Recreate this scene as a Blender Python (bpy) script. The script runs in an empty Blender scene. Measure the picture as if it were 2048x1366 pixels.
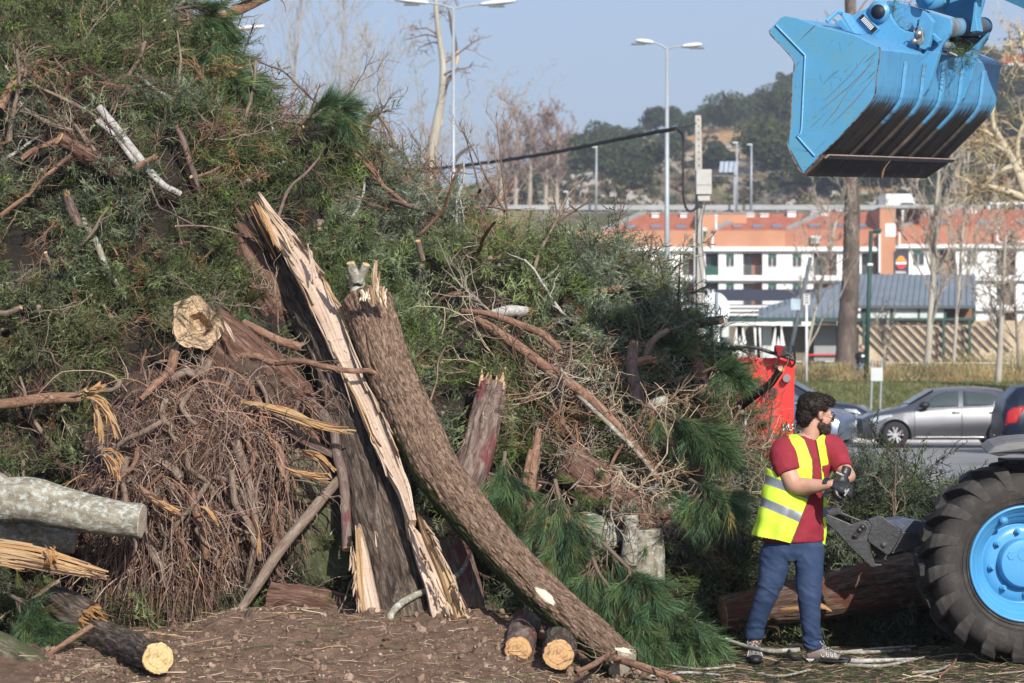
import bpy,bmesh,math,random
import numpy as np
from mathutils import Vector,Matrix
random.seed(7)
RNG=np.random.default_rng(7)
SC=bpy.context.scene
COL=SC.collection
PI=math.pi

# ------------------------------------------------------------------ camera, sky, sun, exposure
F=5700.0  # focal length in px of the 2048 px wide photograph
HZ=735.0  # horizon row
H=1.93  # eye height
cam=bpy.data.cameras.new('camera')
cam.lens=F/2048*36
cam.sensor_width=36
cam.shift_y=(HZ-683)/2048
cam.clip_end=8000
cam.dof.use_dof=True
cam.dof.focus_distance=18.8
cam.dof.aperture_fstop=5.6
camo=bpy.data.objects.new('camera',cam)
camo.location=(0,0,H)
camo.rotation_euler=(PI/2,0,0)
COL.objects.link(camo)
SC.camera=camo

SUN_DIR=Vector((0.38,-1.0,0.60)).normalized()  # from the scene to the sun
elev=math.asin(SUN_DIR.z)
world=bpy.data.worlds.new('World')
SC.world=world
world.use_nodes=True
wn=world.node_tree
wn.nodes.clear()
sky=wn.nodes.new('ShaderNodeTexSky')
sky.sky_type='NISHITA'
sky.sun_disc=False
sky.sun_elevation=elev
sky.sun_rotation=math.atan2(SUN_DIR.x,SUN_DIR.y)
sky.altitude=0
sky.air_density=1.0
sky.dust_density=1.8
sky.ozone_density=4.5
bg=wn.nodes.new('ShaderNodeBackground')
bg.inputs['Strength'].default_value=0.115
wo=wn.nodes.new('ShaderNodeOutputWorld')
hz=wn.nodes.new('ShaderNodeMix'); hz.data_type='RGBA'; hz.inputs[0].default_value=0.55
hz.inputs[7].default_value=(3.55,4.15,5.55,1)  # pale winter haze over the whole sky
wn.links.new(sky.outputs[0],hz.inputs[6]); wn.links.new(hz.outputs[2],bg.inputs[0])
wn.links.new(bg.outputs[0],wo.inputs[0])
sl=bpy.data.lights.new('sun','SUN')
sl.energy=5.0
sl.angle=math.radians(0.53)
sl.color=(1.0,0.95,0.87)
so=bpy.data.objects.new('sun',sl)
so.rotation_euler=(-SUN_DIR).to_track_quat('-Z','Y').to_euler()
so.location=(8,-8,12)
COL.objects.link(so)
vs=SC.view_settings
vs.view_transform='Standard'
vs.look='None'
vs.gamma=1
vs.use_curve_mapping=False
vs.exposure=0.36
SC.cycles.max_bounces=5
SC.cycles.diffuse_bounces=2
SC.cycles.glossy_bounces=3
SC.cycles.transmission_bounces=3
SC.cycles.transparent_max_bounces=6
SC.cycles.caustics_reflective=False
SC.cycles.caustics_refractive=False
SC.cycles.use_denoising=True
SC.cycles.sample_clamp_indirect=4

# ------------------------------------------------------------------ maths helpers
def P(px,py,d):
 """the point at depth d (metres from the camera) seen at that pixel of the photograph"""
 return np.array(((px-1024)/F*d,d,H+(HZ-py)/F*d))

def V3(p): return Vector((float(p[0]),float(p[1]),float(p[2])))

def _h(ix,iy,iz,seed):
 n=(ix*374761393+iy*668265263+iz*1274126177+seed*974711) & 0xffffffff
 n=((n ^ (n >> 13))*1274126177) & 0xffffffff
 n=(n ^ (n >> 16)) & 0xffffffff
 return n.astype(np.float64)/4294967295.0

def vnoise(p,seed=0):
 """value noise in -1..1 of (N,3) points"""
 p=np.asarray(p,float)
 i=np.floor(p).astype(np.int64)
 f=p-i
 f=f*f*(3-2*f)
 out=0
 for dx in (0,1):
  for dy in (0,1):
   for dz in (0,1):
    w=(f[...,0] if dx else 1-f[...,0])*(f[...,1] if dy else 1-f[...,1])*(f[...,2] if dz else 1-f[...,2])
    out=out+w*_h(i[...,0]+dx,i[...,1]+dy,i[...,2]+dz,seed)
 return out*2-1

def fbm(p,octv=4,seed=0):
 p=np.asarray(p,float)
 s,a,t=0,1.0,0
 for o in range(octv):
  s=s+a*vnoise(p*2 ** o+o*17.3,seed+o)
  t += a
  a *= 0.5
 return s/t

def smooth(x,a,b):
 t=np.clip((np.asarray(x,float)-a)/(b-a),0,1)
 return t*t*(3-2*t)

# ------------------------------------------------------------------ mesh helpers
def mesh(name,verts,faces,mats,midx=None,smooth_=False,attrs=None):
 """faces: list of index arrays (each (n,3) or (n,4)) or plain list of tuples"""
 me=bpy.data.meshes.new(name)
 if not isinstance(mats,(list,tuple)): mats=[mats]
 for m in mats: me.materials.append(m)
 verts=np.asarray(verts,dtype=np.float32).reshape(-1,3)
 if isinstance(faces,np.ndarray): faces=[faces]
 if len(faces) and isinstance(faces[0],np.ndarray):
  faces=[f for f in faces if len(f)]
  me.vertices.add(len(verts)); me.vertices.foreach_set('co',verts.ravel())
  idx=np.concatenate([f.ravel() for f in faces]).astype(np.int32)
  cnt=np.concatenate([np.full(len(f),f.shape[1]) for f in faces]).astype(np.int32)
  st=np.concatenate(([0],np.cumsum(cnt)[:-1])).astype(np.int32)
  me.loops.add(len(idx)); me.loops.foreach_set('vertex_index',idx)
  me.polygons.add(len(cnt)); me.polygons.foreach_set('loop_start',st); me.polygons.foreach_set('loop_total',cnt)
  if midx is not None: me.polygons.foreach_set('material_index',np.asarray(midx,np.int32))
  me.polygons.foreach_set('use_smooth',np.full(len(cnt),bool(smooth_)))
  me.update(calc_edges=True)
 else:
  me.from_pydata([tuple(map(float,v)) for v in verts],[],[tuple(map(int,f)) for f in faces])
  if midx is not None: me.polygons.foreach_set('material_index',np.asarray(midx,np.int32))
  me.polygons.foreach_set('use_smooth',np.full(len(me.polygons),bool(smooth_)))
  me.update()
 for k,v in (attrs or {}).items():
  v=np.asarray(v,np.float32)
  if v.ndim==2 and v.shape[1]==3:
   a=me.attributes.new(k,'FLOAT_VECTOR','POINT'); a.data.foreach_set('vector',v.ravel())
  elif v.ndim==2:
   a=me.attributes.new(k,'FLOAT_COLOR','POINT'); a.data.foreach_set('color',v.ravel())
  else:
   a=me.attributes.new(k,'FLOAT','POINT'); a.data.foreach_set('value',v.ravel())
 return me

def link(name,me,parent=None):
 o=bpy.data.objects.new(name,me)
 COL.objects.link(o)
 if parent is not None: o.parent=parent
 return o

def tag(o,label=None,cat=None,group=None,kind=None):
 if label: o['label']=label
 if cat: o['category']=cat
 if group: o['group']=group
 if kind: o['kind']=kind
 return o

def thing(name,label,cat,loc=(0,0,0),rotz=0,group=None):
 o=bpy.data.objects.new(name,None)
 o.empty_display_size=0.1
 COL.objects.link(o)
 o.location=[float(v) for v in loc]
 o.rotation_euler=(0,0,rotz)
 return tag(o,label,cat,group)

def copy_tree(o,parent=None):
 c=o.copy(); COL.objects.link(c)
 if parent is not None: c.parent=parent
 for ch in list(o.children): copy_tree(ch,c)
 return c

class MB:
 """collects simple shapes and links them as one mesh"""
 def __init__(s): s.v,s.f,s.n,s.m=[],[],0,[]
 def add(s,v,f,m=0):
  s.v.append(np.asarray(v,float).reshape(-1,3))
  for q in f: s.f.append(tuple(int(i)+s.n for i in q)); s.m.append(m)
  s.n += len(s.v[-1])
  return s
 def box(s,a,b,m=0,T=None):
  a,b=np.minimum(a,b),np.maximum(a,b)
  v=np.array([(x,y,z) for x in (a[0],b[0]) for y in (a[1],b[1]) for z in (a[2],b[2])],float)
  if T is not None: v=v @ np.array(T)[:3,:3].T+np.array(T)[:3,3]
  return s.add(v,[(0,1,3,2),(4,6,7,5),(0,4,5,1),(2,3,7,6),(0,2,6,4),(1,5,7,3)],m)
 def prism(s,poly,ext,m=0):
  """polygon of 3-D points pushed along ext"""
  p=np.asarray(poly,float); n=len(p); e=np.asarray(ext,float)
  return s.add(np.vstack((p,p+e)),[tuple(range(n))[::-1],tuple(range(n,2*n))]+[(i,(i+1) % n,n+(i+1) % n,n+i) for i in range(n)],m)
 def tube(s,pts,r,k=8,m=0,cap=True):
  v,f,_=tube_geo(pts,r,k,cap)
  return s.add(v,f,m)
 def quad(s,a,b,c,d,m=0): return s.add([a,b,c,d],[(0,1,2,3)],m)
 def build(s,name,mats,parent=None,smooth_=False,bevel=0,subsurf=0):
  me=mesh(name,np.vstack(s.v),s.f,mats,s.m if isinstance(mats,(list,tuple)) else None,smooth_)
  o=link(name,me,parent)
  fix_normals(me)
  if bevel:
   b=o.modifiers.new('bevel','BEVEL'); b.width=bevel; b.segments=2; b.limit_method='ANGLE'; b.angle_limit=math.radians(35)
  if subsurf:
   b=o.modifiers.new('sub','SUBSURF'); b.levels=b.render_levels=subsurf
  return o

def fix_normals(me):
 bm=bmesh.new(); bm.from_mesh(me)
 bmesh.ops.recalc_face_normals(bm,faces=bm.faces)
 bm.to_mesh(me); bm.free()

def shade_auto(o,ang=35):
 me=o.data
 me.polygons.foreach_set('use_smooth',np.full(len(me.polygons),True))
 bm=bmesh.new(); bm.from_mesh(me)
 for e in bm.edges:
  if len(e.link_faces)==2 and e.calc_face_angle(0)>math.radians(ang): e.smooth=False
 bm.to_mesh(me); bm.free()

def resample(pts,n,rad=None):
 """Catmull-Rom through pts, n points evenly spaced; rad is interpolated the same way"""
 pts=np.asarray(pts,float)
 if len(pts)==2:
  t=np.linspace(0,1,n)[:,None]
  out=pts[0]*(1-t)+pts[1]*t
  return (out,None) if rad is None else (out,np.interp(np.linspace(0,1,n),[0,1],rad))
 ext=np.vstack((2*pts[0]-pts[1],pts,2*pts[-1]-pts[-2]))
 m=12
 fine,par=[],[]
 for i in range(len(pts)-1):
  p0,p1,p2,p3=ext[i:i+4]
  for k in range(m):
   t=k/m
   fine.append(0.5*(2*p1+(p2-p0)*t+(2*p0-5*p1+4*p2-p3)*t*t+(3*p1-p0-3*p2+p3)*t ** 3))
   par.append(i+t)
 fine.append(pts[-1]); par.append(len(pts)-1)
 fine=np.array(fine); par=np.array(par)
 L=np.concatenate(([0],np.cumsum(np.linalg.norm(np.diff(fine,axis=0),axis=1))))
 tt=np.linspace(0,L[-1],n)
 out=np.stack([np.interp(tt,L,fine[:,c]) for c in range(3)],1)
 if rad is None: return out,None
 pp=np.interp(tt,L,par)
 return out,np.interp(pp,np.arange(len(pts)),rad)

def frames(p):
 t=np.gradient(p,axis=0)
 t /= np.maximum(np.linalg.norm(t,axis=1,keepdims=True),1e-9)
 a=np.array((0,0,1.0)) if abs(t[0][2])<0.9 else np.array((1.0,0,0))
 n0=np.cross(t[0],a); n0 /= np.linalg.norm(n0)
 N=[n0]
 for i in range(1,len(p)):
  n=N[-1]-t[i]*np.dot(N[-1],t[i])
  N.append(n/max(np.linalg.norm(n),1e-9))
 N=np.array(N)
 return t,N,np.cross(t,N)

def tube_geo(pts,r,k=8,cap=True):
 p=np.asarray(pts,float); n=len(p)
 r=np.broadcast_to(np.asarray(r,float),(n,))
 t,N,B=frames(p)
 a=np.linspace(0,2*PI,k,endpoint=False)
 v=p[:,None]+r[:,None,None]*(np.cos(a)[None,:,None]*N[:,None]+np.sin(a)[None,:,None]*B[:,None])
 v=v.reshape(-1,3)
 f=[]
 for i in range(n-1):
  for j in range(k):
   j2=(j+1) % k
   f.append((i*k+j,i*k+j2,(i+1)*k+j2,(i+1)*k+j))
 if cap:
  f.append(tuple(range(k))[::-1]); f.append(tuple((n-1)*k+j for j in range(k)))
 return v,f,None

class Big:
 """numpy collector for large joined meshes (triangles/quads separately) with per-vertex tint"""
 def __init__(s): s.v,s.q,s.t,s.c,s.n=[],[],[],[],0
 def add(s,v,q=None,t=None,c=None):
  v=np.asarray(v,float).reshape(-1,3)
  s.v.append(v)
  if q is not None and len(q): s.q.append(np.asarray(q,np.int64)+s.n)
  if t is not None and len(t): s.t.append(np.asarray(t,np.int64)+s.n)
  c=np.ones(4) if c is None else np.asarray(c,float)
  if c.ndim==1: c=np.broadcast_to(c,(len(v),4))
  s.c.append(c); s.n += len(v)
 def tubes(s,P3,R,k=4,c=None):
  """P3 (m,n,3) many polylines at once, R (m,n)"""
  m,n,_=P3.shape
  T=np.gradient(P3,axis=1); T /= np.maximum(np.linalg.norm(T,axis=2,keepdims=True),1e-9)
  ref=np.where(np.abs(T[...,2:3])<0.9,np.array((0,0,1.0)),np.array((1.0,0,0)))
  N=np.cross(T,ref); N /= np.maximum(np.linalg.norm(N,axis=2,keepdims=True),1e-9)
  B=np.cross(T,N)
  a=np.linspace(0,2*PI,k,endpoint=False)
  v=P3[:,:,None]+R[:,:,None,None]*(np.cos(a)[:,None]*N[:,:,None]+np.sin(a)[:,None]*B[:,:,None])
  base=(np.arange(m)*n*k)[:,None,None]
  i=(np.arange(n-1)*k)[None,:,None]; j=np.arange(k)[None,None]; j2=(j+1) % k
  q=np.stack([base+i+j,base+i+j2,base+i+k+j2,base+i+k+j],-1).reshape(-1,4)
  if c is not None:
   c=np.asarray(c,float)
   if c.ndim==2: c=np.repeat(c,n*k,axis=0)
  s.add(v.reshape(-1,3),q=q,c=c)
 def build(s,name,mat,parent=None,smooth_=False):
  fs=[]
  if s.q: fs.append(np.concatenate(s.q))
  if s.t: fs.append(np.concatenate(s.t))
  me=mesh(name,np.concatenate(s.v),fs,mat,None,smooth_,{'tint': np.concatenate(s.c)})
  return link(name,me,parent)

# ------------------------------------------------------------------ material helpers
MATS={}
def nodes_of(name):
 m=bpy.data.materials.new(name); m.use_nodes=True
 nt=m.node_tree; nt.nodes.clear()
 o=nt.nodes.new('ShaderNodeOutputMaterial'); b=nt.nodes.new('ShaderNodeBsdfPrincipled')
 nt.links.new(b.outputs[0],o.inputs[0])
 return m,nt,b,o

def ramp(nt,stops,fac=None):
 r=nt.nodes.new('ShaderNodeValToRGB')
 el=r.color_ramp.elements
 while len(el)<len(stops): el.new(0.5)
 for e,(p,c) in zip(el,stops):
  e.position=p; e.color=(*c,1) if len(c)==3 else c
 if fac is not None: nt.links.new(fac,r.inputs[0])
 return r

def noise(nt,vec,scale,detail=4,rough=0.6,dist=0.0):
 n=nt.nodes.new('ShaderNodeTexNoise')
 n.inputs['Scale'].default_value=scale; n.inputs['Detail'].default_value=detail
 n.inputs['Roughness'].default_value=rough; n.inputs['Distortion'].default_value=dist
 nt.links.new(vec,n.inputs['Vector'])
 return n

def mixc(nt,fac,a,b,mode='MIX'):
 m=nt.nodes.new('ShaderNodeMix'); m.data_type='RGBA'; m.blend_type=mode
 for sck,val in ((m.inputs[0],fac),(m.inputs[6],a),(m.inputs[7],b)):
  if isinstance(val,bpy.types.NodeSocket): nt.links.new(val,sck)
  elif isinstance(val,(int,float)): sck.default_value=val
  else: sck.default_value=(*val,1)
 return m.outputs[2]

def coords(nt,kind,scale=(1,1,1)):
 mp=nt.nodes.new('ShaderNodeMapping'); mp.inputs['Scale'].default_value=scale
 if kind in ('Object','Generated','UV'):
  tc=nt.nodes.new('ShaderNodeTexCoord'); nt.links.new(tc.outputs[kind],mp.inputs[0])
 elif kind=='World':
  g=nt.nodes.new('ShaderNodeNewGeometry'); nt.links.new(g.outputs['Position'],mp.inputs[0])
 else:
  at=nt.nodes.new('ShaderNodeAttribute'); at.attribute_name=kind; nt.links.new(at.outputs['Vector'],mp.inputs[0])
 return mp.outputs[0]

def bump(nt,b,height,strength,dist=0.01):
 bp=nt.nodes.new('ShaderNodeBump'); bp.inputs['Strength'].default_value=strength; bp.inputs['Distance'].default_value=dist
 nt.links.new(height,bp.inputs['Height']); nt.links.new(bp.outputs[0],b.inputs['Normal'])

def M(name,stops,scale=5,rough=0.8,bmp=0.3,bdist=0.01,bscale=None,stretch=(1,1,1),coord='Object',metal=0,detail=6,spec=0.4,patch=None,coat=0,spots=None):
 """noise-coloured material: stops = a colour or list of (pos, colour)"""
 if name in MATS: return MATS[name]
 m,nt,b,o=nodes_of(name)
 if not isinstance(stops[0],(tuple,list)): stops=[(0.3,tuple(c*0.86 for c in stops)),(0.7,tuple(min(1,c*1.1) for c in stops))]
 vec=coords(nt,coord,stretch)
 n=noise(nt,vec,scale,detail)
 r=ramp(nt,stops,n.outputs['Fac'])
 c=r.outputs[0]
 if patch:  # (colour, scale, lo, hi) broad patches of another colour
  n2=noise(nt,coords(nt,coord),patch[1],3)
  f=ramp(nt,[(patch[2],(0,0,0)),(patch[3],(1,1,1))],n2.outputs['Fac'])
  c=mixc(nt,f.outputs[0],c,patch[0])
 if spots:
  n3=noise(nt,coords(nt,coord),spots[1],5,0.7)
  f=ramp(nt,[(spots[2],(0,0,0)),(spots[3],(1,1,1))],n3.outputs['Fac'])
  c=mixc(nt,f.outputs[0],c,spots[0])
 nt.links.new(c,b.inputs['Base Color'])
 b.inputs['Roughness'].default_value=rough; b.inputs['Metallic'].default_value=metal
 b.inputs['Specular IOR Level'].default_value=spec; b.inputs['Coat Weight'].default_value=coat
 if bmp:
  nb=noise(nt,vec,bscale or scale*2.5,5,0.65)
  bump(nt,b,nb.outputs['Fac'],bmp,bdist)
 MATS[name]=m
 return m

def tint_mat(name,rough=0.7,transl=0.0,spec=0.25,bmp=0,instancer=False,gain=(1,1,1),nscale=0):
 """colour comes from the mesh's own tint attribute (each leaf or twig has its own colour)"""
 m,nt,b,o=nodes_of(name)
 at=nt.nodes.new('ShaderNodeAttribute'); at.attribute_name='tint'
 c=at.outputs['Color']
 if instancer:
  a2=nt.nodes.new('ShaderNodeAttribute'); a2.attribute_name='itint'; a2.attribute_type='INSTANCER'
  c=mixc(nt,1.0,c,a2.outputs['Color'],'MULTIPLY')
 if nscale:
  n=noise(nt,coords(nt,'Object'),nscale,3)
  r=ramp(nt,[(0.3,(0.55,0.55,0.55)),(0.7,(1.35,1.3,1.25))],n.outputs['Fac'])
  c=mixc(nt,1.0,c,r.outputs[0],'MULTIPLY')
 nt.links.new(c,b.inputs['Base Color'])
 b.inputs['Roughness'].default_value=rough; b.inputs['Specular IOR Level'].default_value=spec
 if transl:
  tr=nt.nodes.new('ShaderNodeBsdfTranslucent'); nt.links.new(c,tr.inputs[0])
  mx=nt.nodes.new('ShaderNodeMixShader'); mx.inputs[0].default_value=transl
  nt.links.new(b.outputs[0],mx.inputs[1]); nt.links.new(tr.outputs[0],mx.inputs[2]); nt.links.new(mx.outputs[0],o.inputs[0])
 MATS[name]=m
 return m

# ------------------------------------------------------------------ the land
RX=np.array([-6000,500,880,950,1000,1100,1200,1300,1400,1500,1560,1620,1700,1800,1900,1960,2048,2200,3000,8000],float)
RYp=np.array([500,445,432,400,372,330,298,275,262,240,200,170,140,118,112,140,165,170,260,420],float)
def ridge_z(px,d): return H+(HZ-np.interp(px,RX,RYp))/F*d
def land_z(x,y):
 x=np.asarray(x,float); y=np.asarray(y,float)
 base=0.35*smooth(y,74,77)+1.0*smooth(y,77,101)
 base=base+1.2*smooth(y,160,260)
 ys=np.maximum(y,60)
 px=np.clip(x/ys*F+1024,-6000,8000)
 hw=20.6*(0.97+0.03*smooth(px,300,900))
 up=smooth(y,300,343)
 z=base*(1-up)+hw*up
 rz=np.maximum(ridge_z(px,620.0),6)
 t=np.clip((y-358)/(620-358),0,1)
 hill=hw+(rz-hw)*(t ** 0.85)
 n=fbm(np.stack([x/38,y/38,0*x],-1),4,3)*7*np.sin(np.pi*np.clip(t,0,1)) ** 0.7
 n=n+fbm(np.stack([x/9,y/9,0*x],-1),3,8)*3.2*smooth(t,0.01,0.08)
 z=np.where(y>358,hill+n,z)
 far=smooth(y,640,1500)
 return np.where(y>620,(rz+n*0)*(1-far)+0*far+n*(1-far),z)

def axis(segs):
 out=[]
 for a,b,s in segs: out += list(np.arange(a,b,s))
 return np.array(out+[segs[-1][1]])
gx=axis([(-3500,-600,250),(-600,-160,30),(-160,200,2.6),(200,600,30),(600,3500,250)])
gy=axis([(-400,0,60),(0,70,7),(70,110,1.5),(110,300,9),(300,358,3),(358,660,2.8),(660,1500,60),(1500,6500,500)])
X,Y=np.meshgrid(gx,gy,indexing='ij')
Z=land_z(X,Y)
nx,ny=X.shape
ii,jj=np.meshgrid(np.arange(nx-1),np.arange(ny-1),indexing='ij')
q=np.stack([ii*ny+jj,(ii+1)*ny+jj,(ii+1)*ny+jj+1,ii*ny+jj+1],-1).reshape(-1,4)

mg,nt,b,o=nodes_of('ground')
g=nt.nodes.new('ShaderNodeNewGeometry'); sp=nt.nodes.new('ShaderNodeSeparateXYZ'); nt.links.new(g.outputs['Position'],sp.inputs[0])
vec=g.outputs['Position']
n1=noise(nt,vec,0.9,8,0.7)
near=ramp(nt,[(0.30,(0.030,0.022,0.017)),(0.5,(0.058,0.042,0.031)),(0.62,(0.085,0.062,0.045)),(0.75,(0.05,0.052,0.026))],noise(nt,vec,7.0,10,0.75).outputs['Fac'])
grass=ramp(nt,[(0.3,(0.06,0.07,0.026)),(0.5,(0.095,0.10,0.04)),(0.68,(0.15,0.13,0.07)),(0.8,(0.2,0.17,0.12))],noise(nt,vec,0.5,9,0.72).outputs['Fac'])
hill1=ramp(nt,[(0.30,(0.05,0.055,0.026)),(0.42,(0.10,0.095,0.05)),(0.49,(0.18,0.15,0.10)),(0.55,(0.26,0.23,0.19)),(0.68,(0.36,0.33,0.29)),(0.8,(0.14,0.12,0.07))],noise(nt,vec,0.075,9,0.66,0.8).outputs['Fac'])
ochre=ramp(nt,[(0.54,(0,0,0)),(0.58,(1,1,1))],noise(nt,vec,0.028,4,0.6).outputs['Fac'])
hc=mixc(nt,ochre.outputs[0],hill1.outputs[0],(0.36,0.235,0.135))
green=ramp(nt,[(0.60,(0,0,0)),(0.66,(1,1,1))],noise(nt,vec,0.019,4,0.6).outputs['Fac'])
gf=nt.nodes.new('ShaderNodeMath'); gf.operation='MULTIPLY'; gf.inputs[1].default_value=0.55; nt.links.new(green.outputs[0],gf.inputs[0])
hc=mixc(nt,gf.outputs[0],hc,(0.085,0.095,0.036))
def step(lo,hi):
 mr=nt.nodes.new('ShaderNodeMapRange'); mr.inputs[1].default_value=lo; mr.inputs[2].default_value=hi
 nt.links.new(sp.outputs[1],mr.inputs[0]); return mr.outputs[0]
c=mixc(nt,step(73.5,74.2),near.outputs[0],grass.outputs[0])
fine=ramp(nt,[(0.34,(0.45,0.45,0.42)),(0.5,(0.95,0.92,0.85)),(0.66,(1.5,1.4,1.25))],noise(nt,vec,0.55,9,0.75).outputs['Fac'])
hc=mixc(nt,1.0,hc,fine.outputs[0],'MULTIPLY')
c=mixc(nt,step(300,345),c,hc)
nt.links.new(c,b.inputs['Base Color']); b.inputs['Roughness'].default_value=0.9; b.inputs['Specular IOR Level'].default_value=0.15
bump(nt,b,noise(nt,vec,22,8,0.75).outputs['Fac'],0.7,0.03)
me=mesh('ground',np.stack([X,Y,Z],-1).reshape(-1,3),q,mg,None,True)
tag(link('ground',me),kind='structure')

# car park asphalt, its kerb and the highway
asph=M('asphalt',[(0.3,(0.19,0.185,0.185)),(0.6,(0.26,0.25,0.25)),(0.75,(0.31,0.295,0.28))],1.2,0.85,0.4,0.006,60,(0.25,1,1),'World',patch=((0.13,0.125,0.125),0.25,0.55,0.72))
tag(MB().box((-90,26,-0.3),(90,73.4,0.006)).build('car_park_road',asph),kind='structure')
conc=M('concrete',[(0.3,(0.36,0.35,0.33)),(0.7,(0.5,0.49,0.46))],6,0.85,0.3)
tag(MB().box((-90,73.4,-0.3),(90,73.75,0.13)).build('kerb',conc),kind='structure')
hwm=M('highway_grey',[(0.3,(0.2,0.2,0.2)),(0.7,(0.27,0.27,0.27))],0.6,0.85,0)
zz=20.6
tag(MB().box((-600,343,zz-0.4),(600,357,zz+0.08)).build('highway',hwm),kind='structure')
barm=M('barrier_pale',[(0.3,(0.27,0.27,0.27)),(0.7,(0.36,0.36,0.355))],0.5,0.7,0)
t=thing('crash_barrier','long pale crash barrier along the highway at the foot of the hill','barrier',(0,344,zz))
MB().box((-500,-0.1,0.35),(500,0.05,0.95)).build('rail',barm,t)
m=MB()
for x in np.arange(-500,500,4.0): m.box((x,0.06,-0.1),(x+0.2,0.2,0.9))
tag(m.build('post',barm,t),kind='stuff')

# ------------------------------------------------------------------ bare trees
def bare_tree(base,top,r0,seed,spread=0.55,levels=4,n0=14,start=0.35,wig=0.04,droop=0.0,rend=0.35,minr=0.004,lean_up=0.6,lenf=0.42):
 """trunk polyline + recursively branched twigs; returns (trunk pts, radii, Big for crown)"""
 rng=np.random.default_rng(seed)
 base=np.array(base,float); top=np.array(top,float)
 n=14
 tt=np.linspace(0,1,n)[:,None]
 L=np.linalg.norm(top-base)
 tr=base*(1-tt)+top*tt
 off=np.cumsum(rng.normal(0,wig*L/n,(n,3)),0); off -= off*0+off[0]; off=off*(tt*(1-0.3*tt)); off[:,2] *= 0.2
 tr=tr+off
 tr_r=r0*(1-tt[:,0]*(1-rend))
 crown=Big()
 segs=[(tr,tr_r,start,n0,L*lenf,0)]
 for lev in range(levels):
  nxt,PP,RR=[],[],[]
  for (pl,rr,st,cnt,ln,d) in segs:
   for _ in range(cnt):
    f=rng.uniform(st,1.0)
    k=f*(len(pl)-1); i=min(int(k),len(pl)-2)
    p0=pl[i]+(pl[i+1]-pl[i])*(k-i)
    d0=pl[i+1]-pl[i]; d0 /= max(np.linalg.norm(d0),1e-6)
    side=rng.normal(0,1,3); side -= d0*side.dot(d0); side /= np.linalg.norm(side)
    dr=d0*(1-spread)+side*spread+np.array((0,0,lean_up*0.35)); dr /= np.linalg.norm(dr)
    l=ln*rng.uniform(0.5,1.15)*(1.15-0.6*f if lev==0 else 1)
    m_=6
    s=np.linspace(0,1,m_)[:,None]
    c=np.cumsum(rng.normal(0,0.09*l,(m_,3)),0); c -= c[0]
    up=np.array((0,0,1.0))*(s ** 2)*l*(0.22*lean_up-droop)
    br=p0+dr*l*s+c*s+up
    ra=max(rr[i]*rng.uniform(0.35,0.6),minr); rad=np.linspace(ra,max(ra*0.3,minr*0.7),m_)
    PP.append(br); RR.append(rad)
    if lev<levels-1: nxt.append((br,rad,0.25,int(rng.integers(3,6)) if lev<2 else 3,l*0.5,d+1))
  if PP:
   crown.tubes(np.array(PP),np.array(RR),4 if lev<2 else 3)
  segs=nxt
  if len(segs)>1400: segs=segs[:1400]
 return tr,tr_r,crown

def put_tree(name,label,base,top,r0,seed,tm,cm,group=None,cat='tree',**k):
 tr,rr,cr=bare_tree((0,0,0),np.array(top)-np.array(base),r0,seed,**k)
 t=thing(name,label,cat,base,0,group)
 MB().tube(tr,rr,10).build('trunk',tm,t,True)
 cr.build('crown',cm,t)
 return t

bark_pale=M('bark_pale',[(0.3,(0.28,0.25,0.2)),(0.7,(0.45,0.42,0.36))],3,0.9,0.3,stretch=(1,1,0.3))
bark_grey=M('bark_grey',[(0.3,(0.16,0.13,0.10)),(0.7,(0.30,0.26,0.21))],2.5,0.9,0.4,0.03,stretch=(1,1,0.3),patch=((0.12,0.095,0.07),0.8,0.5,0.65))
twig_pale=M('twig_pale',(0.34,0.29,0.23),2,0.9,0)
twig_brown=M('twig_brown',(0.26,0.19,0.15),2,0.9,0)
twig_dry=M('twig_dry',(0.42,0.34,0.20),2,0.9,0)

def gb(px,d):  # ground point
 x=(px-1024)/F*d
 return np.array((x,d,float(land_z(x,d))-0.05))

# thick trunk behind the cars
t=thing('street_tree','thick brown tree trunk rising behind the cars and past the loader bucket','tree',gb(1693,125))
b0=gb(1693,125)
ps=np.array([P(1693,762,125),P(1692,700,125),P(1698,600,125),P(1704,480,125),P(1702,370,125),P(1697,250,125),P(1706,120,125),P(1700,0,125),P(1704,-160,125)])-b0
ps[0][2]=0
pp,rr=resample(ps,60,[0.56,0.46,0.40,0.36,0.32,0.29,0.27,0.25,0.2])
v,f,_=tube_geo(pp,rr,20,True)
v=v+np.repeat(fbm(v*1.3,3,5)[:,None],3,1)*np.array((0.07,0.07,0.0))
MB().add(v,f).build('trunk',M('bark_street',[(0.3,(0.06,0.045,0.037)),(0.55,(0.13,0.10,0.082)),(0.72,(0.21,0.17,0.14))],3.5,0.9,0.8,0.05,stretch=(1,1,0.3),patch=((0.075,0.055,0.045),0.9,0.5,0.6)),t,True)
bb=Big(); rng=np.random.default_rng(3); PPs=[]; RRs=[]
for k in range(46):
 i=rng.integers(40,60); a=rng.uniform(0,2*PI); l=rng.uniform(1,3.4)
 s=np.linspace(0,1,7)[:,None]
 d_=np.array((math.cos(a)*0.6,math.sin(a)*0.6,0.8))
 PPs.append(pp[i]+d_*l*s+np.cumsum(rng.normal(0,0.05*l,(7,3)),0)*s); RRs.append(np.linspace(0.05,0.012,7))
bb.tubes(np.array(PPs),np.array(RRs),4); bb.build('crown',twig_brown,t)

def tree_px(name,label,bpx,d,tpx,tpy,rpx,seed,tm,cm,bz=None,**k):
 base=gb(bpx,d)
 if bz is not None: base[2]=bz
 return put_tree(name,label,base,P(tpx,tpy,d),rpx/F*d,seed,tm,cm,**k)

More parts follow.
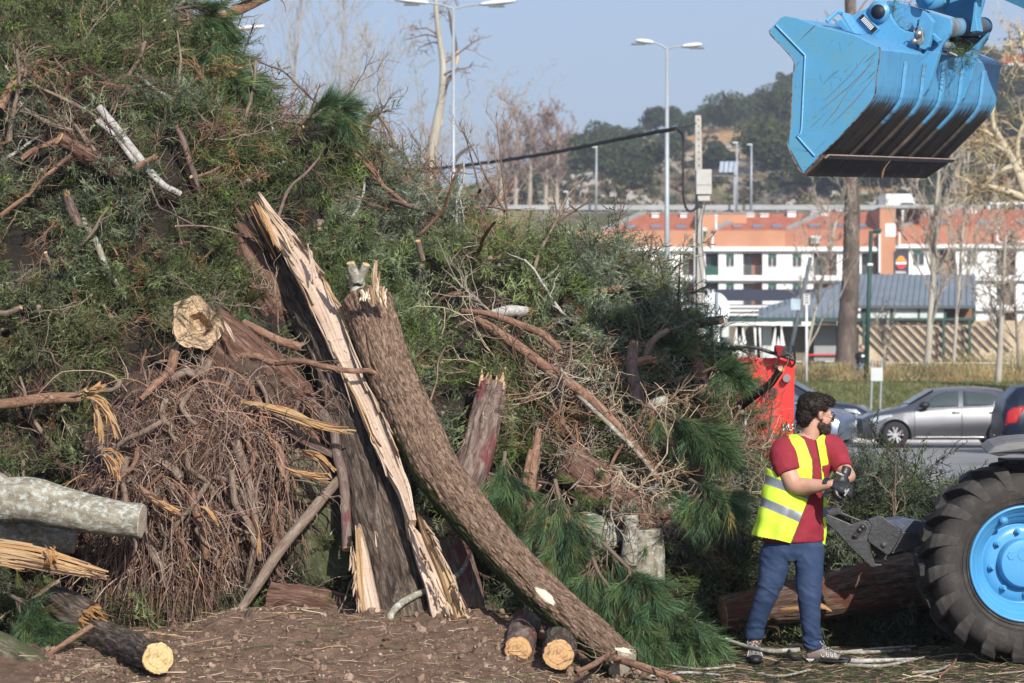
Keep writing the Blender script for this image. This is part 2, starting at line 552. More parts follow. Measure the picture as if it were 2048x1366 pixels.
tree_px('birch_tree','slim pale bare tree with upswept twigs in front of the grey metal roof',1852,112,1888,250,8,11,bark_pale,twig_pale,start=0.2,spread=0.33,n0=26,lenf=0.36,minr=0.012,rend=0.2)
tree_px('bare_tree','pale bare tree with a wide fan of twigs near the right edge by the wall',1996,100,2012,470,7,12,bark_pale,twig_pale,start=0.25,spread=0.6,n0=24,lenf=0.5,minr=0.011)
tree_px('bare_tree','bare sapling leaning right between the lamp post and thick trunk',1600,118,1668,440,4,13,bark_pale,twig_pale,start=0.2,spread=0.4,n0=18,lenf=0.45,minr=0.011)
tree_px('bare_tree','thin dark-stemmed bare tree at the right edge by the beige wall',2040,108,2030,560,4,14,bark_grey,twig_brown,start=0.3,spread=0.5,n0=12,lenf=0.45,minr=0.011)
tree_px('bare_tree','slender bare tree left of the pale birch before the grey roof',1905,126,1935,300,4,15,bark_pale,twig_pale,start=0.25,spread=0.3,n0=18,lenf=0.35,minr=0.012)
tree_px('bare_tree','low bare sapling in front of the beige wall beside the cyclist',1764,116,1775,640,3,16,bark_pale,twig_pale,start=0.3,spread=0.4,n0=10,lenf=0.45,minr=0.012)
# far left, beyond the heap
tree_px('poplar_tree','hazy slender bare poplar leaning right, leftmost in the sky gap',546,210,606,-110,3.4,21,twig_pale,twig_pale,start=0.15,spread=0.28,n0=30,lenf=0.26,minr=0.011,lean_up=0.9)
tree_px('poplar_tree','hazy bare tree with a broad fan of twigs, second from left in the sky gap',655,210,690,-60,3.2,22,twig_pale,twig_pale,start=0.32,spread=0.42,n0=30,lenf=0.34,minr=0.012,lean_up=0.9)
tree_px('bare_tree','hazy low bare tree behind the heap, left of the broken trunk',775,205,765,110,3,23,twig_pale,twig_pale,start=0.35,spread=0.55,n0=24,lenf=0.36,minr=0.012)
tree_px('bare_tree','faint bare tree right beside the broken trunk and behind it',838,215,845,190,2.5,24,twig_pale,twig_pale,start=0.3,spread=0.5,n0=16,lenf=0.35,minr=0.012)
tree_px('bare_tree','faint bare tree behind the white lamp post at the crest of the heap',975,215,1000,200,2.5,25,twig_pale,twig_pale,start=0.35,spread=0.6,n0=16,lenf=0.4,minr=0.012)

# broken tree behind the heap
D=100
t=thing('broken_tree','storm-broken bare tree with a snapped hanging limb beside the white lamp post','tree',gb(858,D)); b0=gb(858,D)
def limb_(pts,rad,n=30): return resample(np.array([P(x,y,D) for x,y in pts])-b0,n,np.array(rad)/F*D)
m=MB(); a=limb_([(855,760),(858,500),(864,320),(872,260),(884,190),(886,130),(880,85),(873,30),(868,-60)],[15,13,11,10,7.5,6.5,5.5,5,3.5],50); m.tube(a[0],a[1],12)
m.build('trunk',bark_pale,t,True)
bkd=M('bark_dark',[(0.3,(0.07,0.055,0.045)),(0.7,(0.15,0.12,0.1))],3,0.9,0.3); twd=M('torn_wood_far',(0.62,0.46,0.27),3,0.8,0)
for nm_,mt_,pts,rd in (('limb',bkd,[(884,200),(892,168),(905,150),(918,134)],[6,5,4.5,1]),('limb',bkd,[(898,22),(905,60),(912,95),(914,108)],[2,4.5,3.5,2.5]),('limb',bkd,[(905,330),(918,310),(938,295),(950,288)],[5,4,3,2]),
      ('limb',bkd,[(905,335),(950,336),(985,345)],[2.5,2,1.5]),('torn_wood',twd,[(914,102),(915,115),(912,130)],[3,3.5,2]),('torn_wood',twd,[(880,250),(884,238)],[5,2])):
 a=limb_(pts,rd); MB().tube(a[0],a[1],8).build(nm_,mt_,t,True)
tr_,rr_,cr=bare_tree(P(884,200,D)-b0,P(872,-60,D)-b0,6/F*D,31,start=0.1,spread=0.75,n0=11,lenf=0.33,minr=0.012,droop=0.5,levels=3)
cr.build('crown',twig_brown,t)

# crown with pale twisted limbs at the right edge (its trunk stands outside the picture)
D=92
b0=gb(2130,D)
t=thing('plane_tree','old bare tree with pale twisted limbs reaching in from the right edge','tree',b0)
m=MB()
L_=[([(2130,800),(2125,600),(2100,470),(2060,400),(2030,330),(2005,285),(1985,245),(1988,200)],[30,26,20,12,8,6,5,3]),
 ([(2030,330),(1995,345),(1965,375),(1945,400)],[6,5,4,2]),([(2010,300),(1970,285),(1935,300)],[5,3.5,2]),
 ([(2060,400),(2000,378),(1950,368),(1925,355)],[9,6,4,2]),([(2055,395),(2035,300),(2052,230)],[7,5,3]),
 ([(2005,285),(1960,258),(1925,265)],[4,3,1.5]),([(2100,470),(2080,300),(2060,150),(2040,60)],[14,10,8,4]),([(2060,150),(2030,120),(2020,80)],[5,3,1.5])]
cr=Big(); rng=np.random.default_rng(5); PPs,RRs=[],[]
for pts,rd in L_:
 a=limb_(pts,rd,24); m.tube(a[0],a[1],8)
 for k in range(30):
  i=rng.integers(8,24); l=rng.uniform(0.25,1.1); s=np.linspace(0,1,6)[:,None]; d_=rng.normal(0,1,3); d_ /= np.linalg.norm(d_)
  c0=a[0][i]+d_*l*s+np.cumsum(rng.normal(0,0.12*l,(6,3)),0)*s
  PPs.append(c0); RRs.append(np.linspace(0.022,0.008,6))
  for q_ in range(3):
   d2=rng.normal(0,1,3); d2 /= np.linalg.norm(d2); l2=l*0.6
   PPs.append(c0[rng.integers(2,6)]+d2*l2*s+np.cumsum(rng.normal(0,0.12*l2,(6,3)),0)*s); RRs.append(np.linspace(0.012,0.006,6))
m.build('trunk',M('limb_pale',[(0.3,(0.36,0.3,0.2)),(0.7,(0.55,0.48,0.35))],2,0.9,0.2),t,True)
cr.tubes(np.array(PPs),np.array(RRs),3); cr.build('crown',twig_dry,t)
# brown leaf remnants on it
lv=Big(); P0=np.array(PPs)[:,3]; sel=rng.integers(0,len(P0),900); c0=P0[sel]+rng.normal(0,0.12,(900,3))
tri=rng.normal(0,0.05,(900,3,3)); lv.add((c0[:,None]+tri).reshape(-1,3),t=np.arange(2700).reshape(-1,3)); lv.build('dead_leaves',M('dead_leaf',(0.32,0.2,0.12),3,0.9,0),t)

# ------------------------------------------------------------------ green trees and shrubs on the hill
def leafy_mesh(name,seed,w,h,n,leaf,cols,flat=0.0):
 """a crown of many leaf clumps over an uneven set of lobes"""
 rng=np.random.default_rng(seed)
 lob=[(rng.normal(0,0.28*w,3)*np.array((1,1,0.0))+np.array((0,0,h*rng.uniform(0.35,0.8))),rng.uniform(0.22,0.42)*w) for _ in range(9)]
 pts=[]
 for _ in range(n):
  c,r=lob[rng.integers(0,len(lob))]
  d=rng.normal(0,1,3); d /= np.linalg.norm(d)
  p=c+d*r*rng.uniform(0.65,1.05)*np.array((1,1,0.8)); p[2]=max(p[2],0.03*h)
  pts.append(p)
 pts=np.array(pts); k=3
 tri=rng.normal(0,leaf,(n,k,3))
 v=(pts[:,None]+tri).reshape(-1,3)
 c=np.array(cols)[rng.integers(0,len(cols),n)]*rng.uniform(0.7,1.3,(n,1))
 c=np.concatenate((c,np.ones((n,1))),1)
 return mesh(name,v,np.arange(n*3).reshape(-1,3),MATS['leaf_far'],None,False,{'tint': np.repeat(c,3,0)})
tint_mat('leaf_far',0.9,0.0,0.1)
G1=[(0.045,0.060,0.026),(0.055,0.072,0.03),(0.07,0.08,0.036),(0.036,0.05,0.022)]
G2=[(0.115,0.10,0.06),(0.09,0.09,0.045),(0.16,0.13,0.085),(0.13,0.09,0.065)]
tr_pro=[]
for s,(w,h) in enumerate([(5.2,5.0),(6,4.2),(4.2,6.2),(6.6,5.2)]):
 t=bpy.data.objects.new('hill_tree',None)
 me=leafy_mesh('crown',50+s,w,h,2600,0.22,G1)
 tb=MB().tube([(0,0,-0.6),(0.1,0,h*0.3),(0,0.1,h*0.6)],[0.25,0.2,0.1],6)
 tr_pro.append((me,mesh('trunk',np.vstack(tb.v),tb.f,bark_grey)))
HT=[(1190,348,0),(1262,368,1),(1432,328,0),(1628,345,3),(1040,372,1),(1222,292,0),(1240,300,3),(1215,318,1),(1262,300,0),(1310,258,2),(1338,250,2),(1275,330,1),(1372,262,0),(1395,258,2),(1355,300,0),
 (1420,245,0),(1440,238,1),(1460,250,3),(1490,236,0),(1515,228,3),(1540,216,0),(1552,200,3),(1565,190,0),(1578,170,2),(1530,255,0),(1560,240,3),(1575,225,1),(1545,290,3),(1520,305,0),(1570,300,3),
 (1540,335,3),(1585,330,1),(1250,345,1),(1310,350,0),(1170,310,1),(1180,330,0),(1150,335,1),(1970,98,2),(1985,100,0),(1995,108,2),(2020,180,1),(2040,175,0),(1890,380,1),(1930,385,3),(1650,370,1),(1720,366,0),(1780,362,3),(1850,366,1),(1910,340,0),(1990,240,3),(2030,260,1),(2010,205,0),(1700,375,3),(1620,365,0)]
def hill_point(px,py):
 """farther intersection of the pixel's ray with the land"""
 d=np.arange(360,640,2.0); x=(px-1024)/F*d; z=H+(HZ-py)/F*d
 k=np.where(land_z(x,d) >= z)[0]
 dd=d[k[0]] if len(k) else 618.0
 x=(px-1024)/F*dd
 return np.array((x,dd,float(land_z(x,dd))))
rng=np.random.default_rng(77)
for (px,py,k) in HT:
 p=hill_point(px,py+14); s=rng.uniform(0.75,1.15)
 t=thing('hill_tree','dark evergreen tree growing on the rocky hillside','tree',p,rng.uniform(0,6),'evergreen trees on the hillside')
 t.scale=(s,s,s)
 link('crown',tr_pro[k][0],t); link('trunk',tr_pro[k][1],t)
# scrub on the hill: nobody could count it
sc_=Big(); N=5200
u=rng.uniform(900,2200,N); dd=360+272*rng.uniform(0,1,N) ** 1.9 ; x=(u-1024)/F*dd; z=land_z(x,dd)
dens=fbm(np.stack([x/30,dd/30,0*x],-1),3,41)
keep=(dens>-0.05) | (rng.random(N)<0.45)
x,dd,z=x[keep],dd[keep],z[keep]
for i in range(len(x)):
 n=34; r=rng.uniform(0.4,1.35); th=rng.normal(0,1,(n,3)); th /= np.linalg.norm(th,axis=1,keepdims=True); th[:,2]=abs(th[:,2])*0.7
 c0=np.array((x[i],dd[i],z[i]))+th*r*rng.uniform(0.7,1.1,(n,1))
 cc=np.array((G1+G2+G2)[rng.integers(0,12)])*rng.uniform(0.7,1.3)
 sc_.add((c0[:,None]+rng.normal(0,0.28,(n,3,3))).reshape(-1,3),t=np.arange(n*3).reshape(-1,3),c=np.array((*cc,1)))
tag(sc_.build('hill_scrub',MATS['leaf_far']),'low scrub covering the rocky hillside behind the town','scrub',kind='stuff')
# boulders / rock outcrops
rk=Big(); rockm=M('hill_rock',[(0.3,(0.22,0.2,0.17)),(0.6,(0.36,0.33,0.29)),(0.75,(0.42,0.36,0.27))],0.6,0.95,0.5,0.1)
for i in range(2600):
 u=rng.uniform(1000,2150); d=361+240*rng.uniform(0,1) ** 2.2; xx=(u-1024)/F*d
 if fbm(np.array([[xx/26,d/26,3.0]]),3,12)[0]<-0.12: continue
 r=rng.uniform(0.3,1.0); n=5
 a=np.linspace(0,2*PI,n,endpoint=False)
 v=[(math.cos(t_)*r*rng.uniform(0.7,1.2),math.sin(t_)*r*0.8,rng.uniform(-0.3,0.1)) for t_ in a]+[(math.cos(t_)*r*0.6,math.sin(t_)*r*0.5,r*rng.uniform(0.5,0.9)) for t_ in a]+[(0,0,r*0.9)]
 v=np.array(v)+np.array((xx,d,float(land_z(xx,d))))
 tt=[]
 for j in range(n):
  j2=(j+1) % n; tt += [(j,j2,n+j2),(j,n+j2,n+j),(n+j,n+j2,2*n)]
 rk.add(v,t=tt)
tag(rk.build('hill_rocks',rockm),'pale rock outcrops scattered over the hillside','rocks',kind='stuff')
# reddish bare trees left of the hill
for k,(px,top,s) in enumerate([(1000,268,41),(1030,240,42),(1058,250,43),(1090,244,44),(1112,262,45)]):
 bz=float(land_z((px-1024)/F*362,362))
 base=np.array(((px-1024)/F*362,362,bz-1))
 put_tree('winter_tree','reddish bare winter tree at the left foot of the hill',base,P(px+6,top,362),0.35,s,twig_pale,M('twig_red',(0.24,0.16,0.13),2,0.9,0),group='reddish bare trees left of the hill',start=0.3,spread=0.5,n0=26,lenf=0.4,minr=0.05,levels=3)

# ------------------------------------------------------------------ apartment row
D=277.0
def B(px,py,d=D): return P(px,py,d)
orange=M('orange_render',[(0.35,(0.43,0.20,0.115)),(0.7,(0.50,0.25,0.145))],0.4,0.85,0)
orange2=M('brick_red_render',[(0.35,(0.38,0.15,0.09)),(0.7,(0.44,0.18,0.11))],0.4,0.85,0)
white=M('white_render',[(0.3,(0.70,0.70,0.70)),(0.7,(0.8,0.8,0.8))],0.4,0.8,0)
tile=M('roof_tiles',[(0.3,(0.30,0.085,0.045)),(0.55,(0.42,0.13,0.065)),(0.75,(0.48,0.19,0.11))],1.5,0.9,0.6,0.1,4)
glass=M('window_glass',(0.05,0.06,0.065),2,0.12,0,spec=0.6)
shutter=M('green_shutter',(0.03,0.13,0.09),3,0.6,0)
greyw=M('grey_flashing',(0.3,0.3,0.29),1,0.8,0)
darkn=M('navy_awning',(0.018,0.022,0.045),1,0.7,0)
railm=M('balcony_rail',(0.12,0.13,0.12),1,0.6,0)
ap=thing('apartment_row','long white and orange apartment row with red tiled roofs behind the car park','building')
def fr(a,b,d0,d1):  # box from px corners, d0 front depth, d1 back depth
 p,q_=B(a[0],a[1]),B(b[0],b[1]); return (min(p[0],q_[0]),d0,min(p[2],q_[2])),(max(p[0],q_[0]),d1,max(p[2],q_[2]))
# openings: (x0, x1, kind)
OP=[(1172,1190,'w'),(1214,1233,'w'),(1264,1293,'r'),(1314,1328,'w'),(1365,1389,'r'),(1411,1437,'g'),(1452,1468,'w'),(1486,1525,'r'),(1536,1553,'w'),(1585,1603,'w'),(1627,1674,'r'),(1723,1757,'r')]
OPR=[(1826,1848,'w'),(1871,1912,'r'),(1934,1952,'w'),(1993,2032,'r'),(2060,2080,'w')]
floors=[(506,551),(565,610),(625,668)]
def wall_floor(x0,x1,y0,y1,ops,par,yw0=None):
 """a storey of white wall with real openings; recesses are orange inside"""
 edges=[x0]
 cur=x0
 for a,b_,k in sorted(ops):
  MB().box(*fr((cur,y0),(a,y1),D,D+0.4)).build('wall',white,par)
  if k=='w':
   ya,yb=y0+2,y0+(y1-y0)*0.62
   MB().box(*fr((a,y0),(b_,ya),D,D+0.4)).build('wall',white,par); MB().box(*fr((a,yb),(b_,y1),D,D+0.4)).build('wall',white,par)
  cur=b_
 MB().box(*fr((cur,y0),(x1,y1),D,D+0.4)).build('wall',white,par)
 for a,b_,k in ops:
  if k=='w':
   ya,yb=y0+2,y0+(y1-y0)*0.62
   w=MB().box(*fr((a,ya),(b_,yb),D+0.22,D+0.28)).build('window',glass,par)
   MB().box(*fr((a,ya),(b_,ya+7),D+0.1,D+0.2)).build('shutter',shutter,w)
   MB().box(*fr((a-0.7,yb-1),(b_+0.7,yb+0.4),D-0.12,D+0.1)).build('sill',white,w)
   c=(a+b_)/2
   MB().box(*fr((c-0.5,ya+7),(c+0.5,yb-1.2),D+0.15,D+0.21)).build('frame',white,w)
  else:
   mr=MB()
   mr.box(*fr((a,y0),(b_,y1),D+1.6,D+1.7)); mr.box(*fr((a,y0),(a+0.5,y1),D+0.41,D+1.59)); mr.box(*fr((b_-0.5,y0),(b_,y1),D+0.41,D+1.59))
   rc=mr.build('balcony',orange2 if k=='r' else shutter,par)
   w0=a+(b_-a)*0.12
   MB().box(*fr((w0,y0+6),(a+(b_-a)*0.5,y1-1),D+1.5,D+1.58)).build('glass_door',glass,rc)
   MB().box(*fr((w0-0.8,y0+5),(w0,y1-1),D+1.46,D+1.59)).build('door_frame',white,rc)
   rl=MB().box(*fr((a,y1-19),(b_,y1-18),D+0.1,D+0.18))
   for x in np.arange(a+0.6,b_,1.3): rl.box(*fr((x,y1-18),(x+0.3,y1),D+0.12,D+0.16))
   if k=='g': rl.box(*fr((a,y1-18),(b_,y1),D+0.17,D+0.2))
   rl.build('railing',shutter if k=='g' else railm,rc)
for (y0,y1) in floors:
 wall_floor(1120,1758,y0,y1,OP,ap)
for (y0,y1) in [(500,551),(565,610),(625,668)]:
 wall_floor(1818,2120,y0,y1,OPR,ap)
m=MB()
for ya,yb in ((494,506),(551,565),(610,625)):
 m.box(*fr((1118,ya+3.5),(1758,yb-3.5),D-0.55,D+0.5)); m.box(*fr((1118,ya),(1758,ya+3.4),D-0.3,D+0.5)); m.box(*fr((1118,yb-3.4),(1758,yb),D-0.2,D+0.5))
for ya,yb in ((489,500),(551,565),(610,625)):
 m.box(*fr((1779,ya+3.5),(2125,yb-3.5),D-0.55,D+0.5)); m.box(*fr((1779,ya),(2125,ya+3.4),D-0.3,D+0.5)); m.box(*fr((1779,yb-3.4),(2125,yb),D-0.2,D+0.5))
m.build('cornice',white,ap)
MB().box(*fr((1149,461),(1571,493.9),D+0.05,D+0.5)).build('parapet',orange,ap)
MB().box(*fr((1571.2,459),(1757.9,493.9),D+0.03,D+0.5)).build('parapet',orange2,ap)
MB().box(*fr((1790,453),(2120,488.9),D+0.05,D+0.5)).build('parapet',orange2,ap)
MB().box(*fr((1118,461),(2120,760),D+1.75,D+13)).build('core',white,ap)
tw=MB().box(*fr((1758.2,417),(1789.8,552),D-0.6,D+10)).build('stair_tower',orange,ap)
MB().box(*fr((1790.2,418),(1861,452),D+4,D+10)).build('tower_side',orange2,tw)
MB().box(*fr((1769,448),(1789,474),D-0.66,D-0.61)).build('shutter',white,tw)
MB().box(*fr((1757,415),(1862,416.9),D-0.7,D+10)).build('coping',greyw,tw)
tw2=MB().box(*fr((1400,422),(1406,494),D-0.1,D+9)).build('party_wall',white,ap)
MB().box(*fr((1406.2,423),(1500,461),D+4,D+9)).build('party_wall',orange,ap)
MB().box(*fr((1405,421),(1501,422.9),D+3.9,D+9)).build('coping',greyw,ap)
def pxd(px,py,d): return P(px,py,d)
for (bl,br,tl,trr,yt,yb) in ((1212,1399,1290,1396,428,461),(1434,1580,1505,1612,427,460),(1581,1757,1655,1757,424,459),(1815,2125,1872,2125,419,453)):
 a,b_,c_,d_=pxd(bl,yb,D+0.6),pxd(br,yb,D+0.6),pxd(trr,yt,D+9),pxd(tl,yt,D+9)
 nrm=np.array((0,0.1,-0.4))
 rf=MB().prism([a,b_,c_,d_],nrm).build('roof',tile,ap)
 MB().prism([a-(0.45,0,0),a+(0.1,0,0),d_+(0.1,0,0),d_-(0.45,0,0)],(0,-0.05,0.25)).build('verge',greyw,rf)
 for t_ in np.arange(0.16,0.95,0.27):
  k0=a+(b_-a)*t_+(d_-a)*0.12; e1=(b_-a)/np.linalg.norm(b_-a); e2=(d_-a); e2=e2/np.linalg.norm(e2); e2[0]=0.0
  sk=MB().prism([k0+(0,-0.1,0.12),k0+e1*1.0+(0,-0.1,0.12),k0+e1*1.0+e2*1.2+(0,-0.1,0.12),k0+e2*1.2+(0,-0.1,0.12)],(0,0.02,-0.1)).build('skylight',M('skylight_glass',(0.16,0.2,0.27),1,0.15,0,spec=0.8),rf)
for (x,y,w,h) in ((1318,420,14,11),(1376,420,13,14),(1512,421,18,25),(1542,421,17,8),(1598,416,17,14),(1646,416,16,13),(1667,415,14,12),(1730,416,14,12),(1880,412,14,16),(1968,411,20,18),(1922,414,14,8)):
 c_=MB().box(*fr((x-w/2,y),(x+w/2,y+h+6),D+7.2,D+8.4)).build('chimney',white,ap)
 MB().box(*fr((x-w/2-1,y-1.8),(x+w/2+1,y-0.1),D+7.0,D+8.6)).build('cap',white,c_)
for (x,y0,y1) in ((1389,472,560),(1424,472,494),(1431,433,461),(1803,424,453),(1757,469,546),(1797,468,490),(1992,459,484)):
 MB().box(*fr((x-1.6,y0),(x+1.6,y1),D-0.9,D-0.6)).box(*fr((x-3,y0-2.5),(x+3,y0+0.1),D-1.0,D-0.5)).build('drainpipe',white,ap)
MB().box(*fr((1994,482),(2060,485),D-0.9,D-0.6)).build('drainpipe',white,ap)
m=MB().box(*fr((1621,472),(1640,487),D-0.5,D-0.1)).build('air_conditioner',M('pale_box',(0.6,0.58,0.55),1,0.6,0),ap)
MB().tube([B(1626.5,480,D-0.55),B(1626.5,480,D-0.51)],[0.25,0.25],14).build('fan_grille',railm,m)
MB().box(*fr((1404,456),(1412,462),D-0.8,D-0.4)).build('vent_hood',white,ap)
MB().box(*fr((1404,463),(1412,474),D-0.5,D-0.3)).build('vent_opening',glass,ap)
# shop fronts: dark fascia with white figures, ledges below
fa=MB().box(*fr((1395,580),(1640,603),D-2.6,D-2.3)).build('shop_fascia',darkn,ap)
def text3(body,name,mat,loc,size,parent=None,rot=(PI/2,0,0),ext=0.01,align='CENTER',bold=0.0,sx=1.0):
 cu=bpy.data.curves.new(name,'FONT'); cu.body=body; cu.size=size; cu.extrude=ext; cu.align_x=align; cu.align_y='CENTER'; cu.offset=bold
 ob=bpy.data.objects.new(name,cu)
 dg=bpy.context.evaluated_depsgraph_get(); COL.objects.link(ob); dg.update()
 me=bpy.data.meshes.new_from_object(ob.evaluated_get(bpy.context.evaluated_depsgraph_get())); me.name=name
 bpy.data.objects.remove(ob,do_unlink=True)
 me.materials.clear(); me.materials.append(mat)
 o2=link(name,me,parent); o2.location=[float(v) for v in loc]; o2.rotation_euler=rot; o2.scale=(sx,1,1)
 return o2
whitep=M('white_paint',(0.8,0.8,0.8),2,0.5,0)
text3('21','figures',whitep,B(1421,587.5,D-2.65),0.95,fa,bold=0.03)
for y in (612,620,628): MB().box(*fr((1440,y),(1540,y+4),D-2.2,D-1.6)).build('ledge',white,ap)
# fuel station sign
sg=thing('station_sign','dark fuel station sign with orange, white and red emblem before the apartments','sign',(*B(1802,640,262)[:2],2.4))
s0=np.array(sg.location)
D2=262
def sp_(px,py,d=D2): return P(px,py,d)-s0
def b2(a,b_,d0,d1):
 p,q_=sp_(a[0],a[1],d0),sp_(b_[0],b_[1],d0); return (min(p[0],q_[0]),d0-s0[1],min(p[2],q_[2])),(max(p[0],q_[0]),d1-s0[1],max(p[2],q_[2]))
MB().box(*b2((1788,503),(1816,700),D2,D2+0.5)).build('panel',M('sign_dark',(0.03,0.03,0.05),1,0.4,0),sg)
def emblem(y0,y1,w,name,mat,d=0.06,rnd=0):
 pts=[]
 for i in range(25):
  a=i/24*PI
  pts.append((math.cos(a),math.sin(a)))
 return pts
disc=[(math.cos(a)*11,math.sin(a)*13.5) for a in np.linspace(0,2*PI,40,endpoint=False)]
def clip_disc(lo,hi):
 out=[]
 for a in np.linspace(-PI/2,PI/2,30):
  x,y=math.cos(a)*11,math.sin(a)*13.5
  if lo <= y <= hi: out.append((x,y))
 return out+[(-x,y) for x,y in out[::-1]]
for (lo,hi,mt,nm) in ((-13.5,-1.5,M('sign_orange',(0.85,0.30,0.02),1,0.5,0),'emblem_top'),(-1.4,4,whitep,'emblem_band'),(4.1,13.5,M('sign_red',(0.6,0.03,0.03),1,0.5,0),'emblem_base')):
 poly=[sp_(1802+x*(0.8 if y<-6 else 1),525+y,D2-0.02) for x,y in clip_disc(lo,hi)]
 MB().prism(poly,(0,-0.1,0)).build(nm,mt,sg)
text3('REPSOL','lettering',whitep,sp_(1802,545,D2-0.05),0.36*0.8,sg,bold=0.01)

# ------------------------------------------------------------------ pavilion with grey metal roof
D3=150.0
gz=float(land_z(15,150))
pv=thing('pavilion','low pavilion with grey standing-seam metal roof and beige wall with diagonal shadow stripes','building')
metal_roof=M('zinc_roof',[(0.3,(0.15,0.175,0.20)),(0.7,(0.20,0.23,0.26))],0.5,0.55,0,spec=0.5)
dgreen=M('dark_green_steel',(0.02,0.06,0.05),1,0.6,0)
beige=M('beige_stone_wall',[(0.3,(0.34,0.26,0.17)),(0.5,(0.45,0.36,0.25)),(0.7,(0.55,0.46,0.33))],2.2,0.9,0.5,0.04,6)
stripe_m=M('shadow_stripe_brown',(0.13,0.10,0.085),2,0.9,0)
def q3(px,py,d=D3): return P(px,py,d)
rf=MB().prism([q3(1700,611),q3(1952,611),q3(1951,549,D3+7),q3(1717,549,D3+7)],(0,0.1,-0.15)).build('roof',metal_roof,pv)
sm=MB()
for t_ in np.linspace(0.02,0.98,21):
 a=q3(1700,611)*(1-t_)+q3(1952,611)*t_; b_=q3(1717,549,D3+7)*(1-t_)+q3(1951,549,D3+7)*t_
 MB().prism([a+(-0.03,-0.02,0),a+(0.03,-0.02,0),b_+(0.03,0,0),b_+(-0.03,0,0)],(0,-0.02,0.07)).build('seam',metal_roof,rf)
rf2=MB().prism([q3(1515,635),q3(1715,635),q3(1712,557,D3+8),q3(1680,566,D3+8),q3(1600,592,D3+6),q3(1518,618,D3+3)],(0,0.1,-0.15)).build('roof',metal_roof,pv)
for t_ in np.linspace(0.05,0.95,16):
 a=q3(1515+200*t_,635); k=np.interp(1515+200*t_,[1515,1600,1680,1712],[618,592,566,557]); b_=q3(1515+200*t_,k,D3+3+5*t_)
 MB().prism([a+(-0.03,-0.02,0),a+(0.03,-0.02,0),b_+(0.03,0,0),b_+(-0.03,0,0)],(0,-0.02,0.07)).build('seam',metal_roof,rf2)
def b3(a,b_,d0,d1):
 p,q_=P(a[0],a[1],d0),P(b_[0],b_[1],d0); return (min(p[0],q_[0]),d0,min(p[2],q_[2])),(max(p[0],q_[0]),d1,max(p[2],q_[2]))
MB().box(*b3((1452,635.5),(1722,643),D3-0.1,D3+0.3)).build('fascia',dgreen,pv)
MB().box(*b3((1715,611.5),(1952,614),D3+0.1,D3+0.4)).build('fascia',dgreen,pv)
MB().box(*b3((1715,636),(1952,641),D3+0.3,D3+1.2)).build('beam',dgreen,pv)
clerg=M('pale_glazing',[(0.3,(0.45,0.5,0.48)),(0.7,(0.62,0.66,0.63))],0.8,0.25,0)
for a,b_ in ((1735,1780),(1786,1836),(1840,1888)): MB().box(*b3((a,614.2),(b_,635.8),D3+0.5,D3+0.55)).build('window',clerg,pv)
for a,b_ in ((1722,1735),(1780,1786),(1836,1840),(1888,1893),(1945,1952)): MB().box(*b3((a,614.2),(b_,635.8),D3+0.45,D3+0.6)).build('mullion',dgreen,pv)
MB().box(*b3((1893,614.2),(1945,635.8),D3+2,D3+2.1)).build('back_wall',M('brown_inside',(0.22,0.12,0.06),1,0.9,0),pv)
MB().box(*b3((1705,641.2),(2055,760),D3+0.7,D3+1.0)).build('wall',beige,pv)
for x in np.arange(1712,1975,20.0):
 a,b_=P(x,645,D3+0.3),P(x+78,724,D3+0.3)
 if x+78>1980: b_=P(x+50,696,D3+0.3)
 MB().prism([a,a+(0.16,0,0),b_+(0.16,0,0),b_],(0,0.08,0)).build('shadow_stripe',stripe_m,pv)  # brown bars standing in for the diagonal shadow stripes on the wall
for x in (1885,1937,1725): MB().box(*b3((x,641),(x+5,730),D3-0.05,D3+0.1)).build('post',dgreen,pv)
# dim glazed front at the left wing
MB().box(*b3((1440,652),(1705,760),D3+2.6,D3+2.8)).build('inner_wall',M('dim_inside',[(0.3,(0.10,0.085,0.065)),(0.5,(0.2,0.17,0.13)),(0.7,(0.09,0.09,0.055))],0.5,0.9,0),pv)
for a,b_ in ((1525,1543),(1628,1672),(1444,1458)): MB().box(*b3((a,650),(b_,722),D3+2.0,D3+2.1)).build('window',clerg if a != 1628 else M('grey_glazing',(0.28,0.3,0.3),1,0.3,0),pv)
MB().box(*b3((1610,708),(1675,711),D3+1.8,D3+1.9)).build('stripe',M('sign_red',(0.6,0.03,0.03)),pv)
# white beam and splayed columns of its canopy
cp=thing('canopy_frame','white steel canopy frame with splayed legs in front of the pavilion','canopy')
D4=141.0
def b4(a,b_,d0,d1): return b3(a,b_,d0,d1)
stone_white=M('stone_white',[(0.3,(0.62,0.61,0.58)),(0.7,(0.8,0.79,0.76))],1.5,0.8,0)
MB().box(*b4((1430,644),(1562,651),D4,D4+0.5)).build('beam',stone_white,cp)
for (xa,xb) in ((1478,1459),(1479,1482),(1481,1503),(1512,1520),(1517,1519),(1556,1535),(1557,1555),(1558,1578),(1432,1442)):
 a,b_=P(xa,651,D4+0.2),P(xb,720,D4+0.2); b_[2]=float(land_z(b_[0],D4))-0.05
 MB().prism([a+(-0.12,0,0),a+(0.12,0,0),b_+(0.12,0,0),b_+(-0.12,0,0)],(0,0.2,0)).build('leg',stone_white,cp)
for x in (1575,1590): pass
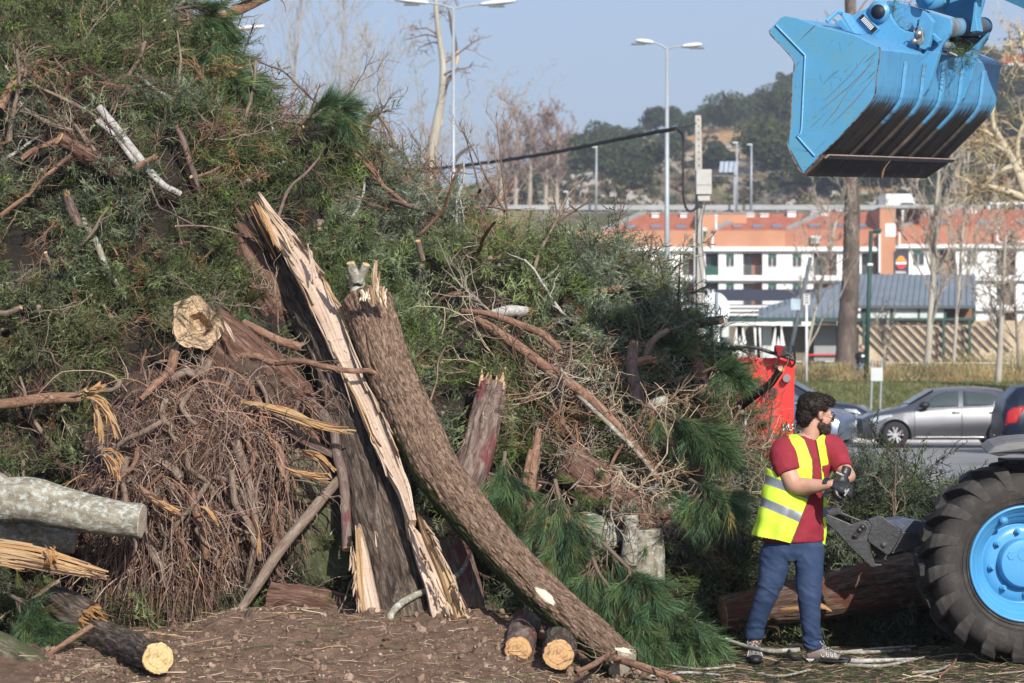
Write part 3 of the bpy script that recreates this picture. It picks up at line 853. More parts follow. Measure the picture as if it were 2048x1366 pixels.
# low stone garden wall with white coping
gw=thing('garden_wall','low rubble stone garden wall with white coping in front of the pavilion','wall')
D5=128.0
MB().box(*b3((1560,724),(1690,770),D5,D5+0.4)).build('wall',M('rubble',[(0.3,(0.22,0.19,0.15)),(0.5,(0.36,0.32,0.26)),(0.7,(0.5,0.46,0.4))],3,0.9,0.6,0.05,8),gw)
MB().box(*b3((1750,727),(2300,775),D5,D5+0.4)).build('wall',MATS['rubble'],gw)
MB().box(*b3((1558,722),(1692,724),D5-0.1,D5+0.5)).build('coping',stone_white,gw)
MB().box(*b3((1748,725),(2300,727),D5-0.1,D5+0.5)).build('coping',stone_white,gw)
bk=MB().box(*b3((1757,722),(1784,768),D5-3,D5-2.4)); bk=bk.build('stone_block',MATS['rubble']); tag(bk,'squat pale stone block standing before the garden wall beside the cyclist','stone block')
# dry shrubs in front of the wall: uncountable strip of vegetation
vg=Big(); rng=np.random.default_rng(9)
DRY=[(0.30,0.20,0.09),(0.22,0.17,0.08),(0.12,0.12,0.05),(0.36,0.28,0.15),(0.07,0.085,0.035)]
for i in range(620):
 u=rng.uniform(1560,2120); d=rng.uniform(103,126) if i % 3 else rng.uniform(129,146); x=(u-1024)/F*d
 if 1700<u<1748 and d<126: continue
 h=rng.uniform(0.3,1.0)*(1.6 if u>1900 and d>128 else 0.8)
 n=60; c=np.array(DRY[rng.integers(0,5)])*rng.uniform(0.7,1.2)
 o_=np.stack([rng.normal(0,0.35,n),rng.normal(0,0.25,n),rng.uniform(0,h,n)],1); top=o_+np.stack([rng.normal(0,0.08,n),rng.normal(0,0.05,n),rng.uniform(0.08,0.3,n)],1)
 v=np.stack([o_+(-0.012,0,0),o_+(0.012,0,0),top],1).reshape(-1,3)+np.array((x,d,float(land_z(x,d))-0.02))
 vg.add(v,t=np.arange(n*3).reshape(-1,3),c=np.array((*c,1)))
tag(vg.build('dry_vegetation',MATS['leaf_far']),'dry straw-coloured weeds and shrubs along the garden wall','vegetation',kind='stuff')
# short grass on the bank
gr=Big(); n=26000
d=rng.uniform(75,104,n); u=rng.uniform(1500,2250,n); x=(u-1024)/F*d; z=land_z(x,d)
o_=np.stack([x,d,z],1); hh=rng.uniform(0.05,0.14,n); top=o_+np.stack([rng.normal(0,0.04,n),rng.normal(0,0.04,n),hh],1)
cc=np.array([(0.07,0.09,0.03),(0.10,0.115,0.04),(0.055,0.07,0.025),(0.17,0.145,0.08)])[rng.integers(0,4,n)]
gr.add(np.stack([o_+(-0.03,0,0),o_+(0.03,0,0),top],1).reshape(-1,3),t=np.arange(n*3).reshape(-1,3),c=np.repeat(np.concatenate((cc,np.ones((n,1))),1),3,0))
tag(gr.build('bank_grass',MATS['leaf_far']),'short grass on the bank behind the parked cars','grass',kind='stuff')

# ------------------------------------------------------------------ posts, lamps and signs
galv=M('galvanised',[(0.3,(0.30,0.33,0.36)),(0.7,(0.38,0.41,0.44))],2,0.45,0,metal=0.2)
lampw=M('lamp_white',(0.72,0.73,0.74),2,0.4,0)
lampd=M('lamp_lens',(0.16,0.17,0.18),2,0.2,0)
def lamp_head(par,a,dirx,l=0.85):
 """flat lens-shaped luminaire starting at a, pointing along dirx"""
 n=12; prof=[]
 for i in range(n+1):
  t_=i/n; prof.append((t_*l,0.045+0.10*math.sin(PI*min(1,t_*0.9+0.05)) ** 0.7))
 v,f=[],[]
 for (s,w) in prof:
  for k in range(8):
   an=k/8*2*PI; v.append((dirx*s,math.cos(an)*w*1.3,math.sin(an)*(w*0.55)+s*0.1))
 for i in range(n):
  for k in range(8): k2=(k+1) % 8; f.append((i*8+k,i*8+k2,(i+1)*8+k2,(i+1)*8+k))
 f += [tuple(range(8)),tuple(n*8+k for k in range(8))]
 h=MB().add(np.array(v)+a,f).build('lamp_head',lampw,par,True)
 MB().box((min(dirx*0.25,dirx*0.7),-0.1,-0.075),(max(dirx*0.25,dirx*0.7),0.1,-0.03)).build('lens',lampd,h).location=V3(a)
def double_lamp(px,ytop,d,label,rb=8.0,rt=3.2,arm=(45,45),rise=(12,3),heads=(1,1)):
 b0=gb(px,d); t=thing('street_lamp',label,'street lamp',b0)
 top=P(px,ytop,d)-b0; top[0]=0; top[1]=0
 MB().tube([(0,0,0),top],[rb/F*d,rt/F*d],14).build('pole',galv,t,True)
 for s,a_,r_,hd in ((-1,arm[0],rise[0],heads[0]),(1,arm[1],rise[1],heads[1])):
  if not hd: continue
  e=top+np.array((s*a_/F*d*0.45,0,r_/F*d*0.8))
  MB().tube([top-(0,0,0.04),top+np.array((s*a_/F*d*0.2,0,r_/F*d*0.4)),e],[0.035,0.03,0.03],6).build('arm',galv,t)
  lamp_head(t,e,s,(a_*0.6)/F*d)
 return t
double_lamp(1334,96,90,'white twin-headed street lamp left of the concrete utility pole',7.5,3,(60,66),(14,4))
double_lamp(907,15,82,'white twin-headed street lamp beside the broken bare tree',4.5,3,(112,118),(12,8))
double_lamp(350,74,86,'street lamp whose single white head pokes out past the top of the heap',4.5,3,(120,170),(12,14),(0,1))
# concrete utility pole with box
D=68.0; b0=gb(1403,D)
up=thing('utility_pole','grey concrete utility pole with a pale meter box and black cable','utility pole',b0)
def u(px,py,d=D): return P(px,py,d)-b0
cpole=M('pole_concrete',[(0.3,(0.30,0.28,0.25)),(0.7,(0.42,0.40,0.36))],5,0.9,0.2)
wt,wb=6.0/F*D,11.5/F*D
zt,zb=u(1397,231)[2],0.0
xt,xb=u(1396,231)[0],u(1403,640)[0]
MB().add([(xb-wb,-wb*.8,zb),(xb+wb,-wb*.8,zb),(xb+wb,wb*.8,zb),(xb-wb,wb*.8,zb),(xt-wt,-wt*.8,zt),(xt+wt,-wt*.8,zt),(xt+wt,wt*.8,zt),(xt-wt,wt*.8,zt)],
  [(0,1,2,3),(4,5,6,7),(0,1,5,4),(1,2,6,5),(2,3,7,6),(3,0,4,7)]).build('pole',cpole,up)
for k,y in enumerate(np.arange(240,336,13)):
 t_=(y-231)/409; xx=xt+(xb-xt)*t_; w_=wt+(wb-wt)*t_; z_=u(0,y)[2]
 MB().tube([(xx,-w_*0.8-0.004,z_),(xx,-w_*0.8+0.01,z_)],[0.018,0.018],8).build('hole',M('hole_dark',(0.03,0.03,0.03),1,0.9,0),up)
bx=M('meter_box',[(0.3,(0.38,0.365,0.34)),(0.7,(0.47,0.455,0.43))],6,0.8,0.1)
def ub(a,b_,y0,y1): p,q_=u(*a),u(*b_); return (p[0],y0,q_[2]),(q_[0],y1,p[2])
mbx=MB().box(*ub((1390,341),(1421,391),-0.42,-0.14)).build('meter_box',bx,up,bevel=0.02)
MB().box(*ub((1389,371),(1422,372.5),-0.43,-0.13)).build('seam',greyw,mbx)
MB().box(*ub((1393,392.5),(1418,404),-0.36,-0.14)).build('lower_box',bx,up,bevel=0.02)
pl=MB().prism([u(1402,617)+(0,-0.2,0),u(1411,617)+(0,-0.2,0),u(1406.5,609)+(0,-0.2,0)],(0,-0.01,0)).build('warning_sign',M('yellow_sign',(0.75,0.6,0.03),1,0.5,0),up)
MB().box(*ub((1399,619),(1412,625),-0.22,-0.2)).build('number_plate',whitep,up)
blackc=M('black_rubber',(0.018,0.018,0.02),3,0.6,0)
cb=MB()
def cable(pts,r,n=40): a=resample(np.array([P(*q_)-b0 for q_ in pts]),n)[0]; cb.tube(a,r,6)
cable([(1352,256,67),(1366,275,67.5),(1366,330,67.5),(1367,395,67.5),(1375,420,67.6),(1388,420,67.6),(1394,408,67.6),(1395,395,67.7)],0.03)
cable([(1394,404,67.7),(1394,460,67.7),(1392,560,67.7),(1395,660,67.7)],0.025)
cable([(1412,404,67.7),(1404,440,67.7),(1404,490,67.7),(1412,560,67.7),(1411,660,67.7)],0.012)
cable([(1395,246,68),(1370,254,67.5),(1352,256,67)],0.014)
cb.build('cable',blackc,up,True)
cab=MB(); a=resample(np.array([P(1352,257,67),P(1250,276,70),P(1100,306,76),P(960,327,82),P(850,338,88),P(700,345,95)]),60)[0]
for k in range(3): cab.tube(a+np.stack([0*a[:,0],0.03*np.cos(np.arange(60)*0.8+k*2),0.03*np.sin(np.arange(60)*0.8+k*2)],1),0.028,6)
tag(cab.build('overhead_cable',blackc,None,True),'thick black twisted power cable sagging from the utility pole to the left','cable')
# green post lamp, mast, sign posts
def post(name,label,cat,px,d,ytop,r,mat,ybot=None,lean=0):
 b0=gb(px,d); t=thing(name,label,cat,b0); top=P(px+lean,ytop,d)-b0
 MB().tube([(0,0,0),top],[r*1.2,r],10).build('pole',mat,t,True); return t,b0,top
t,b0,tp=post('street_lamp','dark green street lamp post with a small arm, right of the thick trunk','street lamp',1732,112,462,0.08,dgreen,lean=10)
MB().box(tp+(-0.05,-0.05,-0.1),tp+(0.38,0.05,0.0)).build('arm',dgreen,t); MB().box(tp+(0.1,-0.12,-0.02),tp+(0.4,0.12,0.08)).build('lamp_head',dgreen,t)
MB().box(*(lambda p: (p+(-0.1,-0.1,0),p+(0.1,0.1,0.08)))(P(1740,531,112)-b0)).build('collar',whitep,t)
t,b0,tp=post('mast','leaning grey steel mast with a pale blue box hanging from it','mast',1566,104,515,0.075,M('mast_grey',(0.10,0.115,0.125),2,0.6,0),lean=55)
MB().box(P(1581,620,104)-b0+(0,-0.1,0),P(1600,598,104)-b0+(0,0.15,0)).build('box',M('pale_blue_box',(0.36,0.45,0.52),2,0.5,0),t)
t,b0,tp=post('info_post','thin white post with a small striped panel on top, beside the leaning mast','post',1613,101,592,0.04,lampw)
pn=MB().box(P(1607,609,101)-b0+(0,-0.06,0),P(1619,588,101)-b0+(0,0,0)).build('panel',whitep,t)
for k in range(4): MB().box(P(1608.5,607-k*5,101)-b0+(0,-0.07,0),P(1617.5,604-k*5,101)-b0+(0,-0.061,0)).build('stripe',railm,pn)
# back of a round road sign
b0=gb(1436,60); t=thing('road_sign','back of a large round road sign on a grey post, right of the utility pole','road sign',b0)
c_=P(1431,621,60)-b0
MB().add(*(lambda n: (np.array([(math.cos(a)*0.31*0.97,y,math.sin(a)*0.385) for y in (0,0.012) for a in np.linspace(0,2*PI,n,endpoint=False)])+c_,[tuple(range(n)),tuple(range(n,2*n))]+[(i,(i+1) % n,n+(i+1) % n,n+i) for i in range(n)]))(36)).build('disc',M('sign_back',(0.62,0.64,0.66),2,0.5,0),t)
MB().tube([c_*(1,1,0)+(-0.02,-0.04,0),c_+(0.03,-0.04,0.38)],[0.03,0.03],8).build('pole',M('post_grey_green',(0.25,0.32,0.33),2,0.5,0),t)
# back-to-front traffic board on two legs (between cars)
b0=gb(1751,80); t=thing('notice_board','small pale board on two thin steel legs standing on the grass behind the cars','notice board',b0)
c_=P(1751,741,80)-b0
for s in (-1,1): MB().tube([(s*0.13-0.02,0,0),(s*0.13+0.05,0,c_[2]+0.3)],[0.03,0.03],8).build('leg',galv,t)
MB().box(c_+(-0.14,-0.05,-0.3),c_+(0.2,-0.03,0.08)).build('board',M('board_grey',(0.5,0.52,0.52),2,0.5,0),t,bevel=0.01)
# highway lamp posts and solar rack
for px,y0,lb in ((1192,295,'thin pale lamp post left on the highway below the hill'),(1134,384,'shortest pale lamp post at the far left of the highway'),(1473,286,'pale highway post beside the solar panels'),(1502,290,'pale highway post right of the solar panels'),(1987,330,'pale highway post behind the twisted limbs at the right')):
 b_=np.array(((px-1024)/F*342,342,20.0 if px>1150 else 19.5)); t=thing('highway_lamp',lb,'lamp post',b_)
 tp=P(px+1,y0,342)-b_; MB().tube([(0,0,0),tp],[0.17,0.1],8).build('pole',galv,t,True); MB().box(tp+(-0.5,-0.1,0),tp+(0.1,0.1,0.12)).build('lamp_head',lampw,t)
b_=np.array((P(1468,415,350)[0],350,20.4)); t=thing('solar_rack','rack of tilted solar panels on a steel frame above the highway','solar panels',b_)
for k in range(4):
 a=P(1438+k*9.5,344,350)-b_; MB().prism([a,a+(0.48,0,0),a+(0.58+0.12,0.8,1.35),a+(0.22,0.8,1.35)],(0,0.03,-0.05)).build('panel',M('solar_panel',(0.33,0.38,0.45),2,0.3,0),t)
MB().box(P(1425,353,350)-b_,P(1474,350,350)-b_+(0,0.3,0)).build('beam',M('mast_grey',(0.1,0.115,0.125)),t)
MB().box(P(1468,425,350)-b_,P(1473,345,350)-b_+(0,0.3,0)).build('post',galv,t)
# house on the hill top right
hp=hill_point(2030,168); hs=thing('hill_house','white house with red tiled roof on the hilltop at the right edge','house',hp); d=hp[1]
def hb(px,py,dd=0): return P(px,py,d+dd)-hp
MB().box((hb(2009,0)[0],0,-3),(hb(2100,0)[0],8,hb(0,127)[2])).build('wall',white,hs)
MB().prism([hb(2006,127),hb(2106,127),hb(2090,108,5),hb(2003,108,5)],(0,0.2,-0.3)).build('roof',tile,hs)
w=MB().box((hb(2021,0)[0],-0.1,hb(0,146)[2]),(hb(2032,0)[0],0.02,hb(0,136)[2])).build('window',shutter,hs)
hp=hill_point(1280-112,312); hs=thing('hill_house','tiny white house half hidden behind the overhead cable on the hill','house',hp); d=hp[1]
MB().box((-1.0,0,-1),(1.0,3,1.3)).build('wall',white,hs); MB().prism([(-1.2,-0.2,1.3),(1.2,-0.2,1.3),(0,-0.2,1.9)],(0,3.4,0)).build('roof',greyw,hs)
# glass shelter at the highway
b_=np.array((P(1978,417,338)[0],338,20.0)); t=thing('glass_shelter','white framed shelter with dark panes above the rightmost roof','shelter',b_)
MB().box((-0.2,0,1.3),(6,2,1.55)).build('roof',whitep,t)
for k in range(6): MB().box((k*1.05+0.15,0.1,0.1),(k*1.05+0.95,0.14,1.28)).build('pane',glass,t); MB().box((k*1.05,0,-0.5),(k*1.05+0.13,0.15,1.3)).build('post',whitep,t)

# ------------------------------------------------------------------ cars
def car_paint(name,col,metal=0.5):
 if name in MATS: return MATS[name]
 m,nt,b,o=nodes_of(name)
 b.inputs['Base Color'].default_value=(*col,1); b.inputs['Metallic'].default_value=metal; b.inputs['Roughness'].default_value=0.32
 b.inputs['Coat Weight'].default_value=0.8; b.inputs['Coat Roughness'].default_value=0.05
 n=noise(nt,coords(nt,'Object'),3,4); r=ramp(nt,[(0.3,tuple(c*0.93 for c in col)),(0.7,tuple(c*1.05 for c in col))],n.outputs['Fac']); nt.links.new(r.outputs[0],b.inputs['Base Color'])
 MATS[name]=m; return m
tyre_m=M('tyre_rubber',(0.022,0.022,0.022),8,0.85,0.2)
alloy=M('alloy',(0.55,0.56,0.58),2,0.3,0,metal=0.8)
cglass=M('car_glass',(0.045,0.06,0.06),2,0.08,0,spec=0.8)
ctrim=M('car_trim',(0.015,0.015,0.016),2,0.5,0)
chrome=M('chrome',(0.7,0.7,0.7),2,0.15,0,metal=1)
redl=M('tail_light',(0.35,0.012,0.012),2,0.25,0)
headl=M('head_light',(0.55,0.58,0.6),6,0.15,0,metal=0.4)

def make_car(name,label,paint,loc,head,L=3.96,W=1.72,prof=None,wheel_x=(0.82,3.36),wr=0.315,windows=True,group=None):
 """front at x=0, rear at x=L, +y is the car's left when it faces -x. prof rows: x, z_bot, z_belt, z_top, w_sill, w_max, w_belt, w_top (half-widths as share of W/2)"""
 t=thing(name,label,'car',loc,head,group)
 prof=np.array(prof)
 xs=np.unique(np.concatenate((np.linspace(0,L,49),prof[:,0])))
 R=[np.interp(xs,prof[:,0],prof[:,k]) for k in range(8)]
 hw=W/2
 rows=[]
 for i,x in enumerate(xs):
  zb,zl,zt=R[1][i],R[2][i],R[3][i]; ws,wm,wb,wt=(R[k][i]*hw for k in (4,5,6,7))
  zm=zb+(zl-zb)*0.55
  half=[(0,zb),(ws*0.6,zb),(ws,zb+0.03),(wm,zb+(zm-zb)*0.5),(wm*1.0,zm),(wb*1.0,zl-0.03),(wb*0.985,zl),((wb*0.5+wt*0.5)*1.02,zl+(zt-zl)*0.5),(wt,zl+(zt-zl)*0.93),(wt*0.7,zt*0.996+0.004*zl),(0,zt+0.012)]
  rows.append(half)
 rows=np.array(rows)  # (nx, 11, 2)
 n=len(xs); k=rows.shape[1]
 # wheel arches: lift the lower edge
 V=[]
 for i,x in enumerate(xs):
  for j in range(k):
   V.append((x,-rows[i,j,0],rows[i,j,1]))
  for j in range(1,k-1):
   V.append((x,rows[i,k-1-j,0],rows[i,k-1-j,1]))
 V=np.array(V); kk=2*k-2
 F_=[]
 for i in range(n-1):
  for j in range(kk):
   j2=(j+1) % kk; F_.append((i*kk+j,i*kk+j2,(i+1)*kk+j2,(i+1)*kk+j))
 F_ += [tuple(range(kk)),tuple((n-1)*kk+j for j in range(kk))]
 me=mesh('body',V,F_,[paint,ctrim],None,True); fix_normals(me)
 body=link('body',me,t)
 # cut wheel wells with a boolean
 bm=bmesh.new()
 for wx in wheel_x:
  for s in (-1,1):
   bmesh.ops.create_cone(bm,cap_ends=True,segments=28,radius1=wr+0.065,radius2=wr+0.065,depth=0.5,matrix=Matrix.Translation((wx,s*hw,wr)) @ Matrix.Rotation(PI/2,4,'X'))
 cm=bpy.data.meshes.new('cut'); bm.to_mesh(cm); bm.free(); cm.materials.append(ctrim); cm.materials.append(ctrim)
 cm.polygons.foreach_set('material_index',np.ones(len(cm.polygons),np.int32))
 co=bpy.data.objects.new('cut',cm); COL.objects.link(co)
 co.parent=t
 md=body.modifiers.new('b','BOOLEAN'); md.operation='DIFFERENCE'; md.object=co; md.solver='EXACT'
 bpy.context.view_layer.update()
 dg=bpy.context.evaluated_depsgraph_get()
 nm=bpy.data.meshes.new_from_object(body.evaluated_get(dg)); body.modifiers.clear(); body.data=nm
 bpy.data.objects.remove(co,do_unlink=True)
 shade_auto(body,28)
 def side(x,z,s=-1,off=0.006):
  """point on the body's side at x, z"""
  i=np.interp(x,xs,np.arange(n)); a=int(min(i,n-2)); f_=i-a
  r=rows[a]*(1-f_)+rows[a+1]*f_
  w=np.interp(z,r[2:,1],r[2:,0])
  return np.array((x,s*(w+off),z))
 def panel(poly,nm_,mat,s=-1,par=None,off=0.006,thick=0.012,sub=5):
  """polygon (x,z) laid on the body's side, split finely so that it follows the surface"""
  bm=bmesh.new()
  vs_=[bm.verts.new((p[0],0,p[1])) for p in poly]; bm.faces.new(vs_)
  for ax,rng_ in ((0,np.arange(min(p[0] for p in poly),max(p[0] for p in poly),0.12)),(2,np.arange(min(p[1] for p in poly),max(p[1] for p in poly),0.07))):
   for c_ in rng_:
    pc=[0,0,0]; pc[ax]=c_; no=[0,0,0]; no[ax]=1
    bmesh.ops.bisect_plane(bm,geom=bm.verts[:]+bm.edges[:]+bm.faces[:],plane_co=pc,plane_no=no)
  for v in bm.verts:
   v.co=V3(side(v.co.x,v.co.z,s,off))
  me_=bpy.data.meshes.new(nm_); bm.to_mesh(me_); bm.free(); me_.materials.append(mat)
  fix_normals(me_)
  o_=link(nm_,me_,par or t); sd=o_.modifiers.new('s','SOLIDIFY'); sd.thickness=thick; sd.offset=0
  for p_ in me_.polygons: p_.use_smooth=True
  return o_
 # wheels
 for wx in wheel_x:
  for s in (-1,1):
   w=wheel_mesh(wr,t,(wx,s*(hw-0.10),wr),s)
 return t,panel,side,body

WH={}
def wheel_mesh(wr,par,loc,s):
 key=round(wr,3)
 if key not in WH:
  n=36; a=np.linspace(0,2*PI,n,endpoint=False)
  pr=[(-0.1,0.68),(-0.1,0.97),(-0.08,1.0),(0.08,1.0),(0.1,0.97),(0.1,0.70),(0.07,0.68)]
  v=[(math.cos(x)*r*wr,y,math.sin(x)*r*wr) for (y,r) in pr for x in a]
  f=[(i*n+j,i*n+(j+1) % n,(i+1)*n+(j+1) % n,(i+1)*n+j) for i in range(len(pr)-1) for j in range(n)]
  ty=mesh('tyre',v,f,tyre_m,None,True)
  rm=MB(); r0=wr*0.69
  v=[(math.cos(x)*r,y,math.sin(x)*r) for (y,r) in ((-0.1,r0),(-0.1,r0*0.9),(0.02,r0*0.86),(0.03,0.01)) for x in a]
  f=[(i*n+j,i*n+(j+1) % n,(i+1)*n+(j+1) % n,(i+1)*n+j) for i in range(3) for j in range(n)]
  rm.add(v,f,0)
  for k in range(5):
   for dv in (-0.16,0.16):
    th=k*2*PI/5+0.3; c,s_=math.cos(th+dv*1.6),math.sin(th+dv*1.6); c0,s0_=math.cos(th),math.sin(th); px_,pz_=-s_,c
    w1,w2=0.016,0.024
    a0=np.array((c0*0.03,-0.085,s0_*0.03)); a1=np.array((c*r0*0.92,-0.09,s_*r0*0.92)); e=np.array((px_,0,pz_))
    rm.prism([a0-e*w1,a0+e*w1,a1+e*w2,a1-e*w2],(0,0.03,0),1)
  rm.tube([(0,-0.095,0),(0,0.0,0)],[0.055,0.055],16,1)
  o_=rm.build('tmp',[ctrim,alloy]); rme=o_.data; bpy.data.objects.remove(o_)
  WH[key]=(ty,rme)
 ty,rme=WH[key]
 e=bpy.data.objects.new('wheel',ty); COL.objects.link(e); e.parent=par; e.location=loc; e.rotation_euler=(0,0,0 if s<0 else PI)
 r=link('rim',rme,e)
 return e

HATCH=[(0.00,0.30,0.50,0.60,.50,.55,.50,.42),(0.06,0.22,0.60,0.70,.70,.80,.74,.60),(0.25,0.20,0.70,0.80,.84,.93,.86,.72),(0.60,0.20,0.79,0.89,.90,.98,.90,.74),(1.02,0.19,0.86,0.98,.92,1.0,.92,.74),(1.25,0.19,0.88,1.07,.92,1.0,.93,.72),
  (1.75,0.19,0.91,1.37,.92,1.0,.93,.66),(2.05,0.19,0.93,1.44,.92,1.0,.93,.65),(2.6,0.19,0.95,1.46,.92,1.0,.93,.64),(3.2,0.20,0.98,1.43,.92,1.0,.92,.62),(3.55,0.24,1.00,1.37,.90,.98,.90,.58),(3.80,0.28,0.99,1.18,.84,.93,.84,.60),(3.93,0.33,0.93,0.99,.74,.86,.76,.6),(3.97,0.40,0.80,0.84,.6,.75,.66,.5)]
silver=car_paint('grey_metallic',(0.12,0.12,0.13),0.7)
navy=M('navy_paint',(0.006,0.011,0.026),3,0.25,0,spec=0.35)
navy2=car_paint('blue_black_paint',(0.016,0.022,0.04),0.3)
paleb=car_paint('silver_blue_paint',(0.12,0.15,0.22),0.5)

def car_windows(t,panel,side,polys,s_list=(-1,1)):
 for s in s_list:
  for p in polys: panel(p,'window',cglass,s)
def windscreen(t,side,x0,z0,x1,z1,nm_='windscreen'):
 a0,a1=side(x0,z0-0.02),side(x1,z1-0.05)
 w0,w1=abs(a0[1])*0.93,abs(a1[1])*0.93
 up_=np.array((0,0,0.02))
 return MB().prism([np.array((x0,-w0,z0)),np.array((x0,w0,z0)),np.array((x1,w1,z1)),np.array((x1,-w1,z1))],up_).build(nm_,cglass,t)

# grey hatchback, side on, facing left
s0=P(1722,893,67.9)
t,panel,side,body=make_car('parked_car','grey metallic hatchback parked side-on with black door mirror',silver,(s0[0],67.9+0.86,0.006),0,prof=HATCH)
for s in (-1,1):
 panel([(1.42,0.965),(2.33,0.995),(2.36,1.36),(2.05,1.35),(1.80,1.26)],'window',cglass,s)
 panel([(2.45,0.998),(3.22,1.03),(3.34,1.10),(3.30,1.22),(3.1,1.31),(2.47,1.36)],'window',cglass,s)
 panel([(1.36,0.94),(2.4,0.972),(3.36,1.005),(3.36,1.02),(2.4,0.987),(1.36,0.955)],'waist_trim',chrome,s,thick=0.02)
 for xx in (1.27,2.40,3.15):
  panel([(xx,0.30),(xx+0.016,0.30),(xx+0.02,0.93),(xx+0.004,0.93)],'door_gap',ctrim,s,off=0.001,thick=0.004)
 for xx in (2.18,3.06): panel([(xx,0.83),(xx+0.18,0.835),(xx+0.18,0.865),(xx,0.86)],'door_handle',chrome,s,off=0.015,thick=0.03)
 panel([(1.2,0.235),(3.0,0.235),(3.0,0.275),(1.2,0.275)],'sill_highlight',M('highlight_metal',(0.5,0.5,0.52),2,0.2,0,metal=0.9),s,off=0.004)  # bright metal strip imitates the highlight along the sill
 panel([(0.22,0.60),(0.42,0.64),(0.78,0.76),(0.72,0.80),(0.45,0.765),(0.25,0.70)],'head_light',headl,s,off=0.008,thick=0.02)
 panel([(3.70,0.78),(3.9,0.80),(3.88,0.93),(3.6,0.96)],'tail_light',redl,s,off=0.008,thick=0.02)
 mp=side(1.52,0.98,s,0.0)
 m=MB(); m.box(mp+(-0.02,s*0.0,0),mp+(0.05,s*0.1,0.04)); m.build('mirror_arm',ctrim,t)
 bm=bmesh.new(); bmesh.ops.create_uvsphere(bm,u_segments=14,v_segments=10,radius=1); me=bpy.data.meshes.new('mirror');
 for v in bm.verts: v.co=Vector((v.co.x*0.13,v.co.y*0.1,v.co.z*0.085))
 bm.to_mesh(me); bm.free(); me.materials.append(ctrim); me.polygons.foreach_set('use_smooth',np.full(len(me.polygons),True))
 o=link('mirror',me,t); o.location=V3(mp+(-0.01,s*0.16,0.05))
windscreen(t,side,1.17,1.045,1.78,1.395)
windscreen(t,side,3.78,1.225,3.50,1.40,'rear_window')
MB().box((0.0,-0.35,0.42),(0.04,0.35,0.58)).build('grille',ctrim,t)

SUV=[(0.00,0.40,0.60,0.70,.50,.60,.55,.45),(0.06,0.30,0.72,0.84,.74,.84,.78,.66),(0.3,0.26,0.86,0.97,.86,.95,.90,.78),(0.8,0.25,0.95,1.05,.92,.99,.92,.78),(1.15,0.25,0.99,1.12,.92,1.0,.93,.76),(1.4,0.25,1.0,1.20,.92,1.0,.93,.72),
 (1.95,0.25,1.02,1.54,.92,1.0,.93,.66),(2.3,0.25,1.04,1.60,.92,1.0,.93,.66),(3.2,0.26,1.06,1.60,.92,1.0,.92,.64),(3.9,0.30,1.08,1.50,.90,.98,.90,.60),(4.15,0.36,1.06,1.2,.84,.93,.86,.62),(4.25,0.42,0.9,0.96,.7,.86,.76,.6)]
# blue-black car, three-quarter behind, facing right: only its nose shows
def face_right(): return PI
p0=P(1731,868,73.0)
t,panel,side,body=make_car('parked_car','blue-black car facing right, parked behind the grey one, mostly hidden by the worker',navy2,(p0[0],71.6,0.006),PI-0.25,L=4.25,W=1.8,prof=SUV,wheel_x=(0.9,3.5),wr=0.33)
for s in (-1,1):
 panel([(1.62,1.06),(2.6,1.08),(2.6,1.48),(2.2,1.5),(1.98,1.42)],'window',cglass,s)
 panel([(2.7,1.08),(3.7,1.12),(3.6,1.4),(2.7,1.48)],'window',cglass,s)
 panel([(0.18,0.76),(0.5,0.82),(0.62,0.9),(0.3,0.88)],'head_light',headl,s,off=0.008,thick=0.02)
 mp=side(1.72,1.06,s,0.0); MB().box(mp+(-0.08,0,0),mp+(0.08,s*0.22,0.14)).build('mirror',ctrim,t,bevel=0.03)
windscreen(t,side,1.28,1.165,2.0,1.56)
# silver-blue car close behind the worker
p0=P(1712,905,63.5)
t,panel,side,body=make_car('parked_car','silver-blue rounded car directly behind the worker in the hi-vis vest',paleb,(p0[0],64.6,0.006),PI-0.42,L=4.1,W=1.75,prof=[(x,a,b_,c*0.985,d_,e,f_,g_) for (x,a,b_,c,d_,e,f_,g_) in SUV],wheel_x=(0.85,3.4),wr=0.32)
for s in (-1,1):
 panel([(1.62,1.06),(2.6,1.08),(2.6,1.45),(2.2,1.47),(1.98,1.40)],'window',cglass,s)
 panel([(2.7,1.08),(3.7,1.12),(3.6,1.38),(2.7,1.45)],'window',cglass,s)
 panel([(0.18,0.74),(0.5,0.80),(0.62,0.88),(0.3,0.86)],'head_light',headl,s,off=0.008,thick=0.02)
windscreen(t,side,1.28,1.15,2.0,1.54)
# dark blue car leaving the frame at the right edge: rear end with red tail light
p0=P(1985,905,63.0)
t,panel,side,body=make_car('parked_car','dark blue car cut off by the right edge, red tail light facing left',navy,(p0[0]+4.50,63.9,0.006),PI,L=4.25,W=1.82,prof=SUV,wheel_x=(0.9,3.45),wr=0.33)
for s in (-1,1):
 panel([(3.98,0.70),(4.22,0.66),(4.16,0.92),(4.04,1.03),(3.76,1.06)],'tail_light',redl,s,off=0.012,thick=0.03)
 panel([(2.7,1.10),(3.66,1.12),(3.55,1.4),(2.7,1.48)],'window',cglass,s)
 panel([(1.62,1.06),(2.6,1.08),(2.6,1.48),(2.2,1.5),(1.98,1.42)],'window',cglass,s)

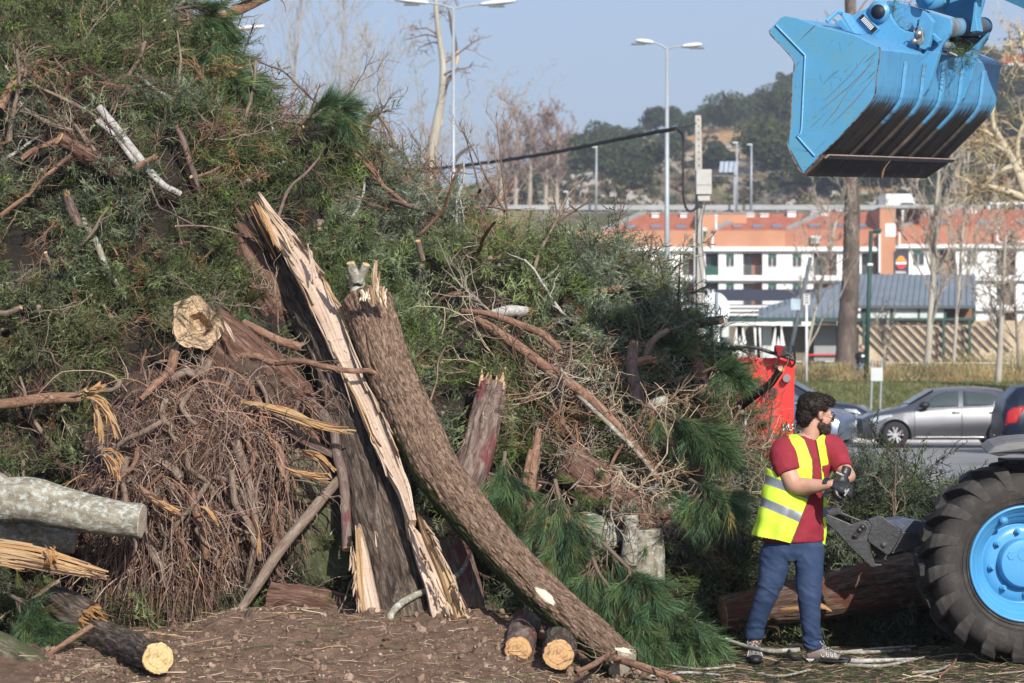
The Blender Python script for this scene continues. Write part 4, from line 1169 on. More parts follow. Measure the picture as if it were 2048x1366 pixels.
# white truck and small cars on the highway
zr=20.70
tp=P(1757,420,350); t=thing('box_truck','white box truck driving on the highway behind the roofs','truck',(tp[0],350,zr))
wv=M('vehicle_white',(0.75,0.76,0.78),2,0.4,0)
MB().box((0.9,0,0.65),(4.2,2.3,2.55)).build('cargo_box',wv,t,bevel=0.05)
MB().box((0.0,0.2,0.7),(0.88,2.2,2.35)).build('tail',M('truck_grey',(0.14,0.17,0.22),1,0.5,0),t)
MB().prism([(4.22,0.1,0.4),(5.9,0.1,0.4),(5.9,0.1,0.95),(5.2,0.1,1.25),(4.8,0.1,2.0),(4.22,0.1,2.1)],(0,2.0,0)).build('cab',wv,t,bevel=0.06)
MB().prism([(4.5,0.07,1.3),(5.05,0.07,1.3),(4.75,0.07,1.85),(4.5,0.07,1.9)],(0,0.05,0)).build('window',cglass,t)
for x in (1.6,4.9): MB().tube([(x,0.0,0.4),(x,0.3,0.4)],[0.42,0.42],18).build('wheel',tyre_m,t)
def small_car(px,label,col,ln=3.9):
 tp=P(px,424,348); t=thing('distant_car',label,'car',(tp[0],348,zr))
 MB().prism([(0,0,0.3),(ln,0,0.3),(ln,0,0.75),(ln*0.8,0,0.92),(0.1,0,0.9)],(0,1.6,0)).build('body',col,t,bevel=0.08)
 MB().prism([(ln*0.12,0.12,0.93),(ln*0.72,0.12,0.93),(ln*0.55,0.25,1.4),(ln*0.22,0.25,1.4)],(0,1.3,0)).build('window',cglass,t,bevel=0.04)
 for x in (0.75,ln-0.8): MB().tube([(x,-0.03,0.32),(x,0.2,0.32)],[0.32,0.32],16).build('wheel',tyre_m,t)
small_car(1790,'small white car on the highway right below the white box truck',wv)
small_car(1495,'small dark car on the highway near the post right of the solar panels',navy)
small_car(1655,'small white car on the highway near the thick trunk',wv)
small_car(1148,'small dark blue car at the far left end of the highway',navy)

# ------------------------------------------------------------------ red machine behind the heap
D=33.0
red=M('red_paint',[(0.3,(0.62,0.022,0.018)),(0.7,(0.72,0.035,0.028))],1.5,0.35,0.05,0.01,3,spec=0.5,patch=((0.5,0.03,0.03),1.2,0.55,0.75))
b0=np.array((P(1590,0,D)[0]-2.3,D,0)); rm=thing('red_machine','bright red vehicle body with mirror and handles behind the edge of the heap','vehicle',b0)
def r_(px,py,dd=0): return P(px,py,D+dd)-b0
top=r_(0,716)[2]
x0,x1=r_(1405,0)[0],r_(1590,0)[0]
zb=0.55
fp=[(x0,0,zb),(x1-0.03,0,zb),(x1,0.0,top-0.03),(x1-0.05,0,top+0.01),(r_(1525,0)[0],0,top),(r_(1505,0)[0],0,top+0.015),(r_(1470,0)[0],0,top-0.0),(x0,0,top+0.02)]
MB().prism(fp,(0,1.7,0)).build('body',red,rm,bevel=0.02)
MB().prism([(r_(1440,0)[0],-0.05,r_(0,742)[2]),(r_(1500,0)[0],-0.05,r_(0,738)[2]),(r_(1500,0)[0],-0.05,r_(0,730)[2]),(r_(1440,0)[0],-0.05,r_(0,736)[2])],(0,0.04,0)).build('ridge',red,rm,bevel=0.01)
m=MB(); m.tube(resample(np.array([r_(1440,700,-0.1),r_(1500,694,-0.1),(r_(1545,706,-0.1)),r_(1590,720,-0.1)]),16)[0],0.022,8); m.build('wiper',ctrim,rm)
m=MB(); m.tube(resample(np.array([r_(1583,690,-0.15),r_(1586,692,-0.15),(r_(1590,722,-0.1)),r_(1584,733,0)]),12)[0],0.012,8); m.build('mirror_arm',ctrim,rm)
mm=MB().prism([r_(1549,690,-0.25),r_(1576,692,-0.25),r_(1578,712,-0.25),r_(1555,716,-0.25),r_(1549,704,-0.25)],(0,0.09,0)).build('mirror',ctrim,rm,bevel=0.02)
MB().prism([r_(1550.5,692,-0.28),r_(1567,693,-0.28),r_(1561,711,-0.28),r_(1556,713,-0.28)],(0,0.02,0)).build('mirror_glass',M('mirror_red',(0.25,0.01,0.015),1,0.15,0),mm)
m=MB().box(r_(1548,738,-0.08),r_(1567,730,0.0)); m.box(r_(1540,790,-0.06),r_(1550,775,0)); m.build('hinge',ctrim,rm,bevel=0.015)
m=MB(); m.tube(resample(np.array([r_(1532,776,-0.02),r_(1530,796,-0.1),r_(1548,798,-0.1),r_(1552,780,-0.02)]),12)[0],0.012,6); m.build('handle',ctrim,rm)
MB().tube([r_(1573,757,-0.12),r_(1573,757,0)],[0.042,0.05],16).build('lamp',M('lamp_grey',(0.2,0.22,0.22),1,0.3,0),rm)
MB().tube([r_(1506,776,-0.02),r_(1506,776,0)],[0.055,0.055],20).build('sticker',M('sticker_blue',(0.05,0.3,0.65),1,0.5,0),rm)
text3('BU','lettering',whitep,r_(1576,855,-0.015),0.10,rm,bold=0.002)
for x in (x0+0.2,x1-0.35): MB().tube([(x,0.1,0.42),(x,0.45,0.42)],[0.42,0.42],24).build('wheel',tyre_m,rm,True)
MB().box((x0+0.1,0.5,0.35),(x1-0.1,1.5,0.56)).build('chassis',ctrim,rm)

# ------------------------------------------------------------------ the heap of felled trees
CPX=np.array([-900,0,300,380,450,500,560,640,700,750,860,960,1010,1130,1235,1290,1370,1410,1480,1560,1640,1690,1750,1820,1880,1930,1990],float)
CPY=np.array([1190,-62,-22,60,165,250,280,275,318,372,452,500,524,548,566,610,712,800,880,945,1000,995,965,1010,1075,1160,1262],float)
def crest_d(px): return np.interp(px,[-900,900,1300,1560,1750,2000],[23.2,23.0,22.0,20.9,21.2,20.6])
_cx=(CPX-1024)/F*crest_d(CPX)
_cz=H+(HZ-CPY)/F*crest_d(CPX)
_cy=crest_d(CPX)
def heap_z(x,y,lump=True):
 x=np.asarray(x,float); y=np.asarray(y,float)
 zc=np.maximum(np.interp(x,_cx,_cz),0); yc=np.interp(x,_cx,_cy)
 yf=np.interp(x,[-8,-4,0.8,1.4,2.2,3.5],[20.6,19.3,19.35,19.75,20.0,20.0])
 t=(y-yf)/(yc-yf)
 g=np.where(t<1,np.sin(np.clip(t,0,1)*PI/2) ** 0.72,np.cos(np.clip((y-yc)/4.2,0,1)*PI/2))
 z=zc*g
 if lump:
  n=fbm(np.stack([x*0.9,y*0.9,0*x+2],-1),2,4)*0.30+fbm(np.stack([x*2.8,y*2.8,0*x],-1),2,9)*0.19
  z=z+n*1.55*np.clip(z/0.8,0,1)*(1-0.75*smooth(t,0.75,1.0))
 return np.maximum(z,-0.05)
def surf_d(px,py,off=0.0):
 d=np.arange(17.5,27,0.02)
 x=(px-1024)/F*d; z=H+(HZ-py)/F*d
 k=np.where(heap_z(x,d) >= z)[0]
 return (d[k[0]] if len(k) else float(crest_d(px)))-off
def S(px,py,off=0.1): return P(px,py,surf_d(px,py,off))

gx=np.arange(-8.2,3.6,0.05); gy=np.arange(19.0,27.6,0.05)
X,Y=np.meshgrid(gx,gy,indexing='ij'); Z=heap_z(X,Y)
# overhang jitter so that the mass under the foliage is rough
nx,ny=X.shape
J=np.stack([vnoise(np.stack([X*9,Y*9,0*X+k],-1).reshape(-1,3),k).reshape(nx,ny) for k in (1,2,3)],-1)*0.035*np.clip(Z,0,1)[...,None]
V=(np.stack([X,Y,Z-0.06],-1)+J).reshape(-1,3)
ii,jj=np.meshgrid(np.arange(nx-1),np.arange(ny-1),indexing='ij')
Q=np.stack([ii*ny+jj,(ii+1)*ny+jj,(ii+1)*ny+jj+1,ii*ny+jj+1],-1).reshape(-1,4)
zq=Z.reshape(-1)[Q].max(1); Q=Q[zq>0.02]
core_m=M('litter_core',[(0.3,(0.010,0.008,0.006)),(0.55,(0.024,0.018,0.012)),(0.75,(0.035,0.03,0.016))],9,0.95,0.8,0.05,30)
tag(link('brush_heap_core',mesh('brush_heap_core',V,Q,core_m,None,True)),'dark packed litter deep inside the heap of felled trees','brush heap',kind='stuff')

# ---- leaf templates ---------------------------------------------------------
TWC=(0.13,0.095,0.065,1)
def tri_strip(a,b,w,side):
 return [a-side*w,a+side*w,b]
def cypress_template(seed,L=0.30):
 rng=np.random.default_rng(seed); v,c=[],[]
 ax=[np.zeros(3)]; d=np.array((1.0,0,0)); n=11
 for i in range(n):
  d=d+rng.normal(0,0.10,3)+np.array((0,0,-0.03)); d /= np.linalg.norm(d); ax.append(ax[-1]+d*L/n)
 ax=np.array(ax)
 for i in range(n):
  s=np.cross(ax[i+1]-ax[i],(0,0,1)); s /= np.linalg.norm(s)
  v += tri_strip(ax[i],ax[i+1],0.0022,s); c += [TWC]*3
  v += tri_strip(ax[i],ax[i+1],0.0022,np.array((0,0,1.0))); c += [TWC]*3
 for i in range(1,n+1):
  for sgn in (-1,1):
   if rng.random()<0.12: continue
   t0=ax[i]-ax[i-1]; t0 /= np.linalg.norm(t0)
   sd=np.array((0,sgn*1.0,0))+rng.normal(0,0.45,3)
   dr=t0*0.75+sd*0.7; dr /= np.linalg.norm(dr)
   l=L*0.36*(1-0.55*i/n)*rng.uniform(0.7,1.25)
   m=5; p=ax[i].copy()
   base=rng.uniform(0.7,1.25)
   for k in range(m):
    dr2=dr+rng.normal(0,0.18,3); dr2 /= np.linalg.norm(dr2); p2=p+dr2*l/m
    s=np.cross(dr2,(0,0,1)); s /= max(np.linalg.norm(s),1e-6)
    g=base*rng.uniform(0.8,1.25)*(0.85+0.3*k/m)
    col=(0.76*g,1.0*g,0.42*g,1)
    v += tri_strip(p,p2+dr2*0.006,0.0030,s); c += [col]*3
    for sg2 in (-1,1):
     tip=p2+(dr2*0.7+s*sg2*0.8+rng.normal(0,0.5,3))*l*0.30*rng.uniform(0.6,1.2)
     v += tri_strip(p2,tip,0.0034,dr2*0.5+np.array((0,0,0.6))); c += [col]*3
    p=p2
 v=np.array(v); return v,np.arange(len(v)).reshape(-1,3),np.array(c)
def pine_template(seed,n=60,L=0.15,stalk=0.15):
 rng=np.random.default_rng(seed); v,c=[],[]
 for i in range(n):
  t_=rng.uniform(0.1,1.0); o_=np.array((t_*stalk,0,0))
  a=rng.uniform(0,2*PI); spread=rng.uniform(0.15,0.55)
  d=np.array((1.0,math.cos(a)*spread,math.sin(a)*spread)); d /= np.linalg.norm(d)
  l=L*rng.uniform(0.7,1.1); m1=o_+d*l*0.5; m2=o_+d*l+np.array((0,0,-0.16*l))+rng.normal(0,0.006,3)
  s=np.cross(d,rng.normal(0,1,3)); s /= np.linalg.norm(s); w=0.0012
  g=rng.uniform(0.7,1.3); col=(0.74*g,1.0*g,0.60*g,1)
  v += [o_-s*w,o_+s*w,m1+s*w,o_-s*w,m1+s*w,m1-s*w,m1-s*w,m1+s*w,m2]; c += [col]*9
 for k in range(3):
  s=np.array((0,math.cos(k*2.1),math.sin(k*2.1))); v += [-s*0.004,s*0.004,np.array((stalk,0,0))]; c += [(1.6,1.0,0.7,1)]*3
 v=np.array(v); return v,np.arange(len(v)).reshape(-1,3),np.array(c)
def twig_template(seed,L=0.55,nb=7,r=0.0045):
 rng=np.random.default_rng(seed); B_=Big(); PP,RR=[],[]
 def walk(p,d,l,n,w):
  pts=[p]
  for i in range(n-1):
   d=d+rng.normal(0,w,3); d /= np.linalg.norm(d); pts.append(pts[-1]+d*l/(n-1))
  return np.array(pts)
 main=walk(np.zeros(3),np.array((1.0,0,0)),L,9,0.16); PP.append(main); RR.append(np.linspace(r,r*0.35,9))
 for _ in range(nb):
  i=rng.integers(1,7); d=main[i+1]-main[i]; d /= np.linalg.norm(d); s=rng.normal(0,1,3)
  b_=walk(main[i],d*0.7+s*0.5,L*rng.uniform(0.25,0.6),9,0.2); PP.append(b_); RR.append(np.linspace(r*0.6,r*0.25,9))
  for _ in range(3):
   j=rng.integers(2,8); s=rng.normal(0,1,3); PP.append(walk(b_[j],s/np.linalg.norm(s)*0.7+d*0.5,L*rng.uniform(0.08,0.25),9,0.25)); RR.append(np.linspace(r*0.4,r*0.2,9))
 B_.tubes(np.array(PP),np.array(RR),3)
 return np.concatenate(B_.v),np.concatenate(B_.q),np.ones((B_.n,4))
def hidden_obj(name,v,f,c,mat):
 me=mesh(name,v,f,mat,None,False,{'tint': c}); return bpy.data.objects.new(name,me)

leaf_m=tint_mat('conifer_leaf',0.65,0.18,0.22,instancer=True)
needle_m=tint_mat('pine_needle',0.45,0.12,0.4,instancer=True)
twig_m=tint_mat('twig_bark',0.85,0.0,0.2,instancer=True)
T_CYP=[hidden_obj('cypress_sprig',*cypress_template(100+k),leaf_m) for k in range(6)]
T_PINE=[hidden_obj('pine_sprig',*pine_template(200+k),needle_m) for k in range(5)]
T_TWIG=[hidden_obj('twig',*twig_template(300+k),twig_m) for k in range(7)]

def scatter(name,label,cat,pts,rot,scl,tint,templates,parent=None,kind='stuff',rng=None):
 rng=rng or np.random.default_rng(1)
 me=bpy.data.meshes.new(name); n=len(pts)
 me.vertices.add(n); me.vertices.foreach_set('co',np.asarray(pts,np.float32).ravel())
 for nm,dt,val in (('rot','FLOAT_VECTOR',rot),('itint','FLOAT_VECTOR',tint)):
  a=me.attributes.new(nm,dt,'POINT'); a.data.foreach_set('vector',np.asarray(val,np.float32).ravel())
 a=me.attributes.new('scl','FLOAT','POINT'); a.data.foreach_set('value',np.asarray(scl,np.float32).ravel())
 a=me.attributes.new('idx','INT','POINT'); a.data.foreach_set('value',rng.integers(0,len(templates),n).astype(np.int32))
 o=link(name,me,parent)
 ng=bpy.data.node_groups.new(name,'GeometryNodeTree')
 ng.interface.new_socket('Geometry',in_out='INPUT',socket_type='NodeSocketGeometry'); ng.interface.new_socket('Geometry',in_out='OUTPUT',socket_type='NodeSocketGeometry')
 gi,go=ng.nodes.new('NodeGroupInput'),ng.nodes.new('NodeGroupOutput')
 iop=ng.nodes.new('GeometryNodeInstanceOnPoints'); iop.inputs['Pick Instance'].default_value=True
 join=ng.nodes.new('GeometryNodeJoinGeometry')
 for tob in templates:
  oi=ng.nodes.new('GeometryNodeObjectInfo'); oi.inputs['Object'].default_value=tob; oi.inputs['As Instance'].default_value=True
  ng.links.new(oi.outputs['Geometry'],join.inputs[0])
 ng.links.new(gi.outputs[0],iop.inputs['Points']); ng.links.new(join.outputs[0],iop.inputs['Instance'])
 def attr(nm,dt):
  a_=ng.nodes.new('GeometryNodeInputNamedAttribute'); a_.data_type=dt; a_.inputs['Name'].default_value=nm; return a_.outputs['Attribute']
 e2r=ng.nodes.new('FunctionNodeEulerToRotation'); ng.links.new(attr('rot','FLOAT_VECTOR'),e2r.inputs[0]); ng.links.new(e2r.outputs[0],iop.inputs['Rotation'])
 ng.links.new(attr('scl','FLOAT'),iop.inputs['Scale']); ng.links.new(attr('idx','INT'),iop.inputs['Instance Index'])
 ng.links.new(iop.outputs[0],go.inputs[0])
 md=o.modifiers.new('scatter','NODES'); md.node_group=ng
 tag(o,label,cat if parent is None else None,kind=kind)
 return o

def euler_for(dirs,roll):
 """euler angles taking +x to dirs, with a roll about it"""
 out=np.empty((len(dirs),3))
 for i,d in enumerate(dirs):
  q_=Vector(d).to_track_quat('X','Z')
  e=(q_.to_matrix() @ Matrix.Rotation(float(roll[i]),3,'X')).to_euler(); out[i]=e
 return out

# ---- sample the heap's surface ---------------------------------------------
rng=np.random.default_rng(21)
xx=rng.uniform(-7.6,3.4,330000); yy=rng.uniform(19.2,26.2,330000)
e=0.02; z0=heap_z(xx,yy); zx=(heap_z(xx+e,yy)-z0)/e; zy=(heap_z(xx,yy+e)-z0)/e
area=np.sqrt(1+zx ** 2+zy ** 2)
ycr=np.interp(xx,_cx,_cy)
pr=np.minimum(area,9)/9*np.where(yy>ycr+0.4,0.2,1.0)*np.where(xx<-4.1,0.25,1.0)
ok=(rng.random(len(xx))<pr) & (z0>0.04)
xx,yy,z0,zx,zy=xx[ok],yy[ok],z0[ok],zx[ok],zy[ok]
NRM=np.stack([-zx,-zy,np.ones_like(zx)],1); NRM /= np.linalg.norm(NRM,axis=1,keepdims=True)
PTS=np.stack([xx,yy,z0],1)
PX=1024+F*xx/yy; PY=HZ+F*(H-z0)/yy
print('heap samples',len(PTS))
def blob(cx,cy,rx,ry,ang=0):
 c,s=math.cos(math.radians(ang)),math.sin(math.radians(ang)); dx,dy=PX-cx,PY-cy
 u_,v_=dx*c+dy*s,-dx*s+dy*c
 return np.exp(-((u_/rx) ** 2+(v_/ry) ** 2)*1.2)
roots_w=np.maximum.reduce([blob(390,1000,240,230),blob(330,760,200,90),blob(590,1180,90,90)])
pine_w=np.maximum.reduce([blob(450,90,120,160),blob(650,240,90,50),blob(1120,950,110,190),blob(1230,1150,150,120),blob(1350,700,90,110),blob(1400,850,130,80),blob(480,620,50,70),blob(1000,780,60,60),blob(700,480,60,40),blob(120,1060,120,60),blob(60,1210,120,80),blob(1420,960,90,60)])
twig_w=np.maximum.reduce([blob(1150,750,260,60,40),blob(1200,930,230,80,38),blob(190,290,300,55,32),blob(860,460,130,50,30),blob(250,560,120,110)*0.7,blob(80,200,180,120)*0.6,blob(400,300,130,60),blob(1420,880,110,90)*0.7,blob(960,900,80,60),blob(700,280,140,70,40)*0.8,blob(80,800,160,140)*0.7])
flow_w=np.maximum.reduce([blob(1150,750,230,50,40),blob(1200,930,220,75,38),blob(1400,930,70,40)*0.5])
trunk_w=np.maximum.reduce([blob(600,950,150,260,30),blob(850,1100,130,180),blob(520,760,130,60,45)*0.8,blob(930,880,55,110),blob(1250,1020,110,60,20),blob(560,560,60,110,-30)])
u01=rng.random(len(PTS))
is_pine=(pine_w>0.45) & (u01<0.55)
is_root=(roots_w>0.42)
dens=np.ones(len(PTS)); dens *= np.where(flow_w>0.4,0.25,np.where(twig_w>0.4,0.7,1.0))*np.where(is_root,0.03,1.0)*np.where(trunk_w>0.5,0.12,1.0)
clump=fbm(np.stack([xx*2.4,yy*2.4,z0*2.4],1),3,77)
dens *= 0.07+0.93*smooth(clump,-0.20,0.10)
dens=np.where(PX>1650,np.maximum(dens,0.9),dens)
ok=rng.random(len(PTS))<dens
cy_=np.where(ok & ~is_pine)[0]
if len(cy_)>30000: cy_=rng.choice(cy_,30000,replace=False)
def dirs_for(idx,out=0.7,down=-0.15,jit=0.75):
 d=NRM[idx]*out+rng.normal(0,jit,(len(idx),3))+np.array((0,0,down)); return d/np.linalg.norm(d,axis=1,keepdims=True)
d=dirs_for(cy_,0.6,-0.45,0.55)
off=NRM[cy_]*(rng.uniform(-0.12,0.13,len(cy_))+0.20*clump[cy_])[:,None]
# colour zones: fresh green, dusty grey-green, dry brown
cz=fbm(np.stack([xx*1.1,yy*1.1,z0*1.1],1),3,31)[cy_]; cz2=rng.random(len(cy_))
green=np.array((0.105,0.105,0.115));
A=np.array((0.160,0.152,0.15)); Bc=np.array((0.212,0.19,0.31)); Cc=np.array((0.21,0.15,0.20)); Dc=np.array((0.19,0.20,0.12))
pxc,pyc=PX[cy_],PY[cy_]
leftb=smooth(pxc,1000,300)*0.4
w=np.zeros((len(cy_),4)); w[:,0]=1
w_b=smooth(cz,-0.05,0.35); w_c=smooth(-cz,0.15,0.45)*(0.25+leftb*0.6);
tint=A*(1-w_b-w_c)[:,None]+Bc*w_b[:,None]+Cc*w_c[:,None]
dry=cz2<0.025+0.03*leftb
tint[dry]=np.array((0.42,0.17,0.2))*0.8
tint[(cz2>0.9)]=Dc
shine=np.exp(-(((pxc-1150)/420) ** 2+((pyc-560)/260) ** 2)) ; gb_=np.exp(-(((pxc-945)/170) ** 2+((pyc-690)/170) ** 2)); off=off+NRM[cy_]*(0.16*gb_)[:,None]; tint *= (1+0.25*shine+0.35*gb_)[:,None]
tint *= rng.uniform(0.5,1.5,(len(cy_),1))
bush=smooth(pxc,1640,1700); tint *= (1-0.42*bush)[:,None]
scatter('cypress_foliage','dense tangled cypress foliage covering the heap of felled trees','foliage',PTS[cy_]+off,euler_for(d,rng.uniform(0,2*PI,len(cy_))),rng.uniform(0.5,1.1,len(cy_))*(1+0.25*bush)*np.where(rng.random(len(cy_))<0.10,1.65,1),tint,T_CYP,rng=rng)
print('cypress',len(cy_))
pi_=np.where(is_pine & (rng.random(len(PTS))<0.30*(0.4+0.6*smooth(clump,-0.3,0.05))) & ~is_root)[0]
d=dirs_for(pi_,0.55,-0.45,0.5)
d[PX[pi_]<560]=(lambda k: k/np.linalg.norm(k,axis=1,keepdims=True))(d[PX[pi_]<560]+np.array((0.5,-0.2,0.1)))
tint=np.array((0.16,0.165,0.09))*rng.uniform(0.5,1.5,(len(pi_),1))
scatter('pine_foliage','long-needled pine foliage hanging in bunches from the heap','foliage',PTS[pi_]+NRM[pi_]*rng.uniform(-0.02,0.22,(len(pi_),1)),euler_for(d,rng.uniform(0,6,len(pi_))),rng.uniform(0.7,1.25,len(pi_)),tint,T_PINE,rng=rng)
print('pine',len(pi_))
tw=np.where(rng.random(len(PTS))<(0.011+0.10*np.clip(twig_w-0.15,0,1)+0.24*np.clip(flow_w-0.1,0,1)+0.012*(PX<600))*np.where(is_root,0.5,1))[0]
d=dirs_for(tw,0.25,-0.05,0.7)
m_=flow_w[tw]>0.3; flow=np.array((0.8,-0.15,-0.6)); d[m_]=d[m_]*0.75+flow*np.sign(rng.normal(0.6,1,(m_.sum(),1)))*0.7; d /= np.linalg.norm(d,axis=1,keepdims=True)
tc=np.array([(0.22,0.155,0.11),(0.30,0.235,0.18),(0.15,0.095,0.07),(0.36,0.31,0.26),(0.26,0.14,0.085),(0.12,0.06,0.055),(0.42,0.36,0.29),(0.46,0.36,0.25)])[np.where(flow_w[tw]>0.4,rng.choice([0,1,3,4,6,7],len(tw)),rng.choice([0,1,2,2,4,5],len(tw)))]*rng.uniform(0.7,1.2,(len(tw),1))
scatter('twig_tangle','tangle of thin bare twigs woven through the heap','twigs',PTS[tw]+NRM[tw]*rng.uniform(0.0,0.2,(len(tw),1)),euler_for(d,rng.uniform(0,6,len(tw))),rng.uniform(0.5,1.4,len(tw))*np.where(flow_w[tw]>0.4,1.3,0.9),tc,T_TWIG,rng=rng)
print('twigs',len(tw))

# ------------------------------------------------------------------ bark and wood
def bark_mat(name,cols,moss=None,lichen=None,sc=14,str_=0.22,bmp=0.8,peel=None,sharp=1.0):
 """cols: dark furrow tone to ridge tone, by the noise that also shapes the ridges; mask attribute = moss"""
 m,nt,b,o=nodes_of(name)
 v=coords(nt,'rest',(1,1,str_))
 n1=noise(nt,v,sc,8,0.68,1.1)
 r=ramp(nt,[(0.5-0.17*sharp,cols[0]),(0.5,cols[1]),(0.5+0.16*sharp,cols[2])],n1.outputs['Fac'])
 c=r.outputs[0]
 if peel:
  n4=noise(nt,coords(nt,'rest',(1,1,0.45)),7,4,0.6); f=ramp(nt,[(0.54,(0,0,0)),(0.60,(1,1,1))],n4.outputs['Fac']); c=mixc(nt,f.outputs[0],c,peel)
 if lichen:
  n2=noise(nt,coords(nt,'rest'),22,6,0.75); f=ramp(nt,[(0.50,(0,0,0)),(0.60,(1,1,1))],n2.outputs['Fac']); c=mixc(nt,f.outputs[0],c,lichen)
 if moss:
  at=nt.nodes.new('ShaderNodeAttribute'); at.attribute_name='mask'
  n3=noise(nt,coords(nt,'rest'),16,6,0.7)
  ad=nt.nodes.new('ShaderNodeMath'); ad.operation='ADD'; nt.links.new(at.outputs['Fac'],ad.inputs[0]); nt.links.new(n3.outputs['Fac'],ad.inputs[1])
  f=ramp(nt,[(0.98,(0,0,0)),(1.0,(1,1,1))],None);
  mr=nt.nodes.new('ShaderNodeMapRange'); mr.inputs[1].default_value=0.95; mr.inputs[2].default_value=1.12; nt.links.new(ad.outputs[0],mr.inputs[0])
  mc=ramp(nt,[(0.35,tuple(k*0.5 for k in moss)),(0.65,moss)],noise(nt,coords(nt,'rest'),90,4,0.8).outputs['Fac'])
  c=mixc(nt,mr.outputs[0],c,mc.outputs[0])
 nt.links.new(c,b.inputs['Base Color']); b.inputs['Roughness'].default_value=0.88; b.inputs['Specular IOR Level'].default_value=0.25
 n5=noise(nt,v,sc*2.6,8,0.75); bump(nt,b,n5.outputs['Fac'],bmp,0.02)
 MATS[name]=m; return m
def wood_mat(name,cols,sc=30,str_=0.05,coord='rest',dirt=(0.10,0.07,0.045)):
 m,nt,b,o=nodes_of(name)
 v=coords(nt,coord,(1,1,str_)); n1=noise(nt,v,sc,6,0.65,0.3)
 r=ramp(nt,[(0.3,cols[0]),(0.5,cols[1]),(0.7,cols[2])],n1.outputs['Fac'])
 n2=noise(nt,coords(nt,coord),26,6,0.8); f=ramp(nt,[(0.55,(0,0,0)),(0.66,(0.9,0.9,0.9))],n2.outputs['Fac'])
 c=mixc(nt,f.outputs[0],r.outputs[0],dirt)
 nt.links.new(c,b.inputs['Base Color']); b.inputs['Roughness'].default_value=0.7; b.inputs['Specular IOR Level'].default_value=0.3
 bump(nt,b,n1.outputs['Fac'],0.7,0.015); MATS[name]=m; return m
def end_mat(name,a,b_,ring=(0.3,0.2,0.1)):
 """sawn end grain: rings about the centre, from the rest attribute"""
 m,nt,b,o=nodes_of(name)
 at=nt.nodes.new('ShaderNodeAttribute'); at.attribute_name='rest'
 sx=nt.nodes.new('ShaderNodeSeparateXYZ'); nt.links.new(at.outputs['Vector'],sx.inputs[0])
 cb=nt.nodes.new('ShaderNodeCombineXYZ'); nt.links.new(sx.outputs[0],cb.inputs[0]); nt.links.new(sx.outputs[1],cb.inputs[1])
 ln=nt.nodes.new('ShaderNodeVectorMath'); ln.operation='LENGTH'; nt.links.new(cb.outputs[0],ln.inputs[0])
 n0=noise(nt,cb.outputs[0],9,3); ma=nt.nodes.new('ShaderNodeMath'); ma.operation='MULTIPLY_ADD'; ma.inputs[1].default_value=0.03
 nt.links.new(n0.outputs['Fac'],ma.inputs[0]); nt.links.new(ln.outputs['Value'],ma.inputs[2])
 sn=nt.nodes.new('ShaderNodeMath'); sn.operation='MULTIPLY'; sn.inputs[1].default_value=270; nt.links.new(ma.outputs[0],sn.inputs[0])
 s2=nt.nodes.new('ShaderNodeMath'); s2.operation='SINE'; nt.links.new(sn.outputs[0],s2.inputs[0])
 mr=nt.nodes.new('ShaderNodeMapRange'); mr.inputs[1].default_value=-1; mr.inputs[2].default_value=1; mr.inputs[3].default_value=0.0; mr.inputs[4].default_value=0.6; nt.links.new(s2.outputs[0],mr.inputs[0])
 n1=noise(nt,cb.outputs[0],14,5); c0=mixc(nt,n1.outputs['Fac'],a,b_)
 c=mixc(nt,mr.outputs[0],c0,ring); dn=ramp(nt,[(0.50,(0,0,0)),(0.62,(0.85,0.85,0.85))],noise(nt,cb.outputs[0],22,7,0.75).outputs['Fac']); c=mixc(nt,dn.outputs[0],c,tuple(k*0.42 for k in ring))
 nt.links.new(c,b.inputs['Base Color']); b.inputs['Roughness'].default_value=0.75
 bump(nt,b,noise(nt,cb.outputs[0],60,5).outputs['Fac'],0.4,0.01); MATS[name]=m; return m

BK_log=bark_mat('bark_furrowed',[(0.075,0.042,0.027),(0.21,0.135,0.092),(0.37,0.255,0.18)],moss=(0.045,0.058,0.012),sc=72,str_=0.21,bmp=1.0,sharp=0.6)
BK_dark=bark_mat('bark_stringy',[(0.028,0.02,0.016),(0.09,0.066,0.05),(0.20,0.155,0.125)],moss=(0.06,0.075,0.02),sc=46,str_=0.12,bmp=1.0,sharp=0.7)
BK_red=bark_mat('bark_red_fibrous',[(0.06,0.03,0.022),(0.16,0.085,0.06),(0.29,0.18,0.135)],moss=(0.06,0.075,0.02),sc=48,str_=0.08,bmp=1.0,sharp=0.7)
BK_green=bark_mat('bark_green_mossy',[(0.04,0.033,0.022),(0.11,0.10,0.065),(0.20,0.18,0.13)],moss=(0.10,0.115,0.05),sc=44,str_=0.16,sharp=0.7)
BK_lich=bark_mat('bark_grey_lichen',[(0.13,0.115,0.085),(0.24,0.215,0.165),(0.34,0.31,0.25)],lichen=(0.42,0.44,0.40),sc=12,str_=0.5,bmp=0.5)
BK_pine=bark_mat('bark_pine_orange',[(0.12,0.06,0.04),(0.26,0.145,0.095),(0.38,0.25,0.18)],sc=34,str_=0.35,bmp=0.8)
BK_twig=bark_mat('bark_branch',[(0.10,0.07,0.05),(0.21,0.155,0.12),(0.32,0.25,0.20)],sc=40,str_=0.2,bmp=0.5)
BK_birch=bark_mat('bark_birch',[(0.20,0.18,0.16),(0.38,0.36,0.34),(0.50,0.49,0.46)],sc=18,str_=1.5,bmp=0.3)
BK_black=bark_mat('bark_black',[(0.012,0.010,0.010),(0.03,0.025,0.024),(0.06,0.05,0.045)],sc=30,str_=0.3,bmp=0.5)
